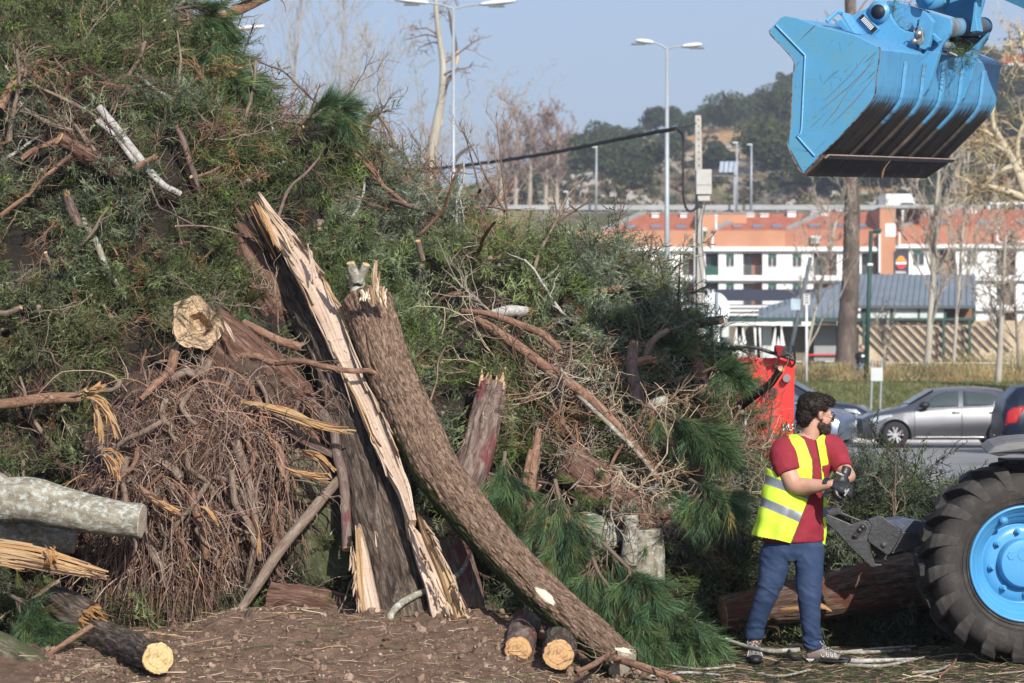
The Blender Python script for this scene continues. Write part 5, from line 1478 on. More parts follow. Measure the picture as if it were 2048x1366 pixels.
BK_purp=bark_mat('bark_purple_peel',[(0.07,0.035,0.035),(0.17,0.12,0.10),(0.29,0.23,0.19)],sc=26,str_=0.2,peel=(0.16,0.05,0.055),moss=(0.06,0.075,0.02))
W_pale=wood_mat('wood_pale_split',[(0.36,0.25,0.18),(0.50,0.38,0.29),(0.58,0.47,0.38)])
W_gold=wood_mat('wood_golden_split',[(0.27,0.16,0.075),(0.42,0.28,0.15),(0.54,0.41,0.26)])
W_orange=wood_mat('wood_orange_torn',[(0.22,0.11,0.045),(0.40,0.22,0.09),(0.52,0.34,0.17)])
E_yel=end_mat('end_grain_yellow',(0.66,0.50,0.27),(0.56,0.39,0.18),(0.50,0.32,0.12))
E_org=end_mat('end_grain_orange',(0.62,0.40,0.2),(0.50,0.29,0.13),(0.42,0.22,0.09))
E_grey=end_mat('end_grain_grey',(0.55,0.48,0.38),(0.42,0.36,0.28),(0.3,0.25,0.2))

def swept(path,rad,k,rest_r,disp=None,mask=None,flat=None):
 t,N,B_=frames(path); n=len(path)
 a=np.linspace(0,2*PI,k,endpoint=False)
 L=np.concatenate(([0],np.cumsum(np.linalg.norm(np.diff(path,axis=0),axis=1))))
 rest=np.stack([np.broadcast_to(np.cos(a)*rest_r,(n,k)),np.broadcast_to(np.sin(a)*rest_r,(n,k)),np.broadcast_to(L[:,None],(n,k))],-1)
 R=np.broadcast_to(np.asarray(rad)[:,None],(n,k)).copy()
 if disp is not None: R=R+disp(rest.reshape(-1,3)).reshape(n,k)
 dirv=np.cos(a)[None,:,None]*N[:,None]+np.sin(a)[None,:,None]*B_[:,None]
 V=path[:,None]+R[...,None]*dirv
 i=(np.arange(n-1)*k)[:,None]; j=np.arange(k)[None]; j2=(j+1) % k
 Q=np.stack([i+j,i+j2,i+k+j2,i+k+j],-1).reshape(-1,4)
 return V,rest,Q,dirv,t

def ridges(amp,ks=22,st=0.18,seed=0,lump=0.0):
 def f(r):
  q_=r*np.array((ks,ks,ks*st)); w=fbm(r*5,2,seed+9)[:,None]*0.5
  n=1-np.abs(fbm(q_+w,3,seed))*3.0
  return amp*np.clip(n,-1,1)+lump*fbm(r*np.array((3,3,2.0)),2,seed+4)
 return f

def log(name,label,pts,mat,cat='log',k=None,amp=0.08,ks=22,st=0.18,lump=0.06,ends=('cut','cut'),emat=None,seed=1,group=None,moss=None,ring=0.02,tilt=(0,0),parent=None,wood=None,single=False,rdisp=None):
 """pts: (px, py, depth, radius px). A top-level log: bark mesh plus its end faces or torn splinters."""
 P3=np.array([P(x,y,d) for x,y,d,r in pts]); R=np.array([r/F*d for x,y,d,r in pts])
 L=np.linalg.norm(np.diff(P3,axis=0),axis=1).sum(); Rm=R.mean()
 n=int(np.clip(L/ring,6,420)); k=k or int(np.clip(2*PI*Rm/0.011,7,72))
 base=P3[-1]*0+np.array((P3[:,0].mean(),P3[:,1].mean(),max(P3[:,2].min()-Rm,0)))
 path,rad=resample(P3-base,n,R)
 V,rest,Q,dirv,t=swept(path,rad,k,Rm,None if amp==0 else ridges(amp*Rm,ks*min(1,0.12/max(Rm,0.02)) if Rm>.12 else ks,st,seed,lump*Rm))
 mask=np.zeros(V.shape[:2])
 if moss is not None:
  md=np.array(moss[:3],float); md /= np.linalg.norm(md)
  mask=np.clip((dirv @ md)*1.0-moss[3],-1,1)
  if len(moss)>4: mask=mask+smooth(np.linspace(0,1,n),moss[4],moss[5])[:,None]*0.35-0.2
 root=parent
 me=mesh('bark',V.reshape(-1,3),Q,mat,None,True,{'rest': rest.reshape(-1,3),'mask': mask.reshape(-1)})
 if single:
  o=link(name,me); o.location=[float(v) for v in base]; tag(o,label,cat,group); root=o
 elif root is None:
  root=thing(name,label,cat,base,0,group); link('bark',me,root)
 else: link('bark',me,root)
 rng=np.random.default_rng(seed)
 for w_,e_ in ((0,ends[0]),(n-1,ends[1])):
  if not e_ or e_=='none': continue
  ringv=V[w_]; c=ringv.mean(0); sgn=-1 if w_==0 else 1; tt=t[w_]*sgn
  if e_=='cut':
   rv=[c+tt*0.004]; rr=[(0,0,0)]
   for f in (0.5,0.93):
    rv += list(c+(ringv-c)*f+tt*(0.006 if f<0.9 else 0.004)); rr += [(math.cos(a)*Rm*f,math.sin(a)*Rm*f,0) for a in np.linspace(0,2*PI,k,endpoint=False)]
   rv += list(c+(ringv-c)*0.985-tt*0.004); rr += [(math.cos(a)*Rm,math.sin(a)*Rm,0) for a in np.linspace(0,2*PI,k,endpoint=False)]
   fs=[(0,1+j,1+(j+1) % k) for j in range(k)]+[(1+q*k+j,1+(q+1)*k+j,1+(q+1)*k+(j+1) % k,1+q*k+(j+1) % k) for q in range(2) for j in range(k)]
   m_=mesh('cut_face',rv,fs,emat or E_yel,None,False,{'rest': rr}); fix_normals(m_); link('cut_face',m_,root)
  elif e_=='torn':
   MBt=Big(); rr_all=[]; cnt=max(10,int(k*0.9))
   for s_ in range(cnt):
    a=rng.uniform(0,2*PI); f=math.sqrt(rng.uniform(0,1))*0.95
    p0=c+(ringv[int(a/(2*PI)*k) % k]-c)*f-tt*0.5*Rm
    hgt=Rm*(0.6+rng.uniform(0.1,1.6)*(1.2 if rng.random()<0.25 else 0.6)); wd=Rm*rng.uniform(0.08,0.22)
    u_=np.cross(tt,rng.normal(0,1,3)); u_ /= np.linalg.norm(u_); v_=np.cross(tt,u_)
    tip=p0+tt*hgt+rng.normal(0,0.12*Rm,3)
    q8=[p0-u_*wd-v_*wd*.4,p0+u_*wd-v_*wd*.4,p0+u_*wd+v_*wd*.4,p0-u_*wd+v_*wd*.4,tip-u_*wd*.25,tip+u_*wd*.2,tip+u_*wd*.15+tt*wd*.5,tip-u_*wd*.2]
    MBt.add(q8,q=[(0,1,5,4),(1,2,6,5),(2,3,7,6),(3,0,4,7),(4,5,6,7)])
    rr_all += [(x[0]*1.0+s_,x[1],0.0) for x in ((0,0),(wd*2,0),(wd*2,wd),(0,wd))]+[(x[0]*1.0+s_,x[1],hgt) for x in ((0,0),(wd*2,0),(wd*2,wd),(0,wd))]
   m_=mesh('torn_end',np.concatenate(MBt.v),np.concatenate(MBt.q),wood or W_gold,None,False,{'rest': rr_all}); link('torn_end',m_,root)
   # dark ragged floor so that the tube is closed
   rv=[c-tt*0.3*Rm]+list(c+(ringv-c)*0.97-tt*0.02)
   m_=mesh('torn_floor',rv,[(0,1+j,1+(j+1) % k) for j in range(k)],wood or W_gold,None,False,{'rest': [(0,0,0)]+[(x*0.1,0,0) for x in range(k)]}); link('torn_floor',m_,root)
 return root

def slab(name,path_px,mat,parent=None,base=None,thick=0.05,tips=(0,1),seed=0,n=40,m=9,curve=0.25,jag=0.5,facing=(0,-1,0),rough=0.012):
 """a split board of wood: (px, py, depth, half width px) along its length; ragged ends, grain ridges, real thickness"""
 P3=np.array([P(x,y,d) for x,y,d,w in path_px]); W_=np.array([w/F*d for x,y,d,w in path_px])
 off=base if base is not None else np.zeros(3)
 path,wd=resample(P3-off,n,W_); rng=np.random.default_rng(seed)
 t=np.gradient(path,axis=0); t /= np.linalg.norm(t,axis=1,keepdims=True)
 fc=np.array(facing,float); S_=np.cross(t,fc); S_ /= np.linalg.norm(S_,axis=1,keepdims=True); Nn=np.cross(S_,t)
 L=np.concatenate(([0],np.cumsum(np.linalg.norm(np.diff(path,axis=0),axis=1))))
 sgn=1 if (Nn.mean(0) @ fc)>0 else-1
 Nn=Nn*sgn
 us=np.linspace(-1,1,m)
 V,rest=[],[]
 prof=rng.uniform(0,1,m)
 for side in (0,1):
  for j,u in enumerate(us):
   ext=np.zeros(n)
   # ragged ends: pull the last rows in or out along t
   tt=np.linspace(0,1,n)
   shift=np.zeros(n)
   if tips[1]: shift += smooth(tt,0.86,1.0)*(rng.uniform(-1,0.4) if side==0 else 0)*jag*W_.mean()*3
   if tips[0]: shift -= (1-smooth(tt,0.0,0.14))*(prof[j]*1.6-0.8)*jag*W_.mean()*3
   q_=np.stack([np.full(n,u*3.0+seed),L*1.1,np.full(n,side*3.0)],1)
   ri=fbm(q_*np.array((2.6,1.0,1)),3,seed)*rough
   edge=1+0.12*fbm(np.stack([L*7,np.full(n,u),np.full(n,seed*1.0)],1),2,seed)
   p_=path+S_*(u*wd*edge)[:,None]+t*shift[:,None]+Nn*(-(u*u)*wd*curve+ri*(1 if side==0 else 0.3)-side*thick)[:,None]
   V.append(p_); rest.append(np.stack([u*wd,np.full(n,side*0.07),L],1))
 V=np.array(V); rest=np.array(rest)  # (2m, n, 3)
 idx=np.arange(2*m*n).reshape(2*m,n)
 Q=[]
 def grid(a,flip):
  q_=np.stack([a[:-1,:-1],a[1:,:-1],a[1:,1:],a[:-1,1:]],-1).reshape(-1,4); return q_[:,::-1] if flip else q_
 f0,f1=idx[:m],idx[m:]
 Q=[grid(f0,False),grid(f1,True),grid(np.stack([f0[0],f1[0]]),True),grid(np.stack([f0[-1],f1[-1]]),False),grid(np.stack([f0[:,0],f1[:,0]]),False),grid(np.stack([f0[:,-1],f1[:,-1]]),True)]
 me=mesh(name,V.reshape(-1,3),np.concatenate(Q),mat,None,False,{'rest': rest.reshape(-1,3),'mask': np.zeros(2*m*n)})
 fix_normals(me)
 return link(name,me,parent)

def slivers(name,path_px,mats,parent,base,count=10,seed=0,w=2.2,spread=1.0,ln=(0.35,0.9),n=12):
 """torn wood: many long thin fibres along a path, each its own small board"""
 rs_=np.random.default_rng(seed); P_=np.array(path_px,float)
 fine,wd=resample(P_[:,:3]*np.array((1,1,100)),60,P_[:,3]); fine[:,2] /= 100
 for k in range(count):
  l=rs_.uniform(*ln); a=rs_.uniform(0,1-l*0.9); i0,i1=int(a*59),min(59,int((a+l)*59)); off_=rs_.uniform(-1,1); fan=rs_.normal(0,5.0,2)
  ks_=np.linspace(i0,i1,4).astype(int); tn=fine[min(i1,59)]-fine[i0]; tn=tn[:2]/(np.linalg.norm(tn[:2])+1e-6); nn_=np.array((-tn[1],tn[0]))
  pts=[]
  for q,i in enumerate(ks_):
   o_=nn_*off_*wd[i]*spread+rs_.normal(0,0.9,2)+fan*(q/3.0) ** 2*(1 if off_>0 else-0.6); pts.append((fine[i,0]+o_[0],fine[i,1]+o_[1],fine[i,2]-0.02*(1-off_*off_)+rs_.uniform(-.01,.01),(w*rs_.uniform(0.5,1.4)) if q in (1,2) else w*rs_.uniform(0.15,0.7)))
  slab(name,pts,mats[k % len(mats)],parent,base,0.012,(1,1),seed*7+k,n,4,0.3,0.4,(rs_.uniform(-.4,.4),-1,rs_.uniform(-.3,.3)),0.006)

# ------------------------------------------------------------------ the big trunks and logs
# leaning log
r_=log('leaning_log','big furrowed brown log leaning diagonally over the heap, its foot near the worker',[(733,604,19.9,50),(752,660,19.75,48),(780,744,19.5,46),(829,847,19.2,46),(870,934,18.95,45),(930,1015,18.7,43),(985,1082,18.5,40),(1094,1193,18.15,38),(1180,1268,17.9,37),(1246,1326,17.7,34)],
 BK_log,k=150,amp=0.075,ks=48,st=0.20,lump=0.05,ring=0.0075,ends=('cut','cut'),emat=E_grey,seed=3,moss=(-0.85,0.1,-0.55,0.20,0.1,0.55))
bl=np.array(r_.location)
slab('bare_wood_patch',[(1072,1178,17.86,3),(1083,1186,17.83,8),(1096,1197,17.8,9),(1108,1209,17.78,3)],wood_mat('wood_cream',[(0.6,0.5,0.36),(0.75,0.66,0.5),(0.8,0.74,0.6)]),r_,bl,0.02,(1,1),4,16,6,0.3)
slab('bare_wood_patch',[(1232,1300,17.42,4),(1246,1303,17.40,8),(1262,1306,17.42,6)],MATS['wood_cream'],r_,bl,0.02,(1,1),5,12,6,0.3)
for k_,(pth,ct) in enumerate([([(756,612,19.5,9),(752,585,19.48,6),(750,560,19.46,3),(749,526,19.45,1)],18),([(768,616,19.5,8),(766,596,19.48,6),(763,578,19.48,3)],12),([(730,604,19.5,12),(728,590,19.5,9),(726,580,19.5,6)],10)]): slivers('splinter',pth,(MATS['wood_cream'],W_pale,W_gold),r_,bl,ct,20+k_,2.0,1.0,(0.35,1.0),9)
for (x,y,w,h) in ((800,868,3,22),(808,1010,3,18),(905,985,4,9)):
 pass
# two-pronged stub standing behind the log's top
r_=log('forked_stub','short grey two-pronged branch stub with sawn tips above the top of the leaning log',[(717,605,19.9,16),(715,575,19.95,15),(714,548,19.95,17)],BK_lich,'branch stub',ends=('none','none'),amp=0.04,seed=5,ring=0.01)
bl=np.array(r_.location)
log('x','',[(716,562,19.9,13),(706,543,19.88,11),(701,526,19.86,9)],BK_lich,ends=('none','cut'),amp=0.03,seed=6,ring=0.01,parent=None,cat='tmp')
log('x','',[(716,562,19.9,12),(726,545,19.88,9),(732,529,19.86,8)],BK_lich,ends=('none','cut'),amp=0.03,seed=7,ring=0.01,parent=None,cat='tmp')
for o in [o for o in bpy.data.objects if o.name.startswith('x') and o.get('category')=='tmp']:
 off=np.array(o.location)-bl
 for ch in list(o.children):
  ch.parent=r_; ch.location=V3(off); ch.name='fork' if ch.name.startswith('bark') else 'cut_face'
 bpy.data.objects.remove(o)
# split trunk
r_=log('split_trunk','dark stringy-barked trunk split down its length, standing left of the leaning log',[(500,425,20.9,10),(520,462,20.8,16),(546,502,20.7,23),(573,562,20.6,28),(602,622,20.45,30),(640,685,20.2,32),(670,750,19.95,36),(698,830,19.68,42),(728,934,19.38,50),(760,1050,19.1,55),(790,1150,18.92,58),(820,1262,18.75,62)],
 BK_dark,'trunk',k=96,amp=0.075,ks=34,st=0.10,lump=0.10,ring=0.012,ends=('none','none'),seed=9)
bl=np.array(r_.location)
slab('split_face',[(530,416,20.6,8),(554,455,20.5,20),(591,503,20.35,21),(626,562,20.15,22),(652,620,20.0,22),(679,685,19.76,19),(704,744,19.58,17),(738,812,19.36,18),(757,860,19.2,19),(774,897,19.08,19),(790,934,18.98,16),(808,975,18.86,13),(826,1040,18.68,7)],W_pale,r_,bl,0.07,(1,0),1,90,13,0.10,1.3,(0.25,-1,0.1),0.012)
slab('split_face',[(818,1046,18.72,6),(838,1085,18.68,14),(858,1130,18.62,20),(878,1180,18.55,24),(896,1252,18.48,28)],W_pale,r_,bl,0.06,(1,0),2,50,9,0.1,0.4,(0.2,-1,0.1),0.02)
slab('split_edge',[(838,1028,18.72,2),(858,1075,18.64,6),(884,1130,18.57,9),(908,1190,18.5,12),(928,1250,18.45,15)],W_gold,r_,bl,0.05,(1,1),3,50,7,0.5,0.5,(0.4,-1,0.1),0.035)
slab('split_face',[(716,1058,18.8,4),(722,1100,18.76,12),(728,1150,18.7,15),(738,1200,18.64,17),(748,1255,18.6,18)],W_pale,r_,bl,0.06,(1,0),4,50,9,0.1,0.4,(-0.1,-1,0.1),0.02)
slab('split_edge',[(712,1060,18.76,2),(715,1120,18.72,6),(719,1180,18.66,7),(727,1250,18.6,6)],W_gold,r_,bl,0.05,(1,1),5,40,6,0.4,0.5,(-0.5,-1,0.1),0.03)
for k_,(pth,mts,ct) in enumerate([([(496,402,20.5,1),(520,448,20.45,5),(556,512,20.4,5)],(BK_red,W_orange,BK_dark),12),([(510,405,20.42,1),(534,445,20.35,4),(562,500,20.3,3)],(W_orange,W_gold,W_pale),10),([(524,408,20.38,2),(560,452,20.32,8),(600,520,20.2,8)],(W_pale,W_gold),12),([(466,410,20.7,1),(500,455,20.6,3),(530,500,20.5,3)],(W_orange,BK_red),7),([(614,486,20.15,1),(624,520,20.1,3),(632,560,20.05,4)],(W_pale,),6),([(640,548,20.0,1),(662,590,19.95,4),(682,630,19.9,3)],(W_pale,W_gold),8)]): slivers('splinter',pth,mts,r_,bl,ct,30+k_,2.0)
for sd_,pth in ((201,[(546,425,20.5,2),(614,505,20.3,3),(652,565,20.1,3),(676,622,19.95,3),(699,688,19.7,2),(722,744,19.53,2),(757,812,19.32,2),(777,860,19.15,2),(806,934,18.93,2)]),
    (202,[(519,430,20.5,2),(569,508,20.35,3),(602,566,20.12,3),(629,625,19.95,3),(660,690,19.74,3),(686,748,19.54,3),(719,815,19.33,3),(739,865,19.16,3),(774,938,18.94,3),(800,985,18.82,3)]),
    (203,[(700,1070,18.72,4),(706,1120,18.68,5),(712,1180,18.62,5),(722,1250,18.56,4)]),(204,[(846,1035,18.68,3),(868,1080,18.58,4),(896,1135,18.5,4),(918,1190,18.44,5),(940,1252,18.4,5)]),(205,[(822,1046,18.66,3),(850,1120,18.55,6),(885,1200,18.46,8),(905,1252,18.42,10)])):
 slivers('edge_fibre',pth,(W_pale,W_gold,BK_red,W_pale),r_,bl,26,sd_,1.5,1.0,(0.06,0.22),9)
slab('torn_bark_spot',[(752,1065,18.86,2),(757,1088,18.83,6),(768,1108,18.8,2)],W_pale,r_,bl,0.02,(1,1),8,14,5,0.2)
slab('torn_bark_spot',[(786,1062,18.86,1),(789,1082,18.84,3),(791,1100,18.82,1)],W_orange,r_,bl,0.02,(1,1),9,14,5,0.2)

log('lichen_log','thick grey lichen-covered log jutting in from the left edge',[(-420,960,19.3,54),(-60,985,18.9,50),(0,1000,18.85,46),(60,1000,18.8,47),(110,1012,18.78,44),(180,1028,18.74,40),(240,1037,18.7,38),(284,1042,18.68,36)],BK_lich,k=72,amp=0.02,lump=0.10,ks=18,st=0.5,ends=('none','cut'),emat=E_grey,seed=12,ring=0.012)
log('lichen_log','knobby grey log half hidden under the thick lichen-covered log at the left edge',[(-300,1050,19.3,26),(-60,1060,19.1,24),(40,1068,19.1,26),(150,1085,19.1,22)],BK_lich,amp=0.03,ends=('none','cut'),emat=E_grey,seed=14)
# splintered orange timber at the left
b0=thing('splintered_timber','torn orange timber of long splinters below the lichen-covered log at the left edge','timber',P(80,1140,18.6)); bl=np.array(b0.location); rs=np.random.default_rng(15)
slivers('splinter',[(-200,1085,18.7,20),(-50,1100,18.6,26),(60,1115,18.55,24),(150,1135,18.5,18),(212,1150,18.5,10)],(W_orange,W_gold,BK_red,W_gold),b0,bl,90,15,2.6,1.0,(0.2,0.8),10)
for k_ in range(0):
 y0=1085+k_ % 13*4.2+rs.uniform(-3,3); x1=rs.uniform(150,215); s_=rs.uniform(-40,30)
 slab('splinter',[(-50+s_,y0,18.6+rs.uniform(-.06,.06),3),(60,y0+12+rs.uniform(-5,5),18.55+rs.uniform(-.05,.05),rs.uniform(4,8)),(x1,y0+30+(x1-150)*0.15+rs.uniform(-8,8),18.5,0.8)],(W_orange,W_gold,W_gold)[k_ % 3],b0,bl,0.02,(0,0),40+k_,14,4,0.2,0.0,(0,-1,0.3),0.01)
for k_ in range(9):
 slab('splinter',[(85+rs.uniform(0,30),1085+rs.uniform(0,20),18.45,0.6),(95+rs.uniform(0,20),1110,18.42,3),(98+rs.uniform(-10,20),1130+rs.uniform(-10,6),18.45,0.6)],W_orange,b0,bl,0.01,(0,0),80+k_,8,3,0.2,0.0)
log('sawn_log','brown log with a bright yellow sawn face at the bottom left',[(120,1240,19.0,30),(200,1275,18.6,35),(266,1300,17.95,33),(316,1316,17.35,30)],BK_dark,k=56,amp=0.10,lump=0.12,ends=('none','cut'),seed=16,moss=(0,0,1,0.7))
# bark lip below the yellow face
log('knotty_root_end','knotty torn trunk end above the yellow sawn log',[(110,1195,18.9,26),(150,1225,18.7,32),(182,1240,18.6,24)],BK_dark,'root',amp=0.2,lump=0.4,ends=('none','torn'),wood=W_orange,seed=17)
log('mossy_log','grey-green cracked log along the bottom left corner',[(-320,1240,18.8,48),(-60,1290,18.3,45),(40,1330,18.1,40),(110,1372,17.9,36)],BK_green,amp=0.06,ends=('none','none'),seed=18,moss=(0,0,1,0.3))
# big stump with cut face behind the roots
r_=log('hollow_log','thick red-brown trunk with a pale sawn and hollowed end facing left',[(396,648,19.75,52),(440,690,19.85,58),(510,760,19.95,66),(585,840,20.05,72),(660,920,20.1,74)],BK_red,'trunk',k=84,amp=0.06,ks=30,st=0.09,lump=0.07,ring=0.014,ends=('none','none'),seed=21)
bl=np.array(r_.location)
nn=40; cp=[]; rr=[]
cx,cy=392,648
for f,dd in ((0.0,0.10),(0.3,0.09),(0.42,0.03),(0.5,0.0),(1.0,-0.01),(1.02,0.12)):
 for j in range(nn):
  a=j/nn*2*PI; w_=1+0.06*math.sin(3*a+1)+0.04*math.sin(7*a)
  w_ += (0.05*math.sin(5*a+2)+0.025*math.sin(17*a))*(f>.4); x=cx+math.cos(a)*50*f*w_+(8 if f<0.6 else 0); y=cy+math.sin(a)*52*f*w_+math.cos(a)*8*f+(4 if f<.6 else 0)
  cp.append(P(x,y,19.52+dd+0.0016*(x-cx))-bl); rr.append((math.cos(a)*f*0.2,math.sin(a)*f*0.2,0))
fs=[(q*nn+j,q*nn+(j+1) % nn,(q+1)*nn+(j+1) % nn,(q+1)*nn+j) for q in range(5) for j in range(nn)]
m_=mesh('cut_face',cp,fs,end_mat('end_grain_pale',(0.60,0.48,0.32),(0.50,0.32,0.18),(0.36,0.22,0.12)),None,False,{'rest': rr}); fix_normals(m_); link('cut_face',m_,r_)
slab('torn_strip',[(446,640,19.5,1),(458,660,19.48,4),(470,685,19.5,1)],W_pale,r_,bl,0.02,(1,1),23,20,5,0.3)
log('fibrous_log','reddish fibrous trunk lying under the foliage left of the split trunk',[(478,455,20.9,16),(505,520,20.75,34),(545,590,20.65,44),(585,660,20.6,46),(620,720,20.55,40)],BK_red,'trunk',k=64,amp=0.08,ks=30,st=0.07,ends=('none','none'),seed=24)
log('mossy_log','huge green mossy trunk lying behind the roots at the foot of the heap',[(505,860,19.75,62),(560,920,19.7,88),(610,1000,19.65,100),(650,1080,19.6,96),(690,1160,19.55,84)],BK_green,'trunk',k=96,amp=0.055,ks=26,st=0.14,lump=0.08,ring=0.014,ends=('none','none'),seed=25,moss=(-0.3,-0.8,0.3,0.35))
log('mossy_log','short mossy red-brown trunk piece lying behind the soil heap left of the split trunk',[(540,1200,19.15,34),(640,1215,19.1,40),(740,1235,19.1,38)],BK_red,'trunk',amp=0.10,lump=0.2,ends=('none','none'),seed=26,moss=(0.5,-0.5,0.3,0.3))
log('peeling_log','purple-brown trunk with peeling bark behind the leaning log',[(985,775,20.1,26),(968,850,19.9,29),(945,930,19.7,31),(920,1000,19.5,32)],BK_purp,'trunk',k=64,amp=0.14,ks=30,st=0.16,lump=0.14,ends=('torn','none'),seed=27)
log('peeling_log','grey mottled trunk in the shade behind the foot of the split trunk',[(895,1090,19.3,40),(915,1170,19.2,44),(925,1250,19.1,46)],BK_purp,'trunk',amp=0.07,ends=('none','none'),seed=28)
log('dark_log','dark red-brown trunk half buried right of the leaning log',[(1130,925,19.9,36),(1200,975,19.85,44),(1290,1040,19.8,46),(1400,1110,19.9,42),(1440,1140,20.0,36)],BK_red,'trunk',k=72,amp=0.07,ks=26,st=0.1,ends=('none','none'),seed=29)
log('lichen_stub','upright mottled lichen stub of a sawn trunk among pine needles',[(1290,1165,19.4,40),(1292,1110,19.4,38),(1290,1060,19.4,36)],BK_lich,'stump',amp=0.03,lump=0.1,ends=('none','cut'),emat=E_grey,seed=30)
log('lichen_stub','slimmer lichen-spotted stub just left of the mottled sawn trunk',[(1258,1130,19.3,18),(1262,1070,19.3,16),(1262,1032,19.3,15)],BK_lich,'stump',amp=0.03,ends=('none','cut'),emat=E_grey,seed=31)
log('sawn_log','torn pale log end behind the pine needles right of the leaning log',[(1215,1080,19.5,34),(1180,1055,19.4,30),(1160,1048,19.35,26)],BK_lich,amp=0.06,ends=('none','cut'),emat=E_org,seed=32)
log('sawn_log','short log with a bright square-sawn orange face under the leaning log',[(1128,1262,18.5,34),(1121,1288,17.95,33),(1116,1310,17.45,30)],BK_dark,amp=0.10,ends=('none','cut'),emat=E_org,seed=33,k=40)
log('sawn_log','short log with a ragged orange face just left of the square-sawn one',[(1050,1250,18.6,30),(1042,1278,18.1,28),(1036,1300,17.7,26)],BK_purp,amp=0.12,ends=('none','cut'),emat=E_org,seed=34,k=40)
# the log behind the worker, held by the loader's grab
log('felled_log','long red-brown log lying on the ground behind the worker towards the wheel',[(1446,1225,19.55,33),(1520,1213,19.6,38),(1600,1200,19.65,42),(1700,1182,19.7,48),(1800,1166,19.75,54),(1900,1150,19.8,58),(2000,1140,19.85,60)],bark_mat('bark_redbrown',[(0.05,0.03,0.022),(0.13,0.082,0.06),(0.24,0.165,0.125)],sc=44,str_=0.14,bmp=1.0,peel=(0.15,0.06,0.038),sharp=0.7),k=90,amp=0.07,ks=26,st=0.12,lump=0.06,ring=0.014,ends=('cut','none'),emat=E_org,seed=35)
r_=thing('bark_scrap','torn orange bark scrap stuck on the underside of the long felled log','bark scrap',P(1640,1225,19.2)); bl=np.array(r_.location)
slab('scrap',[(1560,1218,19.35,1),(1600,1216,19.3,5),(1640,1212,19.25,6),(1664,1222,19.25,1)],W_orange,r_,bl,0.02,(1,1),36,16,4,0.3)
slab('strand',[(1535,1252,19.2,0.8),(1555,1256,19.1,2.5),(1560,1275,19.0,1)],W_orange,r_,bl,0.01,(1,1),37,10,3,0.3)

# ------------------------------------------------------------------ named branches
def br(label,pts,mat=BK_twig,ends=('none','cut'),amp=0.06,seed=0,name='branch',lump=0.15,wood=None,emat=None,depth=True,twigs=0,off=0.12,cat='branch'):
 """pts (px, py, r[, extra offset]); depth follows the heap's surface"""
 pp=[]
 for q_ in pts:
  d=surf_d(q_[0],q_[1],off+(q_[3] if len(q_)>3 else 0)); pp.append([q_[0],q_[1],d,q_[2]])
 ds=np.array([q_[2] for q_ in pp]); m=np.median(ds); ds=m+np.clip(ds-m,-0.45,0.45)
 if len(ds)>2: ds=np.interp(np.arange(len(ds)),[0,len(ds)-1],[min(ds[0],ds[:2].min()+.1),min(ds[-1],ds[-2:].min()+.1)])*0.5+ds*0.5
 for i in range(len(pp)): pp[i][2]=ds[i]
 o=log(name,label,[tuple(q_) for q_ in pp],mat,cat,amp=amp,lump=lump,ends=ends,seed=seed,wood=wood,emat=emat,ring=0.018)
 if twigs:
  rs=np.random.default_rng(seed+500); base=np.array(o.location); P3=np.array([P(*q_[:3]) for q_ in pp])-base
  path,_=resample(P3,40); PP,RR=[],[]
  for _ in range(twigs):
   i=rs.integers(8,39); d0=path[i]-path[i-1]; d0 /= np.linalg.norm(d0); s=rs.normal(0,1,3); s[1]=-abs(s[1])*0.4
   l=rs.uniform(0.08,0.4); c=path[i]; pts_=[c]; dr=d0*0.7+s*0.6
   for k in range(7): dr=dr+rs.normal(0,0.25,3); dr /= np.linalg.norm(dr); pts_.append(pts_[-1]+dr*l/7)
   PP.append(pts_); r0=pp[-1][3]/F*19*0.45; RR.append(np.linspace(max(0.0035,r0*0.6),0.002,8))
  bb=Big(); bb.tubes(np.array(PP),np.array(RR),4,np.tile(np.array([[0.2,0.15,0.11,1]]),(len(PP),1))); bb.build('twigs',twig_solid,o)['kind']='stuff'
 return o
twig_solid=tint_mat('twig_solid',0.85,0,0.2)
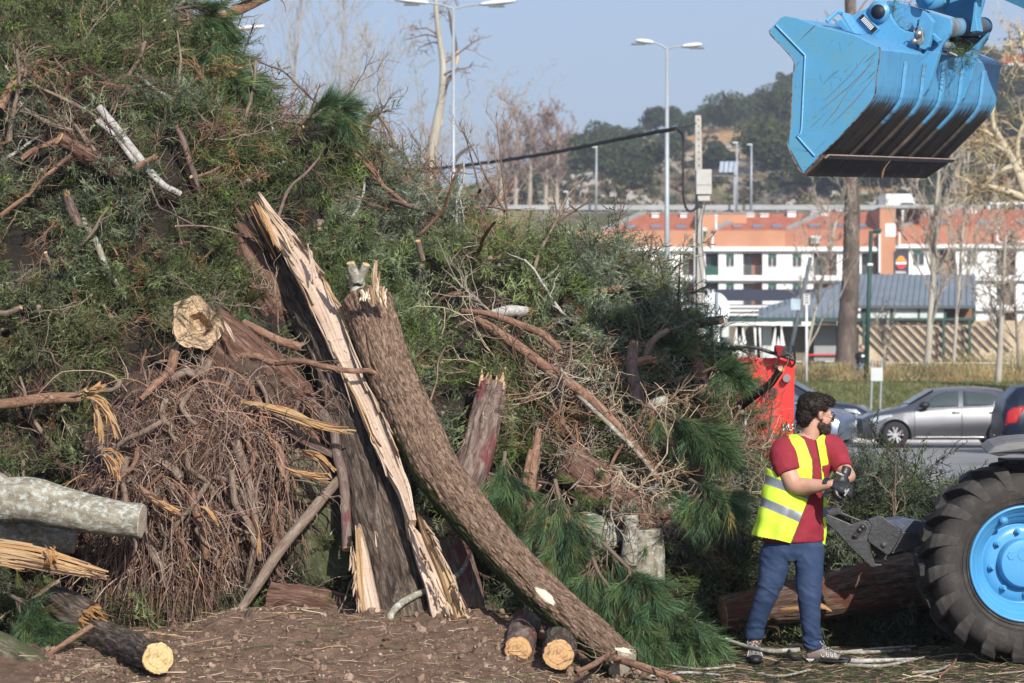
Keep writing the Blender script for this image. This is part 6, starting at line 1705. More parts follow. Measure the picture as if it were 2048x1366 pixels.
BR=[
('thick brown limb sticking up into the sky at the top of the heap',[(330,72,8,.2),(375,52,9,.4),(430,36,10,.4),(480,18,11,.4),(540,-14,12,.4)],BK_pine,('none','none')),
('short brown limb lying across the top of the heap left of the rising limb',[(296,50,5),(330,62,7),(376,76,8)],BK_twig,('none','cut')),
('upright broken stick in the pine needles near the top',[(395,110,6),(380,70,4),(376,30,3)],BK_twig,('none','torn')),
('leaning stick with a sawn tip beside the pine needles at the top',[(408,102,5,.1),(425,78,5,.2),(446,52,5,.3)],BK_twig,('none','cut')),
('thin pale branch arching over the top of the heap',[(262,96,4),(330,52,4,.2),(352,20,4,.3),(374,-8,3,.3)],BK_twig,('none','none')),
('splintered stick ending in a pale fan near the top left',[(250,160,3.5),(276,122,4,.1),(284,100,4,.2),(290,84,4,.25)],BK_twig,('none','torn')),
('pale birch pole with a sawn tip, the longer of the two',[(198,214,7.5,.45),(232,256,7.5,.35),(275,312,8,.2),(320,365,7,.1),(360,388,6)],BK_birch,('cut','none')),
('pale birch pole just below the longer one, its tip torn',[(193,240,5.5,.4),(230,272,6,.3),(275,330,6.5,.15),(298,352,6)],BK_birch,('torn','none')),
('thin pale birch stick above the birch poles',[(275,150,3.5),(310,178,4,.1),(358,205,3.5,.1)],BK_birch,('none','cut')),
('sawn brown log end poking out left of the birch poles',[(118,277,12.5,.4),(150,296,14,.3),(195,325,17,.15),(240,350,18,0)],BK_red,('cut','none')),
('splintered stick with yellow torn wood beside the sawn log end',[(150,250,3,.2),(168,275,5,.2),(190,305,6,.1),(230,345,6)],BK_twig,('torn','none')),
('curved red-barked stick split along its length in the upper foliage',[(352,254,4,.25),(366,280,6.5,.25),(378,320,6.5,.2),(388,350,6,.1),(402,388,4)],BK_purp,('torn','none')),
('short broken stick lying across the birch poles',[(266,338,5,.2),(295,322,6,.25),(312,314,5,.3)],BK_pine,('none','torn')),
('red broken stump with a yellow torn tip in the left foliage',[(158,452,9,.05),(146,425,10,.15),(137,400,9,.25),(133,388,7,.3)],BK_purp,('none','torn')),
('long grey-green stick running down the left foliage',[(165,440,7),(190,480,6.5,.1),(215,540,6,.15),(238,575,5,.1),(250,598,3)],BK_lich,('none','none')),
('pale stick lying in the foliage right of the splintered sticks',[(480,370,4),(515,352,5,.1),(545,335,4.5,.15),(570,324,3.5,.2)],BK_birch,('none','cut')),
('tapered stump at the far left edge above the heap slope',[(0,218,9,.3),(18,180,8,.35),(42,140,7,.4)],BK_pine,('none','cut')),
('long thin stick lying down the left slope',[(0,185,4),(60,225,4.5,.1),(100,248,5,.15),(150,262,4.5,.2),(180,260,4)],BK_twig,('none','none')),
('brown pole lying flat at the left edge, orange where the bark is gone',[(-200,820,9,.2),(-40,812,9,.2),(30,806,11,.25),(90,797,11,.25),(160,795,10,.15)],BK_pine,('none','torn')),
('curled stick at the left edge of the lower foliage',[(-20,622,5,.1),(10,628,7,.2),(42,615,5,.25)],BK_twig,('none','cut')),
('long twisted root branch crossing the split trunk and ending on the leaning log',[(455,716,7,.35),(510,712,7,.5),(545,725,6.5,.6),(600,722,6,.75),(650,733,5.5,.9),(700,742,5,.95),(740,742,5,.95),(764,757,3.5,.95)],BK_pine,('none','none')),
('brown branch bent like an elbow above the roots',[(385,745,10,.35),(420,785,12,.4),(445,805,12,.45),(478,800,9,.45),(500,798,6,.45)],BK_twig,('none','torn')),
('long pole rising from the roots to the split trunk',[(470,1235,9,.45),(515,1170,11,.5),(560,1100,12,.5),(605,1045,12,.5),(650,990,11,.45),(685,952,10,.4)],BK_twig,('none','torn')),
('knotted red pole hanging down with a yellow sawn tip',[(668,850,9,.4),(675,910,10,.45),(688,965,11,.5),(692,1035,11,.5),(694,1098,11,.5)],BK_purp,('none','cut')),
('dark red broken pole with yellow torn wood above the red hanging pole',[(612,790,8,.3),(640,825,11,.35),(658,850,11,.35),(668,872,8,.35)],BK_purp,('torn','none')),
('brown pole running out from under the split trunk on the left',[(488,645,7,.3),(520,662,8,.35),(560,682,8.5,.3),(600,694,8,.2)],BK_pine,('none','none')),
('dark curved branch at the foot of the split trunk',[(938,1112,4,.5),(925,1140,5.5,.55),(895,1163,6.5,.6),(850,1182,7,.65),(805,1205,8,.7),(780,1235,8,.75),(790,1275,6,.8),(815,1312,4,.8)],BK_lich,('cut','none')),
('short grey stub lying across the foot of the split trunk',[(785,1230,5,.6),(820,1225,6.5,.6),(872,1222,5.5,.6)],BK_twig,('none','cut')),
('long splintered pole lying from the small sawn logs to the foot of the leaning log',[(1018,1262,6,.7),(1080,1272,8,.9),(1130,1285,7,1.2),(1200,1308,7.5,1.4),(1280,1332,8,1.5),(1362,1362,7,1.6)],BK_pine,('torn','torn')),
('crooked short branch on the ground by the foot of the leaning log',[(1150,1345,5,1.1),(1185,1330,6.5,1.3),(1212,1312,5,1.4),(1218,1302,3,1.4)],BK_pine,('none','cut')),
('long orange-brown pine branch sloping down to the right',[(958,640,9,.35),(1000,668,10,.4),(1045,700,10.5,.4),(1100,740,11,.4),(1165,785,10,.4),(1215,830,8.5,.35),(1270,890,7.5,.3),(1318,962,6,.25)],BK_pine,('torn','none')),
('brown curved branch looping over the orange pine branch',[(925,622,5,.4),(980,628,6,.5),(1040,650,7.5,.5),(1085,668,7.5,.45),(1120,700,6,.35)],BK_pine,('none','none')),
('grey stick running down from the pine branch to the lower twigs',[(1155,790,3.5,.3),(1185,818,4.5,.35),(1230,860,5,.35),(1275,905,4.5,.3),(1310,950,4,.3)],BK_lich,('none','none')),
('upright orange pine limb with a torn head',[(1058,1060,8,.5),(1062,980,9.5,.5),(1072,900,9,.5),(1077,862,6.5,.5)],BK_pine,('none','torn')),
('thinner pine limb leaning on the upright orange one',[(1048,1020,5,.55),(1050,960,5.5,.58),(1062,900,5,.6)],BK_pine,('none','none')),
('broken grey-brown post standing in the right slope',[(1278,810,14,.2),(1270,770,13,.3),(1264,730,12,.35),(1267,692,10,.4)],BK_purp,('none','torn')),
('splintered golden stump pointing right beside the broken post',[(1262,728,9,.3),(1285,722,9,.4),(1305,718,8,.45)],BK_pine,('none','torn')),
('short pale log end lying right of the broken post',[(1290,815,10,.2),(1312,805,10,.3),(1330,800,9,.35)],BK_lich,('none','cut')),
('forked brown branch in front of the dark pine hollow',[(1292,712,9,.2),(1300,690,8,.3),(1318,670,6,.35),(1335,660,5,.35)],BK_twig,('none','none')),
('lichen-speckled branch stub pointing right at the crest by the utility pole',[(1370,652,10,.1),(1400,645,10,.1),(1442,640,8,.1)],BK_lich,('none','cut')),
('reddish trunk standing at the crest below the lichen-speckled stub',[(1408,800,15,.2),(1398,740,14,.2),(1388,690,13,.15),(1380,655,11,.1)],BK_pine,('none','none')),
('black branch pointing up to the right beside the reddish trunk',[(1400,770,8,.25),(1420,750,7,.3),(1440,722,6,.3),(1462,706,3,.3)],BK_black,('none','none')),
('black branch crossing in front of the red machine',[(1480,812,9,.1),(1510,790,8,.2),(1540,768,7.5,.25),(1562,738,7,.3)],BK_black,('none','cut')),
('brown stick lying towards the worker on the right slope',[(1430,890,6,.1),(1470,886,6.5,.2),(1528,876,7,.3)],BK_pine,('none','cut')),
('split stick with pale wood at the crest near the twin-headed lamp',[(1198,582,5,.25),(1235,578,7,.3),(1275,571,6.5,.3),(1318,575,4,.3)],BK_pine,('none','none')),
('whitish rotten log piece lying above the pine branch',[(985,628,9,.3),(1020,622,12,.35),(1055,624,10,.3)],BK_birch,('none','torn')),
('broken brown pole head sticking out of the crest',[(1302,562,9,.1),(1296,545,9,.1),(1294,530,8,.1)],BK_pine,('none','cut')),
('dark red stick lying down the crest',[(780,400,4,.2),(830,415,5,.3),(892,435,5,.3)],BK_purp,('none','none')),
('brown branch running along the crest below the pine tuft',[(640,236,4,.2),(690,250,6,.3),(730,285,6.5,.3),(770,315,6,.25),(808,342,4.5,.2)],BK_pine,('none','none')),
('hooked branch arching over the crest',[(722,268,7,.2),(738,245,6,.25),(742,230,5,.25),(758,232,4,.25),(775,255,3.5,.25),(786,280,3,.2)],BK_twig,('none','none')),
('small sawn stump in the middle of the foliage',[(846,520,5,.2),(840,500,5.5,.3),(836,482,5,.4)],BK_twig,('none','cut')),
('short broken stick above the two-pronged stub',[(880,600,4,.3),(905,588,5,.35),(925,590,4,.35)],BK_pine,('torn','none')),
('root stick pointing right from the roots, its end orange',[(282,978,6,.6),(310,1000,9,.65),(340,1018,8,.6),(362,1030,4,.55)],BK_pine,('torn','none')),
('bent grey stick on the ground in front of the worker',[(1452,1278,4,1.1),(1490,1292,5,1.2),(1540,1302,5,1.2),(1600,1300,5,1.2)],BK_lich,('none','none')),
('curved black rubbery stick looping behind the worker’s front shoe',[(1606,1312,3.5,1.1),(1588,1318,3.5,1.1),(1578,1300,4,1.15),(1590,1290,4,1.15),(1604,1292,4,1.15)],BK_black,('none','none')),
('stick lying in front of the sawn yellow log',[(95,1310,4,.9),(140,1280,6,1.0),(185,1250,5,1.0)],BK_pine,('torn','none')),
('thick dark branch arching from the yellow sawn log to the pole at the roots',[(400,1310,8,.9),(440,1290,10,1.0),(480,1262,10,.9),(500,1225,8,.7)],BK_dark,('none','none')),
('bare golden wood strip curling right below the broken trunk',None,None,None),
]
for k_,(lb,pts,mt,ends) in enumerate(BR):
 if pts is None: continue
 br(lb,pts,mt,ends,seed=600+k_,twigs=(6 if mt in (BK_pine,BK_twig) and len(pts)>3 else 0),emat=(E_yel if 'yellow' in lb else E_org),wood=(W_gold if k_ % 2 else W_orange))
r_=thing('torn_wood_strip','long golden strip of torn wood curling right below the broken trunk','wood strip',P(580,830,19.2)); bl=np.array(r_.location)
slivers('fibre',[(482,803,19.3,3),(520,810,19.28,6),(560,820,19.25,8),(605,838,19.2,6),(650,856,19.15,4),(704,867,19.1,1)],(W_gold,W_orange,W_gold),r_,bl,22,51,2.4)
slab('bark_strip',[(500,815,19.35,4),(545,838,19.34,9),(600,872,19.32,10),(650,900,19.3,8),(672,915,19.28,3)],BK_purp,r_,bl,0.04,(0,1),52,50,6,0.4,0,(0,-1,0.2),0.02)
r_=thing('torn_wood_strip','orange torn wood lying on the mossy trunk left of the red hanging pole','wood strip',P(600,930,19.2)); bl=np.array(r_.location)
slivers('fibre',[(556,930,19.0,2),(590,942,18.95,6),(630,952,18.95,5),(662,958,18.95,2)],(W_orange,W_gold,BK_red),r_,bl,14,53,2.2)
slivers('fibre',[(598,900,19.05,3),(640,915,19.0,8),(668,945,18.95,6)],(W_gold,W_orange,BK_red),r_,bl,16,54,2.4)
r_=thing('torn_wood_strip','orange torn stump wood left of the roots','wood strip',P(225,900,19.0)); bl=np.array(r_.location)
for k_,pth in enumerate([[(168,790,18.95,4),(200,800,18.9,8),(222,830,18.9,8),(240,880,18.9,4)],[(160,782,18.9,2),(190,778,18.88,4),(215,770,18.9,2)],[(205,905,18.85,4),(228,930,18.8,8),(236,965,18.8,4)],[(185,800,18.88,3),(196,840,18.86,6),(200,885,18.86,3)]]): slivers('fibre',pth,(W_orange,W_gold,BK_red),r_,bl,14,61+k_,2.4)

# ------------------------------------------------------------------ loose branches: alike, countable, one object each
rs=np.random.default_rng(91); KIND=[(BK_twig,'bare brown branch caught in the heap'),(BK_pine,'orange-brown bare branch caught in the heap'),(BK_birch,'pale grey bare branch caught in the heap'),(BK_purp,'dark purple-brown branch caught in the heap')]
protos=[]
for kk in range(20):
 mt,lb=KIND[(0,1,0,3,1,0,2)[kk % 7]]
 L=rs.uniform(0.45,1.05); r0=rs.uniform(0.007,0.018)
 pts=[np.zeros(3)]; d=np.array((1.0,0,0))
 for i in range(6): d=d+rs.normal(0,0.16,3); d /= np.linalg.norm(d); pts.append(pts[-1]+d*L/6)
 path,rad=resample(np.array(pts),26,np.linspace(r0,r0*0.55,7))
 V,rest,Q,dv,t_=swept(path,rad,8,r0,ridges(0.1*r0,40,0.3,kk,0.25*r0)); n=26
 bb=Big(); bb.add(V.reshape(-1,3),q=Q); rest_l=[rest.reshape(-1,3)]
 PP,RR=[],[]
 for _ in range(rs.integers(4,10)):
  i=rs.integers(5,25); d0=path[i]-path[i-1]; d0 /= np.linalg.norm(d0); dr=d0*0.8+rs.normal(0,0.6,3); l=rs.uniform(0.1,0.4)*L; p_=[path[i]]
  for k in range(7): dr=dr+rs.normal(0,0.2,3); dr /= np.linalg.norm(dr); p_.append(p_[-1]+dr*l/7)
  PP.append(p_); RR.append(np.linspace(rad[i]*0.5,rad[i]*0.2,8))
 n0=bb.n; bb.tubes(np.array(PP),np.array(RR),5); rest_l.append(np.concatenate(bb.v[1:]))
 me=mesh('branch_bark',np.concatenate(bb.v),np.concatenate(bb.q),mt,None,True,{'rest': np.concatenate(rest_l),'mask': np.zeros(bb.n)})
 ce=MB().tube([path[0]-(0.004,0,0),path[0]+(0.004,0,0)],[rad[0]*0.97]*2,8); cm_=mesh('cut_face',np.vstack(ce.v),ce.f,M('fresh_wood',(0.66,0.46,0.24),20,0.7,0.2))
 protos.append((me,cm_,lb,L))

wgt=(0.25+1.2*np.clip(twig_w,0,1)+0.25*(PX<560))*(PY>10)*(PY<1230)*(PX>-60)*(PX<1520)*(roots_w<0.5)
sel=rng.choice(len(PTS),250,replace=False,p=wgt/wgt.sum())
for i in sel:
 me,cm_,lb,L=protos[rs.integers(0,20)]
 p=PTS[i]+NRM[i]*rs.uniform(0.02,0.16)
 o=link('loose_branch',me); o.location=V3(p)
 tang=np.cross(NRM[i],rs.normal(0,1,3));
 if twig_w[i]>0.5 and rs.random()<0.7: tang=np.array((0.8,-0.25,-0.55))*rs.choice((-1,1))+rs.normal(0,0.25,3)
 d=tang/np.linalg.norm(tang)+NRM[i]*rs.uniform(-0.1,0.45)
 o.rotation_euler=Vector(d).to_track_quat('X','Z').to_euler(); s=rs.uniform(0.6,1.15); o.scale=(s,s,s)
 tag(o,lb,'branch',lb.split(' branch')[0]+' branches caught in the heap');
 c=link('cut_face',cm_,o)
# cypress cones
bm=bmesh.new(); bmesh.ops.create_icosphere(bm,subdivisions=2,radius=0.019); cv=np.array([v.co[:] for v in bm.verts]);
for v in bm.verts: v.co *= 1+0.16*float(vnoise(np.array([v.co[:]])*130,5)[0])
cme=bpy.data.meshes.new('cone'); bm.to_mesh(cme); bm.free(); cme.materials.append(M('cypress_cone',[(0.3,(0.12,0.085,0.065)),(0.6,(0.26,0.19,0.15))],60,0.8,0.6,0.005))
wc=np.exp(-(((PX-930)/420) ** 2+((PY-600)/260) ** 2))+0.5*np.exp(-(((PX-250)/200) ** 2+((PY-560)/150) ** 2))+0.5*np.exp(-(((PX-1500)/120) ** 2+((PY-960)/130) ** 2))+0.05
wc=wc*(roots_w<0.4); cl=rng.choice(len(PTS),52,replace=False,p=wc/wc.sum())
for i in cl:
 for k in range(rs.integers(1,5)):
  o=link('cypress_cone',cme); o.location=V3(PTS[i]+NRM[i]*rs.uniform(0.16,0.24)+rs.normal(0,0.035,3)); s=rs.uniform(0.75,1.15); o.scale=(s,s,s); o.rotation_euler=rs.uniform(0,6,3)
  tag(o,'small round brown cypress cone among the foliage','cone','cypress cones in the heap')

# ------------------------------------------------------------------ uprooted root plate
rs=np.random.default_rng(121)
RC=P(390,1015,19.35)
rp=thing('root_plate','uprooted root plate, a curtain of purple-brown roots hanging over dark soil','roots',(RC[0],RC[1],0.0))
rb=np.array(rp.location)
bm=bmesh.new(); bmesh.ops.create_icosphere(bm,subdivisions=6,radius=1)
co=np.array([v.co[:] for v in bm.verts]);
nz=fbm(co*2.3,4,3)*0.42+np.abs(fbm(co*9,3,7))*0.22+fbm(co*22,2,17)*0.06
co2=co*(1+nz)[:,None]*np.array((0.74,0.26,0.84))+(RC-rb)+np.array((0,0.22,0.0))
co2[:,2]=np.maximum(co2[:,2],-0.03)
for v,c in zip(bm.verts,co2): v.co=c
me=bpy.data.meshes.new('soil_ball'); bm.to_mesh(me); bm.free()
soil_dark=M('root_soil',[(0.3,(0.045,0.028,0.02)),(0.6,(0.11,0.072,0.052)),(0.75,(0.17,0.12,0.09))],14,0.95,0.9,0.03,50)
me.materials.append(soil_dark); me.polygons.foreach_set('use_smooth',np.full(len(me.polygons),True)); link('soil_ball',me,rp)
def front_y(x,z):  # front surface of the soil ball at x, z (object space)
 u=(x-(RC-rb)[0])/0.74; w=(z-(RC-rb)[2])/0.84
 return (RC-rb)[1]+0.22-0.26*np.sqrt(np.clip(1-u*u-w*w,0,1))
def strands(N,n,L0,L1,r0,r1,fuzz,down,cols,seed,xr,zr,k=3):
 rs=np.random.default_rng(seed)
 x=rs.uniform(*xr,N); z=rs.uniform(*zr,N)
 kp=fbm(np.stack([x*3.4,z*3.4,0*x+seed],1),2,8)>0.0; x,z=x[kp],z[kp]; N=len(x)
 y=front_y(x,z)-rs.uniform(-0.02,0.14,N)
 p=np.stack([x,y,z],1); L=rs.uniform(L0,L1,N)
 d=rs.normal(0,1,(N,3)); d[:,1]=-abs(d[:,1])*0.4; d /= np.linalg.norm(d,axis=1,keepdims=True)
 out=[p]
 for i in range(n-1):
  d=d+rs.normal(0,fuzz,(N,3))+np.array((0,0,-down));
  fy=front_y(p[:,0],p[:,2]); d[:,1] += np.where(p[:,1]>fy-0.01,-0.5,0.12*(p[:,1]<fy-0.28))
  d /= np.linalg.norm(d,axis=1,keepdims=True)
  p=p+d*(L/(n-1))[:,None]; p[:,2]=np.maximum(p[:,2],0.01); out.append(p)
 PP=np.stack(out,1); r=rs.uniform(r0,r1,N)[:,None]*np.linspace(1,0.35,n)[None]
 c=np.array(cols)[rs.integers(0,len(cols),N)]*rs.uniform(0.7,1.3,(N,1))
 return PP,r,np.concatenate((c,np.ones((N,1))),1)
RCOL=[(0.21,0.13,0.105),(0.15,0.09,0.075),(0.27,0.18,0.15),(0.07,0.045,0.038),(0.36,0.27,0.21),(0.26,0.145,0.09)]
cx,cz0=(RC-rb)[0],(RC-rb)[2]
bb=Big()
for args in ((1500,12,0.12,0.40,0.0014,0.0034,0.42,0.05,RCOL,1,(cx-0.72,cx+0.78),(0.25,cz0+0.85)),
   (1500,14,0.35,1.0,0.0022,0.0060,0.16,0.26,RCOL,2,(cx-0.65,cx+0.75),(0.5,cz0+0.8)),
   (1500,12,0.15,0.5,0.0016,0.0036,0.36,0.08,RCOL,3,(cx-0.68,cx+0.72),(cz0+0.25,cz0+0.95))):
 a,r,c=strands(*args); bb.tubes(a,r,3,c)
root_tint=tint_mat('root_tint',0.9,0,0.15)
fr_=bb.build('fine_roots',root_tint,rp); fr_['kind']='stuff'
# thick roots
TH=[[(470,880,9),(485,930,9),(500,985,8.5),(510,1040,8),(508,1100,7),(490,1180,5)],[(380,985,11),(395,1040,11),(408,1090,10),(412,1120,8)],[(285,1050,9),(300,1095,8.5),(322,1130,8),(330,1170,7)],
 [(405,1010,6),(432,1040,6),(430,1090,6.5),(425,1160,6.5),(415,1220,6),(380,1270,5)],[(350,1170,8),(362,1210,8),(368,1245,6)],[(462,940,6),(470,1000,6),(500,1060,6),(520,1120,5)],[(258,1160,4),(262,1220,4),(285,1265,3)],
 [(410,1228,5),(450,1245,5),(500,1270,4),(530,1290,3)],[(300,905,8),(335,930,8),(360,960,9)],[(200,900,14),(240,930,15),(262,965,11)],[(352,700,9),(340,740,9),(310,770,7),(280,800,5)],[(420,720,9),(400,750,10),(370,745,8),(340,760,6)],[(560,1150,6),(575,1200,5),(600,1250,4)],[(600,1190,4),(612,1230,4),(618,1290,3)]]
for _ in range(60):
 x0,y0,r0=rs.uniform(230,610),rs.uniform(740,1080),rs.uniform(2.5,7); n_=int(rs.integers(4,7)); dx,dy=rs.normal(0,14),rs.uniform(18,52); q_=[]
 for i in range(n_): q_.append((x0,y0,r0*(1-0.6*i/n_))); dx=dx*0.6+rs.normal(0,16); x0 += dx; y0 += dy*rs.uniform(0.5,1.2)
 TH.append([p_ for p_ in q_ if p_[1]<1265])
TH=[q for q in TH if len(q)>2]
for k_,pts in enumerate(TH):
 pp=[]
 for (x,y,r) in pts:
  q_=P(x,y,19.0); yy_=front_y(np.array([q_[0]-rb[0]]),np.array([q_[2]-rb[2]]))[0]+rb[1]-0.13-0.09*math.sin(1.7*k_+x*0.013)
  pp.append((x,y,min(yy_,19.4),r))
 P3=np.array([P(x,y,d) for x,y,d,r in pp])-rb; R=np.array([r/F*d for x,y,d,r in pp])
 path,rad=resample(P3,34,R); path=path+fbm(path*9,2,k_)[:,None]*0.012
 V,rest,Q,dv,t_=swept(path,rad,12,R.mean(),ridges(0.08*R.mean(),40,0.25,k_,0.25*R.mean()))
 link('root',mesh('root',V.reshape(-1,3),Q,BK_pine if k_ % 3==1 else BK_twig,None,True,{'rest': rest.reshape(-1,3),'mask': np.zeros(V.shape[0]*V.shape[1])}),rp)
for k_,pth in enumerate([[(398,1012,18.95,3),(425,1030,18.9,3),(438,1058,18.9,1)],[(500,1020,18.95,1),(514,1060,18.9,3),(520,1110,18.9,1)],[(190,905,18.85,3),(225,900,18.8,6),(250,930,18.8,4)],[(285,985,18.75,3),(320,1005,18.7,6),(358,1030,18.7,3)]]): slivers('torn_wood',pth,(W_orange,W_gold,BK_red),rp,rb,9,130+k_,2.0)
n=70; ux=rs.uniform(190,660,n); uy=rs.uniform(690,1240,n); pt=np.array([P(a,b_,19.0) for a,b_ in zip(ux,uy)]); fy=front_y(pt[:,0]-rb[0],pt[:,2]-rb[2])+rb[1]-rs.uniform(0.02,0.28,n); pt[:,1]=np.minimum(fy,19.6)
dd_=rs.normal(0,1,(n,3))*np.array((1,0.35,1)); dd_ /= np.linalg.norm(dd_,axis=1,keepdims=True)
scatter('root_tangle','thin broken roots and twigs caught over the uprooted root plate','roots',pt,euler_for(dd_,rs.uniform(0,6,n)),rs.uniform(0.4,1.2,n),np.array(RCOL)[rs.integers(0,6,n)]*rs.uniform(0.9,1.6,(n,1)),T_TWIG,rng=rs)

n=26; ux=rs.uniform(345,450,n); uy=rs.uniform(600,700,n); pt=np.array([P(a,b_,19.42) for a,b_ in zip(ux,uy)]); dd_=rs.normal(0,1,(n,3))*np.array((1,0.2,0.6))+np.array((0.5,0,0.3)); dd_ /= np.linalg.norm(dd_,axis=1,keepdims=True)
scatter('end_tangle','twigs and needles caught across the pale end of the hollow log','twigs',pt,euler_for(dd_,rs.uniform(0,6,n)),rs.uniform(0.3,0.7,n),np.array((0.17,0.14,0.10))*rs.uniform(0.6,1.2,(n,1)),T_TWIG+T_PINE[:2],rng=rs)

# ------------------------------------------------------------------ soil heap in the foreground
gx=np.arange(-3.4,1.15,0.016); gy=np.arange(16.7,19.7,0.016)
X,Y=np.meshgrid(gx,gy,indexing='ij')
pxs=1024+F*X/Y
hgt=(0.28*smooth(Y,17.1,18.7))*(0.35+0.65*smooth(pxs,250,520))*(1-smooth(pxs,930,1270))+0.05*smooth(Y,16.9,17.6)*(1-smooth(pxs,1000,1330))-0.02
q_=np.stack([X,Y,0*X],-1).reshape(-1,3)
nn=(fbm(q_*3.2,3,5)*0.05+np.maximum(fbm(q_*14,3,6),0)*0.045+np.abs(fbm(q_*45,2,7))*0.012).reshape(X.shape)
Zs=hgt+nn*np.clip((hgt+0.03)*8,0,1)
soil_m,nt,b,o=nodes_of('loose_soil')
v=coords(nt,'World')
c=ramp(nt,[(0.3,(0.075,0.046,0.032)),(0.48,(0.165,0.105,0.074)),(0.6,(0.22,0.148,0.108)),(0.7,(0.30,0.215,0.165))],noise(nt,v,11,12,0.78).outputs['Fac'])
pb=ramp(nt,[(0.68,(0,0,0)),(0.71,(1,1,1))],noise(nt,v,75,2,0.5).outputs['Fac'])
nt.links.new(mixc(nt,pb.outputs[0],c.outputs[0],(0.26,0.21,0.16)),b.inputs['Base Color']); b.inputs['Roughness'].default_value=0.95; b.inputs['Specular IOR Level'].default_value=0.1
bump(nt,b,noise(nt,v,60,8,0.8).outputs['Fac'],0.9,0.02)
nx,ny=X.shape; ii,jj=np.meshgrid(np.arange(nx-1),np.arange(ny-1),indexing='ij'); Q=np.stack([ii*ny+jj,(ii+1)*ny+jj,(ii+1)*ny+jj+1,ii*ny+jj+1],-1).reshape(-1,4)
tag(link('soil_heap',mesh('soil_heap',np.stack([X,Y,Zs],-1).reshape(-1,3),Q,soil_m,None,True)),kind='structure')
def soil_z(x,y):
 i=np.clip(((x-gx[0])/0.016).astype(int),0,nx-1); j=np.clip(((y-gy[0])/0.016).astype(int),0,ny-1)
 z=Zs[i,j]; return np.where((x<gx[-1]) & (y>gy[0]) & (y<gy[-1]),np.maximum(z,0),0)
# clods and pebbles
def lump_tpl(seed):
 bm=bmesh.new(); bmesh.ops.create_icosphere(bm,subdivisions=2,radius=1); v=np.array([q.co[:] for q in bm.verts]); f=np.array([[q.index for q in fc.verts] for fc in bm.faces]); bm.free()
 v=v*(1+0.65*fbm(v*1.9,2,seed)[:,None])*np.array((1,0.9,0.7)); return v,f,np.ones((len(v),4))
clod_m=tint_mat('clod',0.95,0,0.1,instancer=True)
T_CL=[hidden_obj('clod',*lump_tpl(k),clod_m) for k in range(4)]
n=4200; y=rs.uniform(16.9,19.2,n); x=(rs.uniform(60,1330,n)-1024)/F*y; z=soil_z(x,y)
sc=rs.uniform(0.003,0.012,n)*np.where(rs.random(n)<0.10,2.6,1)
tc=np.array([(0.22,0.15,0.11),(0.14,0.09,0.065),(0.30,0.22,0.17),(0.38,0.33,0.27)])[rs.choice(4,n,p=(.46,.38,.14,.02))]
scatter('soil_clods','loose clods and pebbles strewn over the soil heap','soil',np.stack([x,y,z+sc*0.3],1),rs.uniform(0,6,(n,3)),sc,tc,T_CL,rng=rs)
# litter of needles, chips and twiglets on the soil and on the dark ground
def stick_tpl(seed,w=0.0016):
 r_=np.random.default_rng(seed); a=np.cumsum(np.concatenate(([[0,0,0]],r_.normal((0.25,0,0),(0.03,0.07,0.02),(4,3)))),0); bb_=Big(); bb_.tubes(a[None],np.full((1,5),w*8),3); return np.concatenate(bb_.v),np.concatenate(bb_.q),np.ones((bb_.n,4))
T_ST=[hidden_obj('twiglet',*stick_tpl(k),twig_m) for k in range(5)]
n=9000; y=np.concatenate((rs.uniform(16.6,19.6,7000),rs.uniform(17.0,26,n-7000))); x=(rs.uniform(100,2150,n)-1024)/F*y; z=soil_z(x,y)
e_=np.stack([rs.normal(0,0.12,n),rs.normal(0,0.12,n),rs.uniform(0,6.3,n)],1)
tc=np.array([(0.36,0.25,0.15),(0.24,0.16,0.11),(0.10,0.13,0.05),(0.5,0.4,0.28),(0.14,0.10,0.07)])[rs.integers(0,5,n)]
scatter('ground_litter','bits of twig, needle and wood chip littering the ground','litter',np.stack([x,y,z+0.006],1),e_,rs.uniform(0.03,0.13,n)*np.where(rs.random(n)<0.08,2.2,1),tc,T_ST,rng=rs)
n=700; y=rs.uniform(17.3,20.5,n); x=(rs.uniform(1280,2150,n)-1024)/F*y
e_=np.stack([rs.normal(0,0.3,n),rs.normal(0,0.15,n),rs.uniform(0,6.3,n)],1)
scatter('ground_sprigs','small torn green sprigs lying on the dark ground','sprigs',np.stack([x,y,0.012+0*x],1),e_,rs.uniform(0.12,0.4,n),np.array((0.10,0.11,0.09))*rs.uniform(0.5,1.4,(n,1)),T_CYP,rng=rs)
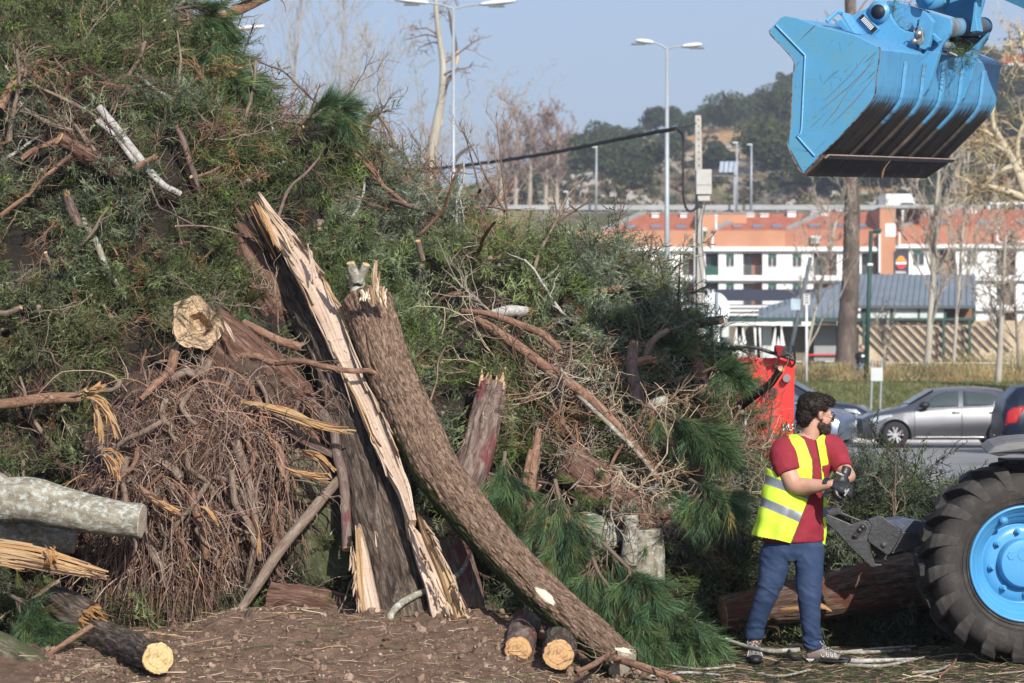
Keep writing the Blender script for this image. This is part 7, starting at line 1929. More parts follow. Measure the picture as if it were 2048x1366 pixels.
# pale sticks on the ground by the worker's feet, each its own
GS=[[(1580,1290,3),(1640,1302,4),(1720,1305,4),(1820,1300,3)],[(1640,1318,4),(1720,1322,5),(1830,1318,3)],[(1690,1330,4),(1760,1332,3.5),(1815,1322,3),(1858,1312,1.5)],[(1465,1268,4),(1500,1262,4),(1560,1270,3)],[(1825,1345,3),(1870,1342,3),(1900,1330,2)],[(1880,1352,2),(1905,1330,2.5),(1918,1305,1.5)],[(1500,1345,2),(1560,1352,2.5),(1620,1340,2)],[(1300,1352,2.5),(1370,1345,3),(1440,1350,2)],[(1330,1330,2),(1400,1338,2.5),(1470,1332,2)],[(1680,1305,3),(1750,1298,3),(1830,1292,2)],[(380,1345,3),(520,1340,7),(650,1362,9)],[(640,1330,2),(700,1345,3),(770,1350,2)]]
LBG=['pale peeled stick lying on the ground right behind the worker’s front shoe','thickest pale peeled stick on the ground right of the worker’s front shoe','pale forked stick on the ground halfway to the wheel','grey stick behind the worker’s rear shoe','short pale stick in front of the big tyre','thin orange sprig standing off the ground before the big tyre','thin pale stick in front of the worker’s shoes','pale twig beside the foot of the leaning log','pale twig a little behind the one at the foot of the leaning log','pale stick farthest back beside the worker’s front shoe','smooth greenish pole half buried in the soil at the bottom edge','thin dark twig on the soil at the bottom']
for k_,pts in enumerate(GS):
 pp=[]
 for (x,y,r) in pts:
  d=H*F/(y-HZ) if x>1280 else 17.7-(y-1340)*0.008
  if x>1280: d=(H-0.02)*F/(y-HZ)
  pp.append((x,y,d,r))
 log('ground_stick',LBG[k_],pp,(BK_lich,BK_birch)[k_ % 2] if k_ not in (5,11) else BK_pine,'stick',ends=('cut','none'),amp=0.05,emat=E_org,seed=700+k_,ring=0.03,k=9)
# big drooping pine boughs in front
def bough(label,spine_px,seed,nb=26,L=0.30,tn=3):
 rs=np.random.default_rng(seed); P3=np.array([P(x,y,d) for x,y,d in spine_px]); base=P3[-1]*(1,1,0); base[2]=0
 t=thing('pine_bough',label,'pine bough',base); path,_=resample(P3-base,40); m=MB(); m.tube(path,np.linspace(0.016,0.005,40),7)
 pts,dirs=[],[]
 for i in range(nb):
  f=(i+rs.uniform(0,1))/nb; j=int(f*38)+1; d0=path[j]-path[j-1]; d0 /= np.linalg.norm(d0)
  s=rs.normal(0,1,3); s[1]=-abs(s[1])*0.5; dr=d0*0.9+s*0.28+np.array((0,0,-0.30)); l=L*rs.uniform(0.3,0.9)*(1.1-0.5*f)
  q=[path[j]]
  for k in range(6): dr=dr/np.linalg.norm(dr)+rs.normal(0,0.1,3)+np.array((0,0,-0.06)); dr /= np.linalg.norm(dr); q.append(q[-1]+dr*l/6)
  m.tube(np.array(q),np.linspace(0.006,0.003,7),5)
  for k in range(1,7):
   if k >= 3: pts.append(q[k]+rs.normal(0,0.01,3)); dirs.append((q[k]-q[k-1])/np.linalg.norm(q[k]-q[k-1])+rs.normal(0,0.25,3))
 for f in np.linspace(0.1,1,14): j=int(f*38)+1; pts.append(path[j]); dirs.append(path[j]-path[j-1])
 m.build('stem',BK_twig,t,True)
 pts,dirs=np.array(pts),np.array(dirs); n=len(pts)
 o=scatter('needles',None,None,pts,euler_for(dirs,rs.uniform(0,6,n)),rs.uniform(0.8,1.2,n),np.array([(0.13,0.155,0.10),(0.13,0.155,0.10),(0.10,0.14,0.11),(0.24,0.15,0.08)])[rs.choice(4,n,p=(.4,.3,.25,.05))]*rs.uniform(0.4,1.5,(n,1)),T_PINE,t,rng=rs)
 return t
bough('largest drooping pine bough with long needles at the right foot of the heap',[(1205,1085,18.9),(1240,1120,18.8),(1290,1170,18.6),(1330,1215,18.5),(1370,1250,18.4),(1400,1272,18.4)],1,52,0.36)
bough('drooping pine bough just left of the largest one',[(1180,1100,18.8),(1200,1150,18.7),(1240,1200,18.6),(1290,1255,18.45),(1320,1290,18.4)],2,40,0.32)
bough('pine bough hanging between the leaning log and the lichen stubs',[(1110,960,19.1),(1120,1010,18.95),(1125,1060,18.85),(1130,1110,18.8)],3,30,0.42)
bough('pine bough behind the leaning log by the upright orange limb',[(1010,905,19.4),(1005,950,19.2),(1000,1000,19.15)],4,22,0.4)
bough('pine bough spreading right in front of the dark hollow',[(1290,810,19.9),(1340,830,19.8),(1390,850,19.7),(1430,880,19.6)],5,30,0.36)
bough('small pine spray in front of the left edge of the red machine',[(1405,745,20.3),(1435,735,20.2),(1460,745,20.1)],6,6,0.2)
bough('windswept pine bough at the very top of the heap',[(380,60,22.0),(420,110,21.9),(460,140,21.8),(490,150,21.8)],7,36,0.5)
bough('pine bough drooping beside the top of the heap against the sky',[(350,20,22.0),(390,15,21.9),(430,40,21.8),(440,90,21.7)],8,26,0.45)
bough('pine tuft sticking up at the crest left of the hooked branch',[(600,250,21.8),(640,215,21.7),(670,210,21.7),(690,235,21.6)],9,9,0.26)
bough('pine bough low between the worker and the heap',[(1380,960,19.5),(1410,975,19.3),(1450,985,19.2)],10,20,0.35)
bough('pine bough in the shade at the bottom left',[(20,1190,18.9),(60,1215,18.7),(95,1250,18.5)],11,24,0.4)
bough('pine bough above the broken trunk by the fibrous trunk',[(470,600,20.4),(480,630,20.2),(470,680,20.0)],12,16,0.3)
# bare saplings poking out of the crest
def sapling(label,px,py,d,tx,ty,seed,r=0.012,k=6):
 rs=np.random.default_rng(seed); b=P(px,py,d); t_=P(tx,ty,d-0.1); t=thing('bare_sapling',label,'sapling',b)
 tr,rr,cr=bare_tree((0,0,0),t_-b,r,seed,start=0.3,spread=0.45,n0=k,lenf=0.35,minr=0.0025,levels=2,rend=0.3,wig=0.06)
 MB().tube(tr,rr,7).build('stem',BK_twig,t,True); cr.build('twigs',twig_brown,t)
for k_,(a,b_,lb) in enumerate([((1020,470),(990,245),'tallest bare sapling rising from the crest right of the lamp post'),((985,470),(925,260),'bare shoot leaning left from the crest in front of the lamp post'),((1012,430),(920,250),'second bare shoot crossing behind the tallest sapling'),((905,420),(815,255),'thin bare shoot rising from the crest under the broken tree'),((880,400),(780,280),'crooked bare shoot beside the hooked branch'),((1130,500),(1105,380),'short bare shoot left of the short highway post'),((1240,520),(1195,480),'spiky bare shoot at the crest before the apartments'),((1345,640),(1310,475),'thin curved shoot in front of the twin-headed lamp post'),((1355,650),(1360,500),'thin shoot between the lamp post and the utility pole'),((1300,560),(1225,485),'bunch of thin shoots bent left on the crest'),((960,440),(860,320),'arching bare shoot on the crest'),((1060,480),(1180,400),'long bare shoot leaning right over the crest'),((500,190),(515,110),'thin bare twig pointing up at the top edge of the heap'),((470,150),(510,45),'thin bare twig pointing at the single lamp head'),((620,230),(640,165),'small shoot beside the pine tuft on the crest'),((1480,840),(1500,700),'bare twig in front of the red machine'),((1535,900),(1545,800),'brown twig before the red machine next to the worker’s shoulder'),((1800,1000),(1835,960),'curved bare twig rising from the bush behind the grab'),((1790,1100),(1790,930),'tall thin bare twig between the grab and the tyre')]):
 d=surf_d(a[0],a[1],0.05); sapling(lb,a[0],a[1],d if d<25 else 21.0,b_[0],b_[1],900+k_)

# ------------------------------------------------------------------ blue loader: bucket, coupler, wheel
def blue_mat(name,base,scuff,dark,s_scr=1.0,worn=False):
 m,nt,b,o=nodes_of(name)
 v=coords(nt,'Object'); n0=noise(nt,v,2.5,4)
 c=ramp(nt,[(0.3,tuple(k*0.92 for k in base)),(0.7,tuple(k*1.06 for k in base))],n0.outputs['Fac']).outputs[0]
 n1=noise(nt,v,6,10,0.8,0.6); f1=ramp(nt,[(0.47,(0,0,0)),(0.66,(0.9,0.9,0.9))],n1.outputs['Fac']); c=mixc(nt,f1.outputs[0],c,scuff)
 for k,(sx,sy,sz,lo) in enumerate(((2.2,2.2,48,0.625),(60,60,3.5,0.645),(9,9,90,0.64))):
  mr_=nt.nodes.new('ShaderNodeMapping'); mr_.inputs['Rotation'].default_value=(0.2*k,0.75-0.55*k,0.15); nt.links.new(v,mr_.inputs[0]); mp=nt.nodes.new('ShaderNodeMapping'); mp.inputs['Scale'].default_value=(sx,sy,sz); nt.links.new(mr_.outputs[0],mp.inputs[0])
  n2=noise(nt,mp.outputs[0],1.0,5,0.7); f2=ramp(nt,[(lo,(0,0,0)),(lo+0.03,(s_scr,s_scr,s_scr))],n2.outputs['Fac']); c=mixc(nt,f2.outputs[0],c,dark)
 n3=noise(nt,v,34,6,0.75); f3=ramp(nt,[(0.655,(0,0,0)),(0.69,(1,1,1))],n3.outputs['Fac']); c=mixc(nt,f3.outputs[0],c,(0.10,0.08,0.065))
 if worn:
  at=nt.nodes.new('ShaderNodeAttribute'); at.attribute_name='rest'; sp_=nt.nodes.new('ShaderNodeSeparateXYZ'); nt.links.new(at.outputs['Vector'],sp_.inputs[0])
  st=noise(nt,coords(nt,'rest',(26,1.6,1)),1.0,7,0.75)
  ma=nt.nodes.new('ShaderNodeMath'); ma.operation='MULTIPLY_ADD'; ma.inputs[1].default_value=0.55; nt.links.new(st.outputs['Fac'],ma.inputs[0]); nt.links.new(sp_.outputs[1],ma.inputs[2])
  mr=nt.nodes.new('ShaderNodeMapRange'); mr.inputs[1].default_value=0.79; mr.inputs[2].default_value=0.84; nt.links.new(ma.outputs[0],mr.inputs[0])
  st2=noise(nt,coords(nt,'rest',(40,2.0,1)),1.0,7,0.8)
  wc_=ramp(nt,[(0.3,(0.022,0.018,0.016)),(0.48,(0.05,0.041,0.036)),(0.60,(0.11,0.082,0.066)),(0.70,(0.19,0.15,0.13)),(0.8,(0.26,0.26,0.27))],st2.outputs['Fac'])
  gs=noise(nt,coords(nt,'rest',(34,3.0,1)),1.0,8,0.8); gf_=ramp(nt,[(0.52,(0,0,0)),(0.66,(0.8,0.8,0.8))],gs.outputs['Fac']); c=mixc(nt,gf_.outputs[0],c,(0.07,0.10,0.125))
  c=mixc(nt,mr.outputs[0],c,wc_.outputs[0])
  bump(nt,b,st2.outputs['Fac'],0.5,0.01)
  rr_=nt.nodes.new('ShaderNodeMapRange'); rr_.inputs[3].default_value=0.38; rr_.inputs[4].default_value=0.75; nt.links.new(mr.outputs[0],rr_.inputs[0]); nt.links.new(rr_.outputs[0],b.inputs['Roughness'])
 else: b.inputs['Roughness'].default_value=0.38
 nt.links.new(c,b.inputs['Base Color']); b.inputs['Specular IOR Level'].default_value=0.5
 MATS[name]=m; return m
BLUE=(0.085,0.30,0.53)
blue=blue_mat('loader_blue',BLUE,(0.11,0.34,0.52),(0.09,0.14,0.2),0.5)
blue_s=blue_mat('loader_blue_scuffed',(0.09,0.31,0.52),(0.12,0.30,0.36),(0.06,0.13,0.17),0.9)
blue_w=blue_mat('loader_blue_worn',BLUE,(0.09,0.26,0.46),(0.08,0.12,0.17),0.6,True)
blue_c=M('loader_blue_clean',[(0.3,(0.065,0.27,0.52)),(0.7,(0.08,0.31,0.57))],3,0.3,0.05,spots=((0.12,0.3,0.5),9,0.62,0.72))
steel=M('worn_steel',[(0.3,(0.03,0.024,0.021)),(0.6,(0.075,0.055,0.045)),(0.72,(0.28,0.21,0.17))],16,0.6,0.5,0.01,60,(1,1,0.5))
grime=M('grimy_tube',[(0.3,(0.05,0.035,0.025)),(0.5,(0.13,0.14,0.15)),(0.66,(0.09,0.25,0.42))],9,0.7,0.4,0.01,50,(1,1,0.25))
pinm=M('pin_steel',(0.36,0.34,0.31),30,0.4,0.2,metal=0.7)
ld=thing('loader','bright blue loader with a raised worn bucket and one big lugged tyre in view','loader',(3.36,18.6,0)); lb=np.array(ld.location)
N0=np.array((1.797,17.6,3.131)); Wv=np.array((1.088,2.0,0.119)); UX,UY=0.878,-0.478
def bp(px,py,f=0.0,off=0.0):
 """point of the bucket's cross-section plane at fraction f of its width"""
 n=N0+Wv*f; a=(px-1024)/F
 u=(n[1]*a-n[0])/(UX-UY*a); y=n[1]+UY*u
 return np.array((n[0]+UX*u,y,H+(HZ-py)/F*y))-lb-Wv/np.linalg.norm(Wv)*off
def plate(poly,f,name,mat,th=0.03,off=0.0,par=None,bev=0.004,smooth_n=0):
 if smooth_n:
  q=resample(np.array([(x,y,0) for x,y in poly+[poly[0]]],float),smooth_n)[0][:-1,:2]; poly=[tuple(x) for x in q]
 return MB().prism([bp(x,y,f,off) for x,y in poly],Wv/np.linalg.norm(Wv)*th).build(name,mat,par or ld,bevel=bev)
SIDE=[(1571,32),(1562,35),(1539,60),(1539.5,66),(1544,73),(1587,121),(1585,161),(1580,268),(1576,292),(1606,346),(1639,312),(1688,265),(1743,202),(1752,180),(1754.5,150),(1761,100),(1758,94),(1709,70),(1634,51),(1594,36)]
bk_=plate(SIDE,0,'bucket',blue_s,0.03,0.0)
def bplate(*a,**k): return plate(*a,par=bk_,**k)
# far side plate, shell along the profile
bplate(SIDE,1.0,'side_plate',M('navy_side',[(0.3,(0.02,0.07,0.2)),(0.7,(0.03,0.1,0.28))],5,0.4,0),0.03)  # far plate coloured a darker navy than the near one
prof=[(1594,36),(1634,51),(1709,70),(1757,92),(1761,100),(1758,122),(1754.5,150),(1752.5,172),(1749,190),(1743,203),(1732,218),(1688,265),(1640,313)]
pp2=[]
for i in range(len(prof)-1):
 for k in range(4): t_=k/4; pp2.append((prof[i][0]*(1-t_)+prof[i+1][0]*t_,prof[i][1]*(1-t_)+prof[i+1][1]*t_))
pp2.append(prof[-1])
near=np.array([bp(x,y,0.0) for x,y in pp2]); s_len=np.concatenate(([0],np.cumsum(np.linalg.norm(np.diff(near,axis=0),axis=1))))
s_bend=s_len[8*4+1]  # where the bare steel begins
fr_n=24; V,R3=[],[]
cen=near.mean(0)
nrm2=np.cross(np.gradient(near,axis=0),Wv); nrm2 /= np.linalg.norm(nrm2,axis=1,keepdims=True); nrm2 *= np.sign(((near-cen)*nrm2).sum(1).mean())
for lay in (0,1):
 for i in range(fr_n+1):
  f=i/fr_n; V.append(near+Wv*(0.012+0.976*f)-nrm2*(0.004+0.022*lay)); R3.append(np.stack([np.full(len(near),f*2.28),(s_len-s_bend)*1.0+0.5,np.full(len(near),lay*1.0)],1))
V,R3=np.array(V),np.array(R3); m_=len(near); idx=np.arange(V.shape[0]*m_).reshape(-1,m_)
def gq(a): return np.stack([a[:-1,:-1],a[1:,:-1],a[1:,1:],a[:-1,1:]],-1).reshape(-1,4)
h_=fr_n+1
sh=mesh('shell',V.reshape(-1,3),[np.concatenate((gq(idx[:h_]),gq(idx[h_:])[:,::-1],gq(np.stack([idx[0],idx[h_]])),gq(np.stack([idx[h_-1],idx[-1]])),gq(np.stack([idx[:h_,0],idx[h_:,0]])),gq(np.stack([idx[:h_,-1],idx[h_:,-1]]))))],blue_w,None,True,{'rest': R3.reshape(-1,3)})
fix_normals(sh); so_=link('shell',sh,bk_); shade_auto(so_,40)
# wear strips following the back and underside
st0=5*4-1
for f in (0.20,0.345,0.50,0.655,0.84):
 pl_=near[st0:]; nn_=nrm2[st0:]; w=0.028; Wn=Wv/np.linalg.norm(Wv)
 a=pl_+Wv*f; V=np.concatenate((a-Wn*w+nn_*0.0,a-Wn*w*.7+nn_*0.018,a+Wn*w*.7+nn_*0.018,a+Wn*w)); k=len(a)
 R_=np.stack([np.full(4*k,f*2.28),np.tile((s_len[st0:]-s_bend)-0.0+0.5,4)-0.10,np.zeros(4*k)],1)
 i=np.arange(k-1); Q=np.concatenate([np.stack([i+c*k,i+1+c*k,i+1+(c+1)*k,i+(c+1)*k],1) for c in range(3)])
 me=mesh('wear_strip',V,Q,blue_w,None,False,{'rest': R_}); fix_normals(me); link('wear_strip',me,bk_)
# seam across the back, cutting edge
MB().prism([bp(1757.2,132,0.013)+nrm2[22]*0.001,bp(1757.0,135,0.013)+nrm2[22]*0.001,bp(1757.0,135,0.987)+nrm2[22]*0.001,bp(1757.2,132,0.987)+nrm2[22]*0.001],nrm2[22]*0.006).build('seam',M('seam_dark',(0.03,0.035,0.045),5,0.8,0),bk_)
e0,e1,e2=bp(1606,346,0),bp(1642,308,0),bp(1650,301,0)
dn=np.cross(e1-e0,Wv); dn /= np.linalg.norm(dn); dn *=-1 if dn[2]>0 else 1
MB().prism([e0,e1,e1+Wv,e0+Wv*0.93+(e1-e0)*0.0,],dn*0.03).build('cutting_edge',steel,bk_,bevel=0.003)
MB().prism([e1+dn*0.031,e2+dn*0.031,e2+Wv+dn*0.031,e1+Wv+dn*0.031],dn*0.012).build('edge_weld',M('edge_bare',[(0.3,(0.16,0.12,0.1)),(0.7,(0.34,0.28,0.25))],30,0.6,0.4),bk_)
for pts,r in (([(1552,50),(1585,84),(1611,111)],.006),([(1611,111),(1607,190),(1603,262),(1595,272)],.006),([(1595,272),(1612,292),(1630,312)],.006)):
 MB().tube(resample(np.array([bp(x,y,0,0.005) for x,y in pts]),30)[0],r,6).build('weld_bead',M('weld_blue',(0.17,0.42,0.66),30,0.35,0.3),bk_,True)
slotm=M('seam_dark',(0.03,0.035,0.045))
for a_,b_2 in (((1700,178),(1752,106)),((1643,255),(1697,180)),((1662,250),(1752,150)),((1640,222),(1750,120)),((1650,200),(1735,108))):
 MB().tube([bp(*a_,0,0.001),bp((a_[0]+b_2[0])/2+3,(a_[1]+b_2[1])/2+2,0,0.001),bp(*b_2,0,0.001)],[0.0012,0.0025,0.0012],4).build('scratch',M('scratch_brown',(0.22,0.16,0.13),9,0.7,0),bk_)
# edge wear along the rim of the side plate
rimp=resample(np.array([bp(x,y,0,0.001) for x,y in SIDE[2:17]]),200)[0]
MB().tube(rimp,0.0035+0.002*np.abs(vnoise(rimp*18,3)),5).build('worn_rim',M('rim_wear',[(0.4,(0.03,0.03,0.03)),(0.52,(0.22,0.17,0.13)),(0.62,(0.07,0.2,0.34))],30,0.7,0.4),bk_)
# ribs and coupler plates
bplate([(1848,100),(1878,105),(1870,132),(1862,158),(1855,178),(1832,212),(1838,188),(1844,150)],0.34,'rib',blue,0.05,smooth_n=0)
bplate([(1925,104),(1953,104),(1946,135),(1941,160),(1927,196),(1906,222),(1914,193),(1922,160)],0.66,'rib',blue,0.05)
cp_=plate([(1770,8),(1775,1),(1786,1),(1848,20),(1902,38),(1904,50),(1901,68),(1884,92),(1878,106),(1846,104),(1836,92),(1832,66),(1809,61),(1795,51),(1782,34)],0.36,'coupler_plate',blue,0.04)
plate([(1693,35),(1712,27),(1730,18),(1745,10),(1758,8),(1771,12),(1778,24),(1784,38),(1796,54),(1810,62),(1833,66),(1834,100),(1812,96),(1790,84),(1760,77),(1715,70)],0.33,'lug_plate',blue,0.035)
c0=bp(1759,24,0.33,0.02)
for r0,r1,mt,o_ in ((0.072,0.072,blue,0.022),):
 MB().tube([c0+Wv*0.012,c0-Wv*0.0],[r0,r0],28).build('pin_boss',mt,ld,True)
MB().tube([c0-Wv*0.001,c0-Wv*0.004],[0.047,0.047],26).build('pin_bore',M('bore_dark',(0.012,0.014,0.02),3,0.6,0),ld,True)
tgp=plate([(1716,36),(1728.5,25),(1761,58),(1746.5,71)],0.33,'tag_frame',blue,0.012,0.014)
tg=plate([(1719,36),(1728,28),(1757,58),(1747,67.5)],0.33,'tag',M('tag_black',(0.02,0.02,0.022),1,0.4,0),0.004,0.020,tgp,0)
for k in range(9):
 t0=0.14+k*0.082; t1=t0+0.045
 A_,B_,C_,D_=(np.array(q) for q in ((1720.5,36),(1728,29.5),(1755,58),(1747.5,65.5)))
 poly=[A_+(D_-A_)*t0,B_+(C_-B_)*t0,B_+(C_-B_)*t1,A_+(D_-A_)*t1]
 plate([tuple(q) for q in poly],0.33,'tag_line',whitep,0.002,0.0225,tg,0)
# vertical latch lug with pin
plate([(1848,21),(1858,28),(1870,44),(1866,62),(1863,82),(1860,94),(1852,100),(1843,97),(1838,88),(1838,60),(1842,40)],0.33,'latch_lug',blue,0.05,0.03)
a=bp(1847,69,0.33,0.04); MB().tube([a,a-Wv*0.03],[0.022,0.022],14).build('pin',pinm,ld,True)
plate([(1840,62),(1850,60),(1854,66),(1855,84),(1850,91),(1842,90),(1840,84)],0.33,'latch',pinm,0.012,0.075)
a=bp(1839,84,0.33,0.09); MB().tube([a+Wv*0.01,a-Wv*0.01],[0.018,0.018],12).build('pin',pinm,ld,True)
rg=[bp(1846+8*math.cos(q),63+8*math.sin(q),0.33,0.09) for q in np.linspace(0,2*PI,20)]; MB().tube(rg,0.0035,5).build('ring',pinm,ld,True)
plate([(1828,44),(1834,41),(1838,46),(1836,58),(1830,56)],0.34,'stop_block',blue,0.05,0.03)
plate([(1864,66),(1866,64),(1883,80),(1881,84),(1876,86)],0.34,'stop_block',blue,0.04,0.02)
# grab handle on the top of the bucket
hpts=[bp(1653,43,0.06),bp(1674,24,0.08),bp(1683,25,0.1),bp(1711,69,0.14)]
MB().tube(hpts[:3],0.014,6).build('handle',blue,ld);
plate([(1676,23),(1684,25),(1712,68),(1703,66)],0.10,'stiffener',blue,0.14)
plate([(1668,46),(1683,38),(1704,66),(1690,62)],0.2,'stiffener',blue,0.05)
# far hook plate and cross tube
plate([(1962,36),(1974,46),(1978,58),(1974,72),(1962,88),(1953,104),(1925,106),(1930,98),(1958,78),(1964,66),(1960,50)],0.68,'coupler_plate',blue,0.05,0.0)
a,b_=bp(1893,56,0.37),bp(1967,53,0.70)
MB().tube([a,(a+b_)/2,b_],[0.062,0.062,0.062],26).build('cross_tube',grime,ld,True)
a,b_=bp(1888,90,0.37),bp(1930,92,0.68); MB().tube([a,b_],[0.028,0.028],16).build('cross_tube',grime,ld,True)
MB().prism([bp(1880,74,0.38),bp(1899,72,0.38),bp(1955,72,0.68),bp(1935,96,0.68)],(0.1,0.15,0)).build('inner_plate',M('bore_dark',(0.012,0.014,0.02)),ld)
# boom head and links leaving the picture at the top right
plate([(1851,-10),(1975,-60),(1967,2),(1956,40),(1948,62),(1938,60),(1924,40),(1900,32),(1866,22)],0.50,'boom_plate',blue,0.04)
plate([(1951,-40),(1958,-40),(1953,5),(1952,35),(1956,62),(1940,64),(1944,40),(1948,5)],0.44,'boom_rib',blue,0.10)
plate([(1838,-20),(1845,8),(1856,16),(1870,14),(1890,6),(1892,0),(1990,-30),(1990,-70)],0.40,'link',blue,0.06)
a=bp(1858,-4,0.36); MB().tube([a+Wv*0.08,a-Wv*0.02],[0.075,0.075],24).build('pin_boss',blue,ld,True)
a=bp(1858,-4,0.345); MB().tube([a,a-Wv*0.02],[0.045,0.045],20).build('pin',blue_c,ld,True)
a=bp(1960,-60,0.55); b_=np.array((6.0,20.45,1.3))-lb
for dv in (0,1): MB().tube([a+Wv*0.3*dv,(a+b_)/2+(0.6,0,0.9)+Wv*0.3*dv,b_+Wv*0.3*dv],[0.12,0.14,0.16],4).build('boom_arm',blue,ld)
# --- tyre and rim
ca,sa=math.cos(math.radians(7)),math.sin(math.radians(7))
WC=P(2054,1129,18.42)-lb; WC[2]=0.66
Ax=np.array((sa,-ca,0)); Tx=np.array((ca,sa,0)); Zx=np.array((0,0,1.0))
def wpt(a,r,y): return WC+Tx*(math.cos(a)*r)+Zx*(math.sin(a)*r)-Ax*(y+0.0)
def lathe(prof,n,name,mat,par=None,smooth_=True,disp=None):
 a=np.linspace(0,2*PI,n,endpoint=False); V=[]
 for (y,r) in prof:
  for t_ in a: V.append(wpt(t_,r,y))
 V=np.array(V)
 if disp is not None: V=V+disp(V)
 i,j=np.meshgrid(np.arange(len(prof)-1),np.arange(n),indexing='ij'); j2=(j+1) % n
 Q=np.stack([i*n+j,i*n+j2,(i+1)*n+j2,(i+1)*n+j],-1).reshape(-1,4)
 me=mesh(name,V,Q,mat,None,smooth_); o_=link(name,me,par or ld); return o_
rub,nt,b,o=nodes_of('tyre_rubber_dusty')
v=coords(nt,'Object'); c=ramp(nt,[(0.3,(0.016,0.015,0.015)),(0.52,(0.036,0.032,0.030)),(0.70,(0.085,0.070,0.060))],noise(nt,v,7,10,0.75,0.4).outputs['Fac'])
sc2=ramp(nt,[(0.66,(0,0,0)),(0.70,(1,1,1))],noise(nt,v,42,7,0.8).outputs['Fac'])
nt.links.new(mixc(nt,sc2.outputs[0],c.outputs[0],(0.12,0.10,0.09)),b.inputs['Base Color']); b.inputs['Roughness'].default_value=0.72; b.inputs['Specular IOR Level'].default_value=0.35
bump(nt,b,noise(nt,v,60,8,0.8).outputs['Fac'],0.5,0.006)
# y = 0 outer face, grows inwards
TY=[(0.03,0.375),(0.012,0.39),(0.006,0.41),(-0.002,0.435),(-0.008,0.475),(-0.006,0.515),(0.006,0.555),(0.028,0.585),(0.07,0.600),(0.14,0.607),(0.21,0.609),(0.28,0.607),(0.35,0.600),(0.39,0.585),(0.42,0.54),(0.43,0.47),(0.42,0.40),(0.38,0.375)]
ty=lathe(TY,120,'tyre',rub)
for r_,w_ in ((0.398,0.0035),(0.428,0.003),(0.44,0.002)): MB().tube([wpt(a,r_,0.004 if r_<.41 else-0.003) for a in np.linspace(0,2*PI,90)],w_,5).build('bead_line',rub,ty,True)
def lug_mesh(side):
 """one lug: bar bent over the shoulder from the sidewall to past the centre line"""
 path=[(-0.012,0.480,-0.02),(-0.004,0.550,0.005),(0.012,0.612,0.03),(0.034,0.648,0.055),(0.09,0.659,0.10),(0.16,0.663,0.15),(0.235,0.665,0.20)]
 low=[(0.004,0.476),(0.020,0.535),(0.045,0.575),(0.075,0.590),(0.10,0.596),(0.16,0.600),(0.235,0.602)]
 hw=[0.050,0.062,0.072,0.074,0.062,0.055,0.05]
 V=[]
 for (y,r,a),(yl,rl),w in zip(path,low,hw):
  for (yy_,rr_,s,k) in ((yl,rl,-1,1.25),(y,r,-1,1.0),(y,r,1,1.0),(yl,rl,1,1.25)):
   yy2=yy_ if side==0 else 0.42-yy_
   an=a+s*w*k; V.append((math.cos(an)*rr_,yy2,math.sin(an)*rr_))
 n=len(path); F_=[(0,1,2,3),tuple(4*(n-1)+q for q in (3,2,1,0))]
 for i in range(n-1):
  for j in range(4): j2=(j+1) % 4; F_.append((4*i+j,4*i+j2,4*i+4+j2,4*i+4+j))
 me=mesh('lug',V,F_,rub); fix_normals(me); return me
LG=[lug_mesh(0),lug_mesh(1)]
Rw=Matrix(((Tx[0],-Ax[0],0),(Tx[1],-Ax[1],0),(0,0,1))).to_4x4()
nl=18
for k in range(nl):
 for s in (0,1):
  o_=link('lug',LG[s],ty); a=2*PI*(k+0.5*s)/nl+0.06
  o_.matrix_local=Matrix.Translation(V3(WC)) @ Rw @ Matrix.Rotation(-a,4,'Y')
  bv=o_.modifiers.new('b','BEVEL'); bv.width=0.006; bv.segments=2
RM=[(0.03,0.380),(0.008,0.378),(0.004,0.370),(0.008,0.362),(0.022,0.358),(0.028,0.345),(0.045,0.338),(0.058,0.325),(0.066,0.312),(0.080,0.306),(0.092,0.296),(0.105,0.278),(0.13,0.268),(0.15,0.262),(0.152,0.255),(0.135,0.245),(0.125,0.20),(0.123,0.15),(0.123,0.05),(0.123,0.001)]
rim=lathe(RM,96,'rim',blue_c)
HB=[(0.122,0.165),(0.07,0.160),(0.055,0.150),(0.05,0.12),(0.048,0.06),(0.048,0.001)]
hub=lathe(HB,64,'hub',blue_c,rim); shade_auto(hub,30)
for k in range(8):
 a=2.50+k*2*PI/8; c_=wpt(a,0.205,0.122)
 MB().tube([c_,c_+Ax*0.012],[0.022,0.022],14).build('washer',blue_c,rim,True)
 MB().tube([c_+Ax*0.012,c_+Ax*0.034],[0.014,0.014],6).build('nut',blue_c,rim)
 MB().tube([c_+Ax*0.034,c_+Ax*0.046],[0.008,0.008],10).build('stud',blue_c,rim)
a=2.07; c_=wpt(a,0.318,0.09); MB().tube([c_,c_+Ax*0.075+Tx*0.01],[0.026,0.024],16).build('valve_guard',blue_c,rim,True)
MB().tube([wpt(2.6,0.10,0.05),wpt(2.6,0.10,0.044)],[0.03,0.03],6).build('cast_boss',blue_c,hub)
MB().tube([wpt(1.6,0.06,0.05),wpt(1.6,0.06,0.045)],[0.045,0.045],16).build('cast_boss',blue_c,hub)
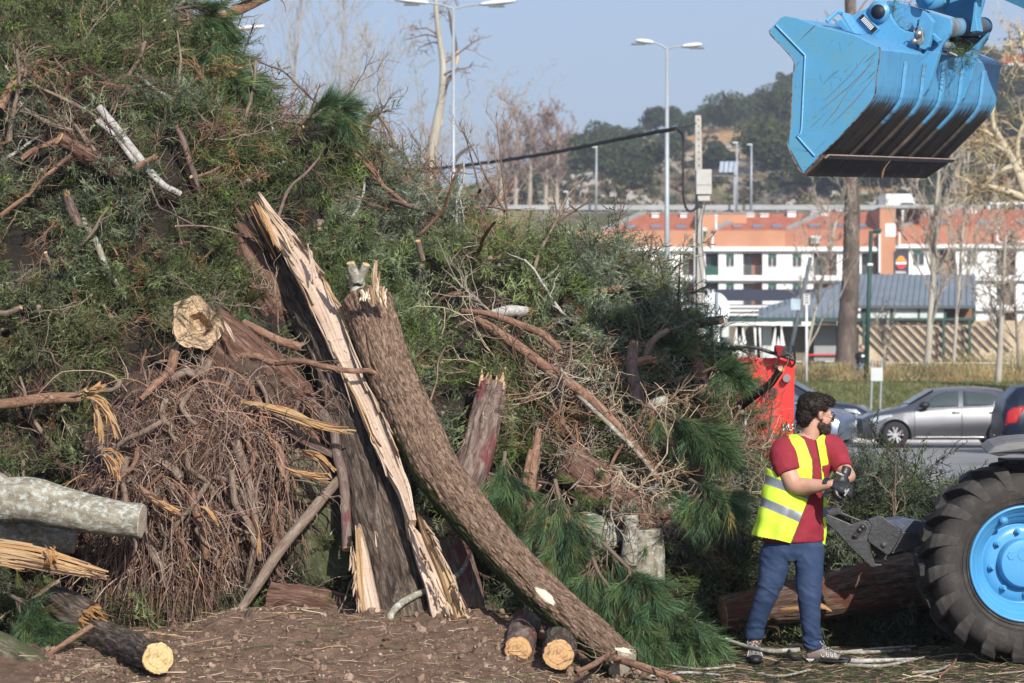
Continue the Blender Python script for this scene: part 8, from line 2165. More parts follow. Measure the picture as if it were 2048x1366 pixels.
# fender, axle and chassis going out of the picture
fp_=[(1975,906,18.15),(1990,893,18.2),(2015,886,18.2),(2060,882,18.2),(2130,884,18.2)]
fb=[(1978,908,18.15),(2000,913,18.2),(2035,906,18.2),(2070,903,18.2),(2130,902,18.2)]
fm=MB(); poly=[P(*q)-lb for q in fp_]+[P(*q)-lb for q in fb[::-1]]
fm.prism(poly,(0.05,0.62,0.03)); fm.build('fender',M('fender_grey',[(0.3,(0.10,0.10,0.10)),(0.7,(0.22,0.21,0.20))],8,0.7,0.3,stretch=(0.3,1,1)),ld,bevel=0.012)
MB().box(P(2022,928,18.5)-lb,P(2100,915,19.0)-lb).build('fender_stay',M('bore_dark',(0.012,0.014,0.02)),ld)
MB().tube([WC-Ax*0.2,WC-Ax*2.0],[0.14,0.14],16).build('axle',blue_c,ld,True)
MB().box(np.array((3.75,19.1,0.62))-lb,np.array((7.6,20.3,1.12))-lb).build('chassis',blue,ld,bevel=0.04)
MB().prism([np.array(q)-lb for q in ((4.0,19.15,1.13),(5.15,19.15,1.13),(5.15,19.15,1.62),(4.2,19.15,1.5))],(0,1.1,0)).build('bonnet',blue_c,ld,bevel=0.05)
for src in (ty,rim): cpy=copy_tree(src,ld); cpy.location.x += 2.95
cab_=MB().prism([np.array(q)-lb for q in ((5.2,19.0,1.13),(7.0,19.0,1.13),(7.0,19.0,2.75),(5.45,19.0,2.75))],(0,1.3,0)).build('cab',blue_c,ld,bevel=0.05)
MB().prism([np.array(q)-lb for q in ((5.5,18.98,1.5),(6.8,18.98,1.5),(6.8,18.98,2.6),(5.65,18.98,2.6))],(0,0.015,0)).build('window',cglass,cab_)
# plant bits caught in the coupler and dangling from the bucket
pts=np.array([bp(1905,97,0.45)+lb,bp(1915,100,0.5)+lb,bp(1925,98,0.55)+lb,bp(1895,98,0.42)+lb,bp(1932,100,0.58)+lb,bp(1800,-2,0.38)+lb,bp(1815,0,0.4)+lb,bp(1830,3,0.42)+lb,bp(1790,-4,0.36)+lb]); n=len(pts); rs=np.random.default_rng(5)
dd_=rs.normal(0,0.6,(n,3))+np.array((0.5,-0.6,-0.4)); dd_ /= np.linalg.norm(dd_,axis=1,keepdims=True)
scatter('caught_sprigs','sprigs and twigs caught in the bucket coupler','sprigs',np.repeat(pts,3,0)+rs.normal(0,0.03,(3*n,3)),euler_for(np.repeat(dd_,3,0)+rs.normal(0,0.4,(3*n,3)),rs.uniform(0,6,3*n)),rs.uniform(0.35,0.6,3*n),np.array((0.13,0.13,0.1))*rs.uniform(0.6,1.3,(3*n,1)),T_CYP+T_TWIG[:2],rng=rs)
log('caught_leaf','broken pale leaf stalk stuck in the bucket coupler',[(1882,100,18.2,1),(1892,104,18.15,3),(1905,108,18.1,2.5),(1915,112,18.08,1.5)],BK_birch,'leaf stalk',amp=0,seed=3,ring=0.02,ends=('none','none'))
log('dangling_root','small root dangling from the lip of the raised bucket',[(1780,322,18.3,1.0),(1770,335,18.3,1.5),(1765,347,18.3,3),(1764,358,18.3,1.5)],BK_pine,'root',amp=0.2,seed=4,ring=0.01,ends=('none','none'))

# ------------------------------------------------------------------ black grab arm behind the worker
gr_=thing('grab_arm','black steel grab jaw and arm lying against the felled log left of the tyre','grab arm',P(1760,1130,19.0)*(1,1,0)); gb_=np.array(gr_.location)
blk=M('grab_black',[(0.3,(0.012,0.012,0.014)),(0.55,(0.026,0.027,0.030)),(0.72,(0.07,0.07,0.075))],9,0.42,0.3,0.01,40,spots=((0.16,0.15,0.14),30,0.66,0.70),spec=0.6)
blk2=M('grab_navy_dusty',[(0.3,(0.04,0.05,0.085)),(0.6,(0.07,0.085,0.13)),(0.72,(0.30,0.2,0.14))],7,0.5,0.3,0.01,40,(0.4,1,1))
def gp(x,y,d=19.0): return P(x,y,d)-gb_
def gpl(poly,d,th,name,mat,par=None,n=0):
 if n: q=resample(np.array([(x,y,0) for x,y in poly+[poly[0]]],float),n)[0][:-1]; poly=[(a[0],a[1]) for a in q]
 return MB().prism([gp(x,y,d) for x,y in poly],(0,th,0)).build(name,mat,par or gr_,bevel=0.004)
# crop (1640,980) scale 7.59
def cc(x,y): return (1640+x/7.59,980+y/7.59)
jaw=gpl([cc(*q) for q in ((95,350),(130,380),(480,520),(560,490),(640,465),(740,470),(785,540),(770,600),(725,720),(720,790),(760,900),(840,1120),(950,1130),(935,1150),(830,1170),(770,1165),(600,1000),(430,840),(270,650),(95,500))],18.85,0.05,'jaw',blk)
gpl([cc(*q) for q in ((110,330),(310,295),(325,335),(610,455),(600,480),(300,370),(130,385))],18.86,0.22,'jaw_edge',blk,jaw)
gpl([cc(*q) for q in ((300,370),(480,500),(490,525),(220,400))],19.0,0.10,'jaw_rib',blk,jaw)
gpl([cc(*q) for q in ((500,690),(560,580),(620,510),(680,500),(725,560),(720,610),(660,660),(580,730),(520,735))],18.835,0.014,'slot_rim',M('rim_rust',(0.11,0.08,0.065),20,0.6,0.3),jaw,40)
gpl([cc(*q) for q in ((510,690),(570,585),(625,520),(675,512),(712,565),(708,605),(650,650),(575,722),(525,725))],18.828,0.006,'slot',M('slot_black',(0.008,0.008,0.009),5,0.5,0),jaw,40)
for x,y,r in ((650,565,5),(605,610,5),(525,695,2.6)):
 c_=gp(*cc(x,y),18.82); MB().tube([c_,c_+(0,0.012,0)],[r/F*18.8]*2,14).build('pin',blk,jaw,True)
ap_=gpl([cc(*q) for q in ((730,450),(880,400),(950,405),(1230,610),(1225,690),(1160,820),(1080,950),(1025,995),(870,880),(735,790),(720,720),(770,600),(780,530))],18.95,0.06,'hinge_plate',blk)
c_=gp(*cc(972,833),18.94); MB().tube([c_,c_+(0,0.012,0)],[6/F*18.9]*2,20).build('pin',M('pin_grey',(0.07,0.07,0.072),9,0.5,0.2),ap_,True)
gpl([cc(*q) for q in ((750,800),(1020,1000),(1030,1080),(900,1040),(780,880))],19.08,0.04,'hinge_plate',blk)
gpl([cc(*q) for q in ((1020,470),(1150,440),(1300,560),(1245,610))],18.97,0.3,'arm_lug',blk2)
gpl([cc(*q) for q in ((1160,450),(1260,425),(1450,465),(1720,515),(1800,540),(1800,700),(1600,675),(1400,635),(1240,640))],19.05,0.3,'arm_top',blk2)
gpl([cc(*q) for q in ((1235,640),(1400,640),(1800,705),(1800,1060),(1600,1000),(1400,935),(1250,900),(1085,945),(1160,820))],19.02,0.3,'arm',blk)
gpl([cc(*q) for q in ((1085,950),(1240,895),(1320,930),(1450,960),(1450,985),(1260,925),(1100,965))],19.0,0.02,'weld_edge',M('rim_rust',(0.11,0.08,0.065)),)

# ------------------------------------------------------------------ the worker
MD=18.6
mo=np.array((P(1590,0,MD)[0],MD,0.0))
man=thing('person','man in yellow hi-vis vest, maroon T-shirt and jeans pulling on black gloves','person',mo)
def mp(px,py,dy=0.0): return P(px,py,MD+dy)-mo
def ell_loft(rings,k=36):
 """rings: (centre3, half width along A, half depth along B, A, B)"""
 a=np.linspace(0,2*PI,k,endpoint=False); V=[]
 for c,ra,rb_,A,B_ in rings: V.append(c+np.outer(np.cos(a)*ra,A)+np.outer(np.sin(a)*rb_,B_))
 n=len(rings); V=np.concatenate(V)
 F_=[tuple(range(k))[::-1],tuple((n-1)*k+j for j in range(k))]+[(i*k+j,i*k+(j+1) % k,(i+1)*k+(j+1) % k,(i+1)*k+j) for i in range(n-1) for j in range(k)]
 return V,F_
def vloft(rows,yaw=0.0,k=36,dense=4):
 """vertical loft from (py, px centre, half width px, depth offset, half depth m)"""
 rows=np.array(rows,float); t=np.linspace(0,len(rows)-1,(len(rows)-1)*dense+1)
 q=resample(np.concatenate((rows[:,:3],),1),len(t))[0] if False else np.stack([np.interp(t,np.arange(len(rows)),rows[:,c]) for c in range(5)],1)
 for c in range(5):
  s=q[:,c].copy(); s[1:-1]=(q[:-2,c]+2*q[1:-1,c]+q[2:,c])/4; q[:,c]=s
 A=np.array((math.cos(yaw),math.sin(yaw),0)); B_=np.array((-math.sin(yaw),math.cos(yaw),0))
 return ell_loft([(mp(r[1],r[0],r[3]),r[2]/F*MD,r[4],A,B_) for r in q],k)
def limb3(pts,k=20,n=24,flat=1.0):
 P3=np.array([mp(p[0],p[1],p[2]) for p in pts]); R=np.array([p[3]/F*MD for p in pts])
 path,rad=resample(P3,n,R); v,f,_=tube_geo(path,rad,k); return v,f
def fuse(parts,vox,name,mat,parent,sm=4,disp=None,push=0.0):
 m=MB()
 for v,f in parts: m.add(v,f)
 me=mesh(name,np.vstack(m.v),m.f,mat); fix_normals(me)
 o=link(name,me,parent); r=o.modifiers.new('r','REMESH'); r.mode='VOXEL'; r.voxel_size=vox
 if sm: s=o.modifiers.new('s','SMOOTH'); s.factor=0.5; s.iterations=sm
 bpy.context.view_layer.update(); dg=bpy.context.evaluated_depsgraph_get()
 nm=bpy.data.meshes.new_from_object(o.evaluated_get(dg)); nm.name=name; o.modifiers.clear(); o.data=nm
 if not len(nm.materials): nm.materials.append(mat)
 n=len(nm.vertices); co=np.empty(n*3,np.float32); nm.vertices.foreach_get('co',co); co=co.reshape(-1,3)
 no=np.empty(n*3,np.float32); nm.vertices.foreach_get('normal',no); no=no.reshape(-1,3)
 if disp is not None: co=co+no*disp(co,no)[:,None]
 nm.vertices.foreach_set('co',co.ravel().astype(np.float32)); nm.polygons.foreach_set('use_smooth',np.full(len(nm.polygons),True)); nm.update()
 return o
def proj(co):  # object-space points to photograph pixels
 w=co+mo; return 1024+F*w[:,0]/w[:,1],HZ+F*(H-w[:,2])/w[:,1]

skin=M('skin',[(0.3,(0.42,0.225,0.15)),(0.7,(0.54,0.31,0.22))],14,0.5,0.15,0.003,120,spec=0.4)
# head: looks to the right, a touch away from the camera
hc=mp(1634,829,0.0); f_=np.array((0.975,0.16,-0.14)); f_ /= np.linalg.norm(f_); s_=np.cross(f_,(0,0,1)); s_ /= np.linalg.norm(s_); u_=np.cross(s_,f_)
def hp_(a,b_,c): return hc+f_*a+s_*b_+u_*c  # forward, right-hand side (towards camera is +s), up
def blobm(c,r,A=None,k=(16,12)):
 bm=bmesh.new(); bmesh.ops.create_uvsphere(bm,u_segments=k[0],v_segments=k[1],radius=1); v=np.array([q.co[:] for q in bm.verts]); f=[tuple(q.index for q in fc.verts) for fc in bm.faces]; bm.free()
 M_=np.stack(A if A is not None else (f_,s_,u_)); return (v*np.array(r)) @ M_+c,f
head=[blobm(hp_(-0.012,0,0.022),(0.094,0.074,0.088)),blobm(hp_(0.035,0,-0.02),(0.062,0.064,0.085)),blobm(hp_(0.045,0,-0.072),(0.048,0.05,0.038)),blobm(hp_(0.005,0,-0.055),(0.06,0.062,0.05)),
  blobm(hp_(0.098,0,-0.012),(0.018,0.013,0.024)),blobm(hp_(0.108,0,-0.026),(0.016,0.015,0.011)),blobm(hp_(0.092,0,-0.052),(0.012,0.024,0.007)),blobm(hp_(0.091,0,-0.063),(0.012,0.022,0.007)),blobm(hp_(0.086,0,0.018),(0.014,0.052,0.012)),blobm(hp_(0.068,0.034,-0.025),(0.022,0.02,0.02)),blobm(hp_(0.068,-0.034,-0.025),(0.022,0.02,0.02))]
for sg in (1,-1):
 head += [blobm(hp_(0.006,sg*0.072,-0.006),(0.017,0.008,0.029)),blobm(hp_(-0.002,sg*0.078,0.004),(0.012,0.009,0.02)),blobm(hp_(0.072,sg*0.03,0.004),(0.014,0.016,0.011))]
nb=hp_(-0.022,0,-0.07); na=mp(1617,888,0.02)
neck=tube_geo(resample(np.array([nb+(0,0,0.03),nb,(nb+na)/2,na,na+(-0.02,0.01,-0.06)]),16)[0],np.linspace(0.057,0.068,16),20)[:2]
arm_r=limb3([(1568,900,-0.05,24),(1573,932,-0.11,20),(1582,958,-0.14,18.5),(1592,971,-0.16,18),(1612,973,-0.19,17.5),(1632,972,-0.24,14),(1650,970,-0.28,10.5),(1668,968,-0.31,9)],n=40)
arm_l=limb3([(1664,902,0.05,22),(1678,925,0.0,18),(1692,945,-0.06,15),(1697,952,-0.10,14),(1695,955,-0.18,13),(1688,958,-0.25,10)],n=36)
torso_rows=[(866,1617,20,0.02,0.062),(876,1612,38,0.02,0.085),(888,1608,54,0.02,0.10),(905,1606,61,0.01,0.115),(935,1604,60,0.0,0.125),(970,1599,57,0.0,0.125),(1010,1593,58,0.0,0.13),(1050,1589,60,0.0,0.135),(1085,1587,62,0.0,0.13),(1105,1587,58,0.0,0.12)]
YW=0.30
def muscles(co,no): return 0.0016*fbm(co*26,2,3)
body=fuse(head+[neck,arm_r,arm_l,vloft([(r[0],r[1],r[2]*0.9,r[3],r[4]*0.88) for r in torso_rows],YW)]+
   [limb3([(1556,1090,0.0,20),(1545,1165,-0.015,14),(1518,1235,0.07,11),(1507,1290,0.11,9)]),limb3([(1616,1090,0.0,20),(1618,1180,-0.055,14),(1621,1240,-0.035,11),(1625,1305,0.0,9)])],0.0055,'body',skin,man,3,muscles)
# T-shirt
maroon=M('maroon_cotton',[(0.3,(0.20,0.014,0.026)),(0.7,(0.28,0.022,0.038))],8,0.85,0.25,0.003,160)
slv_r=limb3([(1586,890,0.0,22),(1569,902,-0.05,28),(1570,920,-0.09,28),(1575,938,-0.12,26.5),(1578,946,-0.13,25)],n=20)
slv_l=limb3([(1640,882,0.03,22),(1664,897,0.04,27),(1676,918,0.0,24),(1686,937,-0.05,19)],n=20)
def wr(co,no):
 q=co.copy(); w=np.sin(co[:,2]*46+co[:,0]*30+3*fbm(co*7,2,5))*0.0035*smooth(fbm(co*4,2,8),-0.2,0.4)
 return w+0.004*fbm(co*np.array((9,9,16)),3,11)+0.004*np.clip(1-2.2*np.abs(fbm(co*np.array((8,8,11)),2,41)),0,1) ** 2
tee=fuse([vloft([(r[0]+(4 if i==0 else 0),r[1],r[2]+1.5,r[3],r[4]+0.006) for i,r in enumerate(torso_rows[:-1]+[(1083,1587,59,0.0,0.13)])],YW),slv_r,slv_l],0.008,'t_shirt',maroon,man,4,wr)
# cut the neck opening: keep cloth below the collar line
def drop_faces(o,keep):
 bm=bmesh.new(); bm.from_mesh(o.data); c=np.array([f.calc_center_median()[:] for f in bm.faces]); k=keep(c); bmesh.ops.delete(bm,geom=[f for f,q in zip(bm.faces,k) if not q],context='FACES'); bm.to_mesh(o.data); bm.free()
ncx,ncy=proj(np.array([na]))
def keep_tee(c):
 x,y=proj(c); front=c[:,1]<na[1]
 line=np.where(front,890-0.018*(x-1618) ** 2+0.20*(x-1618),868)
 r=np.hypot(c[:,0]-na[0],(c[:,1]-na[1]))
 return ~((r<0.088) & (y<line) & (c[:,2]>na[2]-0.09))
drop_faces(tee,keep_tee)
# jeans
denim=M('denim',[(0.3,(0.013,0.028,0.072)),(0.55,(0.022,0.043,0.10)),(0.75,(0.04,0.068,0.135))],7,0.85,0.3,0.003,140)
leg_r=vloft([(1088,1557,30,0.0,0.10),(1100,1554,33,0.0,0.10),(1140,1547,29,-0.01,0.09),(1175,1540,25,-0.015,0.075),(1205,1528,22.5,0.02,0.068),(1240,1515,19.5,0.07,0.060),(1262,1509,18.5,0.10,0.057),(1278,1508,18.5,0.11,0.057)],0.1)
leg_l=vloft([(1088,1616,30,0.0,0.10),(1100,1617,32,0.0,0.10),(1140,1619,28,-0.03,0.09),(1185,1618,24,-0.06,0.075),(1215,1619,22,-0.05,0.066),(1250,1622,20,-0.03,0.060),(1280,1624,19.5,-0.01,0.058),(1297,1626,19.5,0.0,0.058)],0.5)
def jw(co,no):
 x,y=proj(co)
 k=smooth(y,1215,1275)*0.0035+(np.exp(-((y-1185)/16) ** 2)+np.exp(-((y-1120)/22) ** 2)*0.8)*0.0018
 w=np.sin(co[:,2]*95+co[:,0]*60+9*fbm(co*9,2,5))*k
 side=np.where(co[:,0]*0+x<1588,0,1)
 fold=1-2.2*np.abs(fbm(np.stack([co[:,0]*7,co[:,1]*7,co[:,2]*17+co[:,0]*9],1),2,31)); fk=0.35+smooth(y,1225,1280)+np.exp(-((y-1180)/22) ** 2)+0.8*np.exp(-((y-1118)/18) ** 2)
 return w+0.004*fbm(co*np.array((8,8,14)),3,14)+0.0052*np.clip(fold,0,1) ** 2*np.clip(fk,0,1.3)
jeans=fuse([vloft([(1062,1587,57,0.0,0.12),(1085,1587,60,0.0,0.125),(1106,1586,60,0.0,0.11),(1120,1586,50,0.0,0.08)],YW*0.7),leg_r,leg_l],0.0075,'jeans',denim,man,3,jw)
# pocket and fly seams
seam=M('denim_seam',(0.02,0.035,0.075),9,0.8,0)
# vest: shell with real openings
hv=M('hi_vis_yellow',[(0.3,(0.50,0.72,0.035)),(0.7,(0.60,0.82,0.06))],6,0.65,0.2,0.004,60)
refl=M('reflective_tape',[(0.3,(0.20,0.22,0.25)),(0.7,(0.33,0.35,0.39))],10,0.35,0.15,0.003,60,metal=0.4)
pipe_=M('vest_piping',(0.09,0.12,0.02),9,0.8,0)
vrows=[(868,1617,33,0.02,0.090),(874,1612,50,0.02,0.105),(888,1606,64,0.02,0.125),(905,1601,66,0.01,0.137),(935,1597,66,0.0,0.147),(970,1592,67,0.0,0.148),(1010,1586,70,0.0,0.152),(1050,1580,74,0.0,0.158),(1078,1577,76,0.0,0.160),(1092,1576,76,0.0,0.160)]
K,DN=320,24
V,F_=vloft(vrows,YW,K,DN); V=V.copy(); nr=len(V) // K
cen=V.reshape(nr,K,3).mean(1,keepdims=True); out=V.reshape(nr,K,3)-cen; out /= np.linalg.norm(out,axis=2,keepdims=True)
x_,y_=proj(V); wv_=np.sin(np.arctan2(out[...,1],out[...,0]).reshape(-1)*9+2*fbm(V*4,2,3))*0.010*smooth(y_,960,1090)+0.007*fbm(V*np.array((8,8,7)),3,4)+np.sin(V[:,2]*40+V[:,0]*26)*0.003
V=(V.reshape(nr,K,3)+out*wv_.reshape(nr,K,1)).reshape(-1,3)
Q=np.array([f for f in F_ if len(f)==4])
c=V[Q].mean(1); x_,y_=proj(c); fro=out.reshape(-1,3)[Q[:,0]][:,1]<0.12
LE=lambda y: np.interp(y,[850,868,880,920,950,985,1015,1050,1085,1100],[1590,1596,1610,1625,1626,1622,1611,1597,1583,1578])
RE=lambda y: np.interp(y,[850,872,900,930,1000,1085,1100],[1628,1630,1636,1641,1646,1641,1640])
gap=fro & (x_>LE(y_)) & (x_<RE(y_))
hem=y_>np.where(fro,np.interp(x_,[1500,1560,1583,1640,1655],[1070,1081,1087,1087,1090]),1074)
rr_=np.hypot(c[:,0]-na[0],c[:,1]-na[1]); neckh=(y_<886) & (rr_<0.10)
# armholes: ellipses round each sleeve root
sr,sl_=mp(1550,914,-0.02),mp(1671,918,0.02)
armr=(((c[:,0]-sr[0])/0.072) ** 2+((c[:,2]-sr[2])/0.115) ** 2+((c[:,1]-sr[1])/0.17) ** 2<1)
arml=(((c[:,0]-sl_[0])/0.045) ** 2+((c[:,2]-sl_[2])/0.10) ** 2+((c[:,1]-sl_[1])/0.13) ** 2<1)
keep=~(gap | hem | neckh | armr | arml)
b1=958+(x_-1530)*0.36; b2_=1001+(x_-1518)*0.42
b1=np.where(x_>1632,985+(x_-1640)*0.0,b1); b2_=np.where(x_>1632,1030-(x_-1640)*0.6,b2_)
mi=np.where((np.abs(y_-b1)<9.5) | (np.abs(y_-b2_)<9.5),1,0)
edge=fro & ((np.abs(x_-LE(y_))<1.4) | (np.abs(x_-RE(y_))<1.4)); mi=np.where(edge,2,mi)
vm=mesh('vest',V,[Q[keep]],[hv,refl,pipe_],mi[keep],True); vo=link('vest',vm,man); sd=vo.modifiers.new('s','SOLIDIFY'); sd.thickness=0.004; sd.offset=1
# shoulder straps of the vest bridge collar to shoulder (top of shell already closed by the rows)
# hair, beard
hairm=M('dark_hair',[(0.3,(0.008,0.006,0.005)),(0.7,(0.03,0.02,0.015))],60,0.62,0.3,0.003,200,spec=0.25)
beardm=M('beard',[(0.3,(0.02,0.012,0.009)),(0.7,(0.07,0.042,0.03))],90,0.7,0.3,0.002,250)
rs=np.random.default_rng(33)
hs=[blobm(hp_(-0.030,0,0.050),(0.108,0.092,0.092),k=(28,20)),blobm(hp_(0.030,0,0.088),(0.072,0.074,0.044),k=(20,14)),blobm(hp_(-0.075,0,-0.015),(0.058,0.078,0.075),k=(20,14)),blobm(hp_(-0.068,0,-0.060),(0.040,0.056,0.036),k=(16,12))]
def hd(co,no): return 0.010*fbm(co*34,3,3)+0.008*np.abs(fbm(co*60,2,7))
ho=fuse(hs,0.0055,'hair',hairm,man,2,hd)
def keep_hair(c):
 q=c-hc; a,s,u=q @ f_,q @ s_,q @ u_
 face=(a>0.052) & (u<0.070-(a-0.05)*0.15) ; temple=(a>-0.012) & (u<0.030); return ~(face | temple)
drop_faces(ho,keep_hair)
cur=Big(); PP,RR=[],[]
hv_=np.empty(len(ho.data.vertices)*3,np.float32); ho.data.vertices.foreach_get('co',hv_); hv_=hv_.reshape(-1,3); hn=np.empty(len(hv_)*3,np.float32); ho.data.vertices.foreach_get('normal',hn); hn=hn.reshape(-1,3)
for i in rs.integers(0,len(hv_),950):
 p,n_=hv_[i].astype(float),hn[i].astype(float); t=np.cross(n_,rs.normal(0,1,3)); t /= np.linalg.norm(t); b_=np.cross(n_,t); r=rs.uniform(0.004,0.009); a=np.linspace(0,rs.uniform(3,6.5),10)+rs.uniform(0,6)
 PP.append(p+np.outer(np.cos(a)*r,t)+np.outer(np.sin(a)*r,n_*0.9)+np.outer(np.linspace(-0.5,0.5,10)*r*2.4,b_)); RR.append(np.full(10,rs.uniform(0.0011,0.0020)))
cur.tubes(np.array(PP),np.array(RR),4); co_=cur.build('curls',hairm,ho,True); co_['kind']='stuff'
bs=[blobm(hp_(0.052,0,-0.090),(0.052,0.056,0.038),k=(20,14)),blobm(hp_(0.024,0,-0.064),(0.054,0.0685,0.044),k=(20,14)),blobm(hp_(0.016,0,-0.030),(0.020,0.073,0.030),k=(20,14)),blobm(hp_(0.062,0,-0.062),(0.034,0.056,0.022),k=(20,14)),blobm(hp_(0.085,0,-0.074),(0.022,0.030,0.022)),blobm(hp_(0.094,0,-0.043),(0.010,0.027,0.006))]
bo=fuse(bs,0.005,'beard',beardm,man,2,lambda co,no: 0.005*fbm(co*70,3,3))
cur=Big(); PP,RR=[],[]
hv_=np.empty(len(bo.data.vertices)*3,np.float32); bo.data.vertices.foreach_get('co',hv_); hv_=hv_.reshape(-1,3); hn=np.empty(len(hv_)*3,np.float32); bo.data.vertices.foreach_get('normal',hn); hn=hn.reshape(-1,3)
for i in rs.integers(0,len(hv_),900):
 p,n_=hv_[i].astype(float),hn[i].astype(float); d_=n_*0.7+np.array((0.1,0,-0.7))+rs.normal(0,0.35,3); d_ /= np.linalg.norm(d_)
 PP.append(p+np.outer(np.linspace(0,rs.uniform(0.006,0.013),4),d_)); RR.append(np.linspace(0.0010,0.0005,4))
cur.tubes(np.array(PP),np.array(RR),3); co_=cur.build('whiskers',beardm,bo,True); co_['kind']='stuff'
# brows, glasses
for sg in (1,-1): v,f=tube_geo(resample(np.array([hp_(0.098,sg*0.014,0.022),hp_(0.094,sg*0.035,0.028),hp_(0.080,sg*0.052,0.022)]),8)[0],0.0038,6)[:2]; MB().add(v,f).build('eyebrow',hairm,man,True)
lensm=M('dark_lens',(0.012,0.012,0.014),3,0.08,0,spec=0.9); wire=M('gold_wire',(0.28,0.2,0.12),5,0.3,0,metal=0.8)
gl=thing('tmp','','x'); bpy.data.objects.remove(gl)
gm=MB()
for sg in (1,-1):
 c0=hp_(0.108,sg*0.034,-0.004); pts=[c0+s_*(math.cos(a)*0.026)*1+u_*(math.sin(a)*0.023-0.003*math.cos(a)*0)+f_*(-0.006*abs(math.cos(a))) for a in np.linspace(0,2*PI,22,endpoint=False)]
 gm.prism(pts,f_*0.003)
go_=gm.build('glasses',lensm,man)
wm=MB()
for sg in (1,-1): wm.tube([hp_(0.104,sg*0.060,0.006),hp_(0.06,sg*0.076,0.006),hp_(0.005,sg*0.080,0.008),hp_(-0.006,sg*0.078,-0.002)],0.0013,6)
wm.tube([hp_(0.112,-0.010,0.004),hp_(0.114,0,0.008),hp_(0.112,0.010,0.004)],0.0013,6)
wm.build('temple_arm',wire,go_)
# eyes behind the glasses
for sg in (1,-1):
 v,f=blobm(hp_(0.080,sg*0.032,0.0),(0.012,0.012,0.012)); MB().add(v,f).build('eye',M('eye_white',(0.6,0.56,0.5),3,0.2,0),man,True)
# gloves: palm, four bent fingers of unequal length, thumb
glove=M('black_glove',[(0.3,(0.010,0.010,0.011)),(0.7,(0.024,0.024,0.026))],12,0.38,0.3,0.004,60,spec=0.55)
def hand(W,dirv,nrm,side,name,curl=1.0,sc=1.0):
 """W wrist point, dirv towards the knuckles, nrm back of the hand, side towards the thumb"""
 d=np.array(dirv,float); d /= np.linalg.norm(d); n_=np.array(nrm,float); n_ -= d*n_.dot(d); n_ /= np.linalg.norm(n_); t=np.cross(d,n_)*side
 pr=[]
 pr.append(ell_loft([(W+d*a*sc,w*sc,h*sc,t,n_) for a,w,h in ((-0.045,.028,.022),(-0.02,.029,.022),(0.0,.028,.021),(0.03,.036,.022),(0.06,.041,.020),(0.085,.041,.017),(0.095,.036,.012))],20))
 for i,(o_,ln) in enumerate(((0.029,.072),(0.010,.080),(-0.010,.075),(-0.028,.060))):
  k0=W+(d*0.088+t*o_)*sc; a=0.0; p=k0; pts=[k0-d*0.03*sc,k0]
  for j,(fr_,an) in enumerate(((0.45,0.65),(0.30,1.0),(0.25,0.7))):
   a += an*curl*(1+0.06*i); p=p+(d*math.cos(a)-n_*math.sin(a))*ln*fr_*sc; pts.append(p)
  path,_=resample(np.array(pts),14); v,f,_x=tube_geo(path,np.linspace(0.0105,0.0082,14)*sc,12); pr.append((v,f))
 b0_=W+(d*0.03+t*0.030)*sc; pts=[b0_-t*0.012*sc,b0_+(t*0.014+d*0.012-n_*0.008)*sc,b0_+(t*0.024+d*0.036-n_*0.022)*sc,b0_+(t*0.020+d*0.056-n_*0.036)*sc]
 path,_=resample(np.array(pts),12); v,f,_x=tube_geo(path,np.linspace(0.0135,0.0098,12)*sc,12); pr.append((v,f))
 return fuse(pr,0.0035,name,glove,man,2,lambda co,no: 0.0012*fbm(co*60,2,9))
hand(mp(1663,968,-0.30),(0.92,-0.35,-0.28),(-0.05,-0.75,0.65),1,'glove',0.95,1.22)
hand(mp(1690,950,-0.24),(-0.30,-0.45,-0.85),(0.45,-0.80,0.2),-1,'glove',0.75,1.22)
for (x,y,rz,d_) in ((1680,947,-0.45,-0.405),(1693,984,1.0,-0.39)):
 to=text3('ecofan','lettering',whitep,mp(x,y,d_),0.020,man,rot=(PI/2,-rz if False else 0,0),ext=0.001); to.rotation_euler=(PI/2,0.0-0,0); to.rotation_euler=(Matrix.Rotation(-rz,3,'Y') @ Matrix.Rotation(PI/2,3,'X')).to_euler()
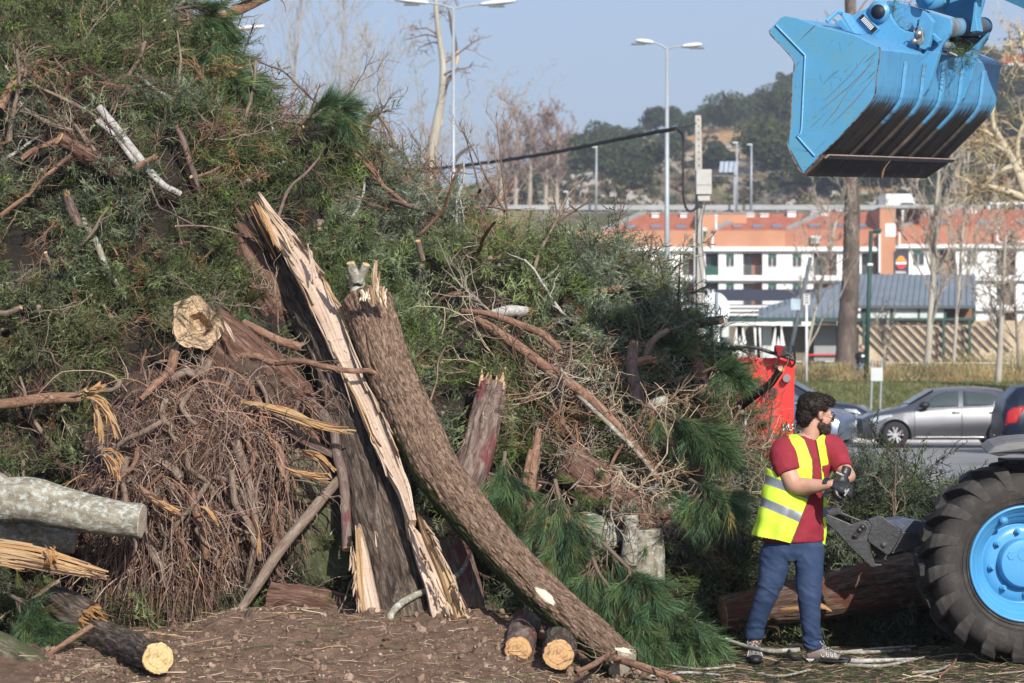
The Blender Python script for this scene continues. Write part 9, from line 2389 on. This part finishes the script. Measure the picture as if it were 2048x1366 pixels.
# shoes
shm=M('shoe_taupe',[(0.3,(0.17,0.145,0.125)),(0.7,(0.26,0.22,0.19))],20,0.85,0.3,0.003,90); shb=M('shoe_black',(0.016,0.016,0.018),20,0.5,0.3,0.003,60); shw=M('shoe_pale',(0.62,0.6,0.57),9,0.6,0); lace=M('shoe_lace',[(0.45,(0.02,0.02,0.022)),(0.55,(0.4,0.42,0.45))],120,0.8,0)
def shoe(heel,dirv,lift=0.0):
 d=np.array((dirv[0],dirv[1],0.0)); d /= np.linalg.norm(d); t=np.array((-d[1],d[0],0)); z=np.array((0,0,1.0)); h0=np.array(heel)
 def ring(a,w,zb,zt,off=0): return [h0+d*a+t*(w*math.cos(q))*(1 if math.sin(q)>-0.3 else 1.0)+z*(zb+(zt-zb)*(0.5+0.5*math.sin(q))) for q in np.linspace(0,2*PI,20,endpoint=False)]
 def lo(rows):
  V_=np.concatenate([ring(*r) for r in rows]); n=len(rows); k=20
  return V_,[tuple(range(k))[::-1],tuple((n-1)*k+j for j in range(k))]+[(i*k+j,i*k+(j+1) % k,(i+1)*k+(j+1) % k,(i+1)*k+j) for i in range(n-1) for j in range(k)]
 up=fuse([lo([(-0.005,.022,.03,.075),(0.01,.034,.02,.105),(0.05,.038,.02,.125),(0.09,.038,.02,.118),(0.12,.041,.02,.095),(0.16,.046,.02,.078),(0.20,.049,.02,.066),(0.235,.045,.02,.058),(0.262,.034,.02,.048),(0.277,.018,.024,.038)]),lo([(0.02,.034,.09,.15),(0.04,.04,.09,.152),(0.07,.04,.09,.145),(0.085,.034,.09,.13)])],0.0045,'shoe',shm,man,2)
 so_=fuse([lo([(-0.012,.028,0,.030),(0.02,.042,0,.034),(0.08,.040,.004,.032),(0.12,.043,.004,.032),(0.18,.053,0,.032),(0.24,.050,0.004,.034),(0.275,.034,.010,.038),(0.29,.018,.018,.042)])],0.0045,'sole',shb,up,1)
 fuse([lo([(0.222,.050,.020,.060),(0.245,.046,.018,.060),(0.27,.034,.018,.052),(0.287,.018,.02,.044)])],0.004,'toe_cap',shb,up,1)
 lm=MB()
 for i in range(6):
  a=0.085+i*0.022; zt=np.interp(a,[0.07,0.09,0.12,0.16,0.2],[.135,.122,.099,.081,.069]); w=0.024-i*0.001
  for sg in (1,-1): lm.tube(resample(np.array([h0+d*a+t*sg*w+z*(zt-0.006),h0+d*(a+0.010)+z*(zt+0.008),h0+d*(a+0.02)-t*sg*w+z*(zt-0.012)]),8)[0],0.003,5)
 for sg in (1,-1): lm.tube(resample(np.array([h0+d*0.085+z*0.132,h0+d*0.09+t*sg*0.03+z*0.15,h0+d*0.11+t*sg*0.045+z*0.12,h0+d*0.095+z*0.13]),10)[0],0.003,5)
 lm.build('laces',lace,up,True)
 for sg in (1,-1):
  for a,l in ((0.10,.02),(0.135,.016),(0.165,.014),(0.19,.012)):
   w=np.interp(a,[0,0.1,.2],[.036,.0405,.049]); MB().tube(resample(np.array([h0+d*a+t*sg*(w*0.86)+z*0.075,h0+d*(a+0.004)+t*sg*w+z*0.052,h0+d*(a+l)+t*sg*w*1.01+z*0.045,h0+d*(a+l)+t*sg*w*0.93+z*0.065]),10)[0],0.0022,5).build('trim_line',shw,up,True)
  MB().prism([h0+d*0.0+t*sg*0.036+z*0.03,h0+d*0.06+t*sg*0.0405+z*0.03,h0+d*0.03+t*sg*0.041+z*0.008],t*sg*0.004).build('heel_flash',shw,up)
 return up
shoe(mp(1506,1290,0.17)*(1,1,0)+(0,0,0.002),(-0.02,-1.0))
shoe(mp(1614,1320,0.02)*(1,1,0)+(0,0,0.002),(0.95,-0.32))

# ------------------------------------------------------------------ seated cyclist by the garden wall
cyd=121.0; cb0=gb(1724,cyd); cb0[2] += 0.05
cyc=thing('person','seated person in a dark jacket with a pale print, beside the thick trunk','person',cb0)
def cq(x,z,y=0.0): return np.array((x,y,z))
mo_s=mo;
def caps(pts,r,k=12):
 p_,q_=resample(np.array(pts,float),12,r); return tube_geo(p_,q_,k)[:2]
dk=M('dark_jacket',(0.012,0.013,0.018),5,0.8,0); jn=M('faded_jeans',(0.07,0.11,0.18),5,0.85,0)
fuse([blobm(cq(0.02,1.42),(0.10,0.095,0.125),np.eye(3)),caps([cq(0.0,1.36),cq(-0.02,1.24)],[0.055,0.06]),caps([cq(-0.02,1.15),cq(-0.03,0.75)],[0.14,0.13]),blobm(cq(0.10,0.84,-0.16),(0.05,0.04,0.045),np.eye(3)),blobm(cq(0.12,1.41,0),(0.02,0.02,0.03),np.eye(3))],0.02,'body',skin,cyc,2)
fuse([caps([cq(-0.02,1.25),cq(-0.03,1.1),cq(-0.05,0.72)],[0.14,0.21,0.19]),caps([cq(-0.20,1.18),cq(-0.24,0.98),cq(0.06,0.86,-0.16)],[0.07,0.06,0.045]),caps([cq(0.16,1.18,-0.05),cq(0.22,0.98,-0.1),cq(0.12,0.86,-0.18)],[0.07,0.06,0.045])],0.02,'jacket',dk,cyc,2)
fuse([caps([cq(-0.08,0.72),cq(0.14,0.64,-0.18),cq(0.22,0.36,-0.16),cq(0.30,0.06,-0.18)],[0.12,0.09,0.07,0.055]),caps([cq(-0.10,0.72,-0.03),cq(-0.08,0.60,-0.28),cq(-0.10,0.34,-0.3),cq(-0.12,0.06,-0.3)],[0.12,0.09,0.07,0.055])],0.02,'jeans',jn,cyc,2)
fuse([blobm(cq(-0.01,1.47,0.02),(0.105,0.10,0.095),np.eye(3))],0.02,'hair',M('grey_brown_hair',(0.16,0.12,0.09),5,0.8,0),cyc,1)
MB().box((-0.05,-0.235,1.02),(0.14,-0.19,1.12)).build('print',whitep,cyc,bevel=0.01)
for x,y in ((0.34,-0.22),(-0.08,-0.34)): MB().box((x-0.05,y-0.08,0.0),(x+0.06,y+0.06,0.09)).build('shoe',dk,cyc,bevel=0.02)
bn=thing('bench','low green bench the seated person sits on beside the thick trunk','bench',cb0+(-0.1,0.12,0)); gm_=M('bench_green',(0.06,0.14,0.11),3,0.6,0)
MB().box((-0.5,-0.2,0.48),(0.4,0.2,0.56)).build('seat',gm_,bn)
for x in (-0.42,0.26): MB().box((x,-0.15,-0.05),(x+0.1,0.15,0.47)).build('leg',gm_,bn)

# ------------------------------------------------------------------ thin winter haze
hm=bpy.data.materials.new('haze'); hm.use_nodes=True; nt=hm.node_tree; nt.nodes.clear()
ho_=nt.nodes.new('ShaderNodeOutputMaterial'); pv_=nt.nodes.new('ShaderNodeVolumePrincipled'); pv_.inputs['Color'].default_value=(0.80,0.86,1.0,1); pv_.inputs['Density'].default_value=0.00042; pv_.inputs['Anisotropy'].default_value=0.2
nt.links.new(pv_.outputs[0],ho_.inputs['Volume'])
tag(MB().box((-3600,-500,-30),(3600,6600,130)).build('haze',hm),kind='stuff')
SC.cycles.volume_bounces=0
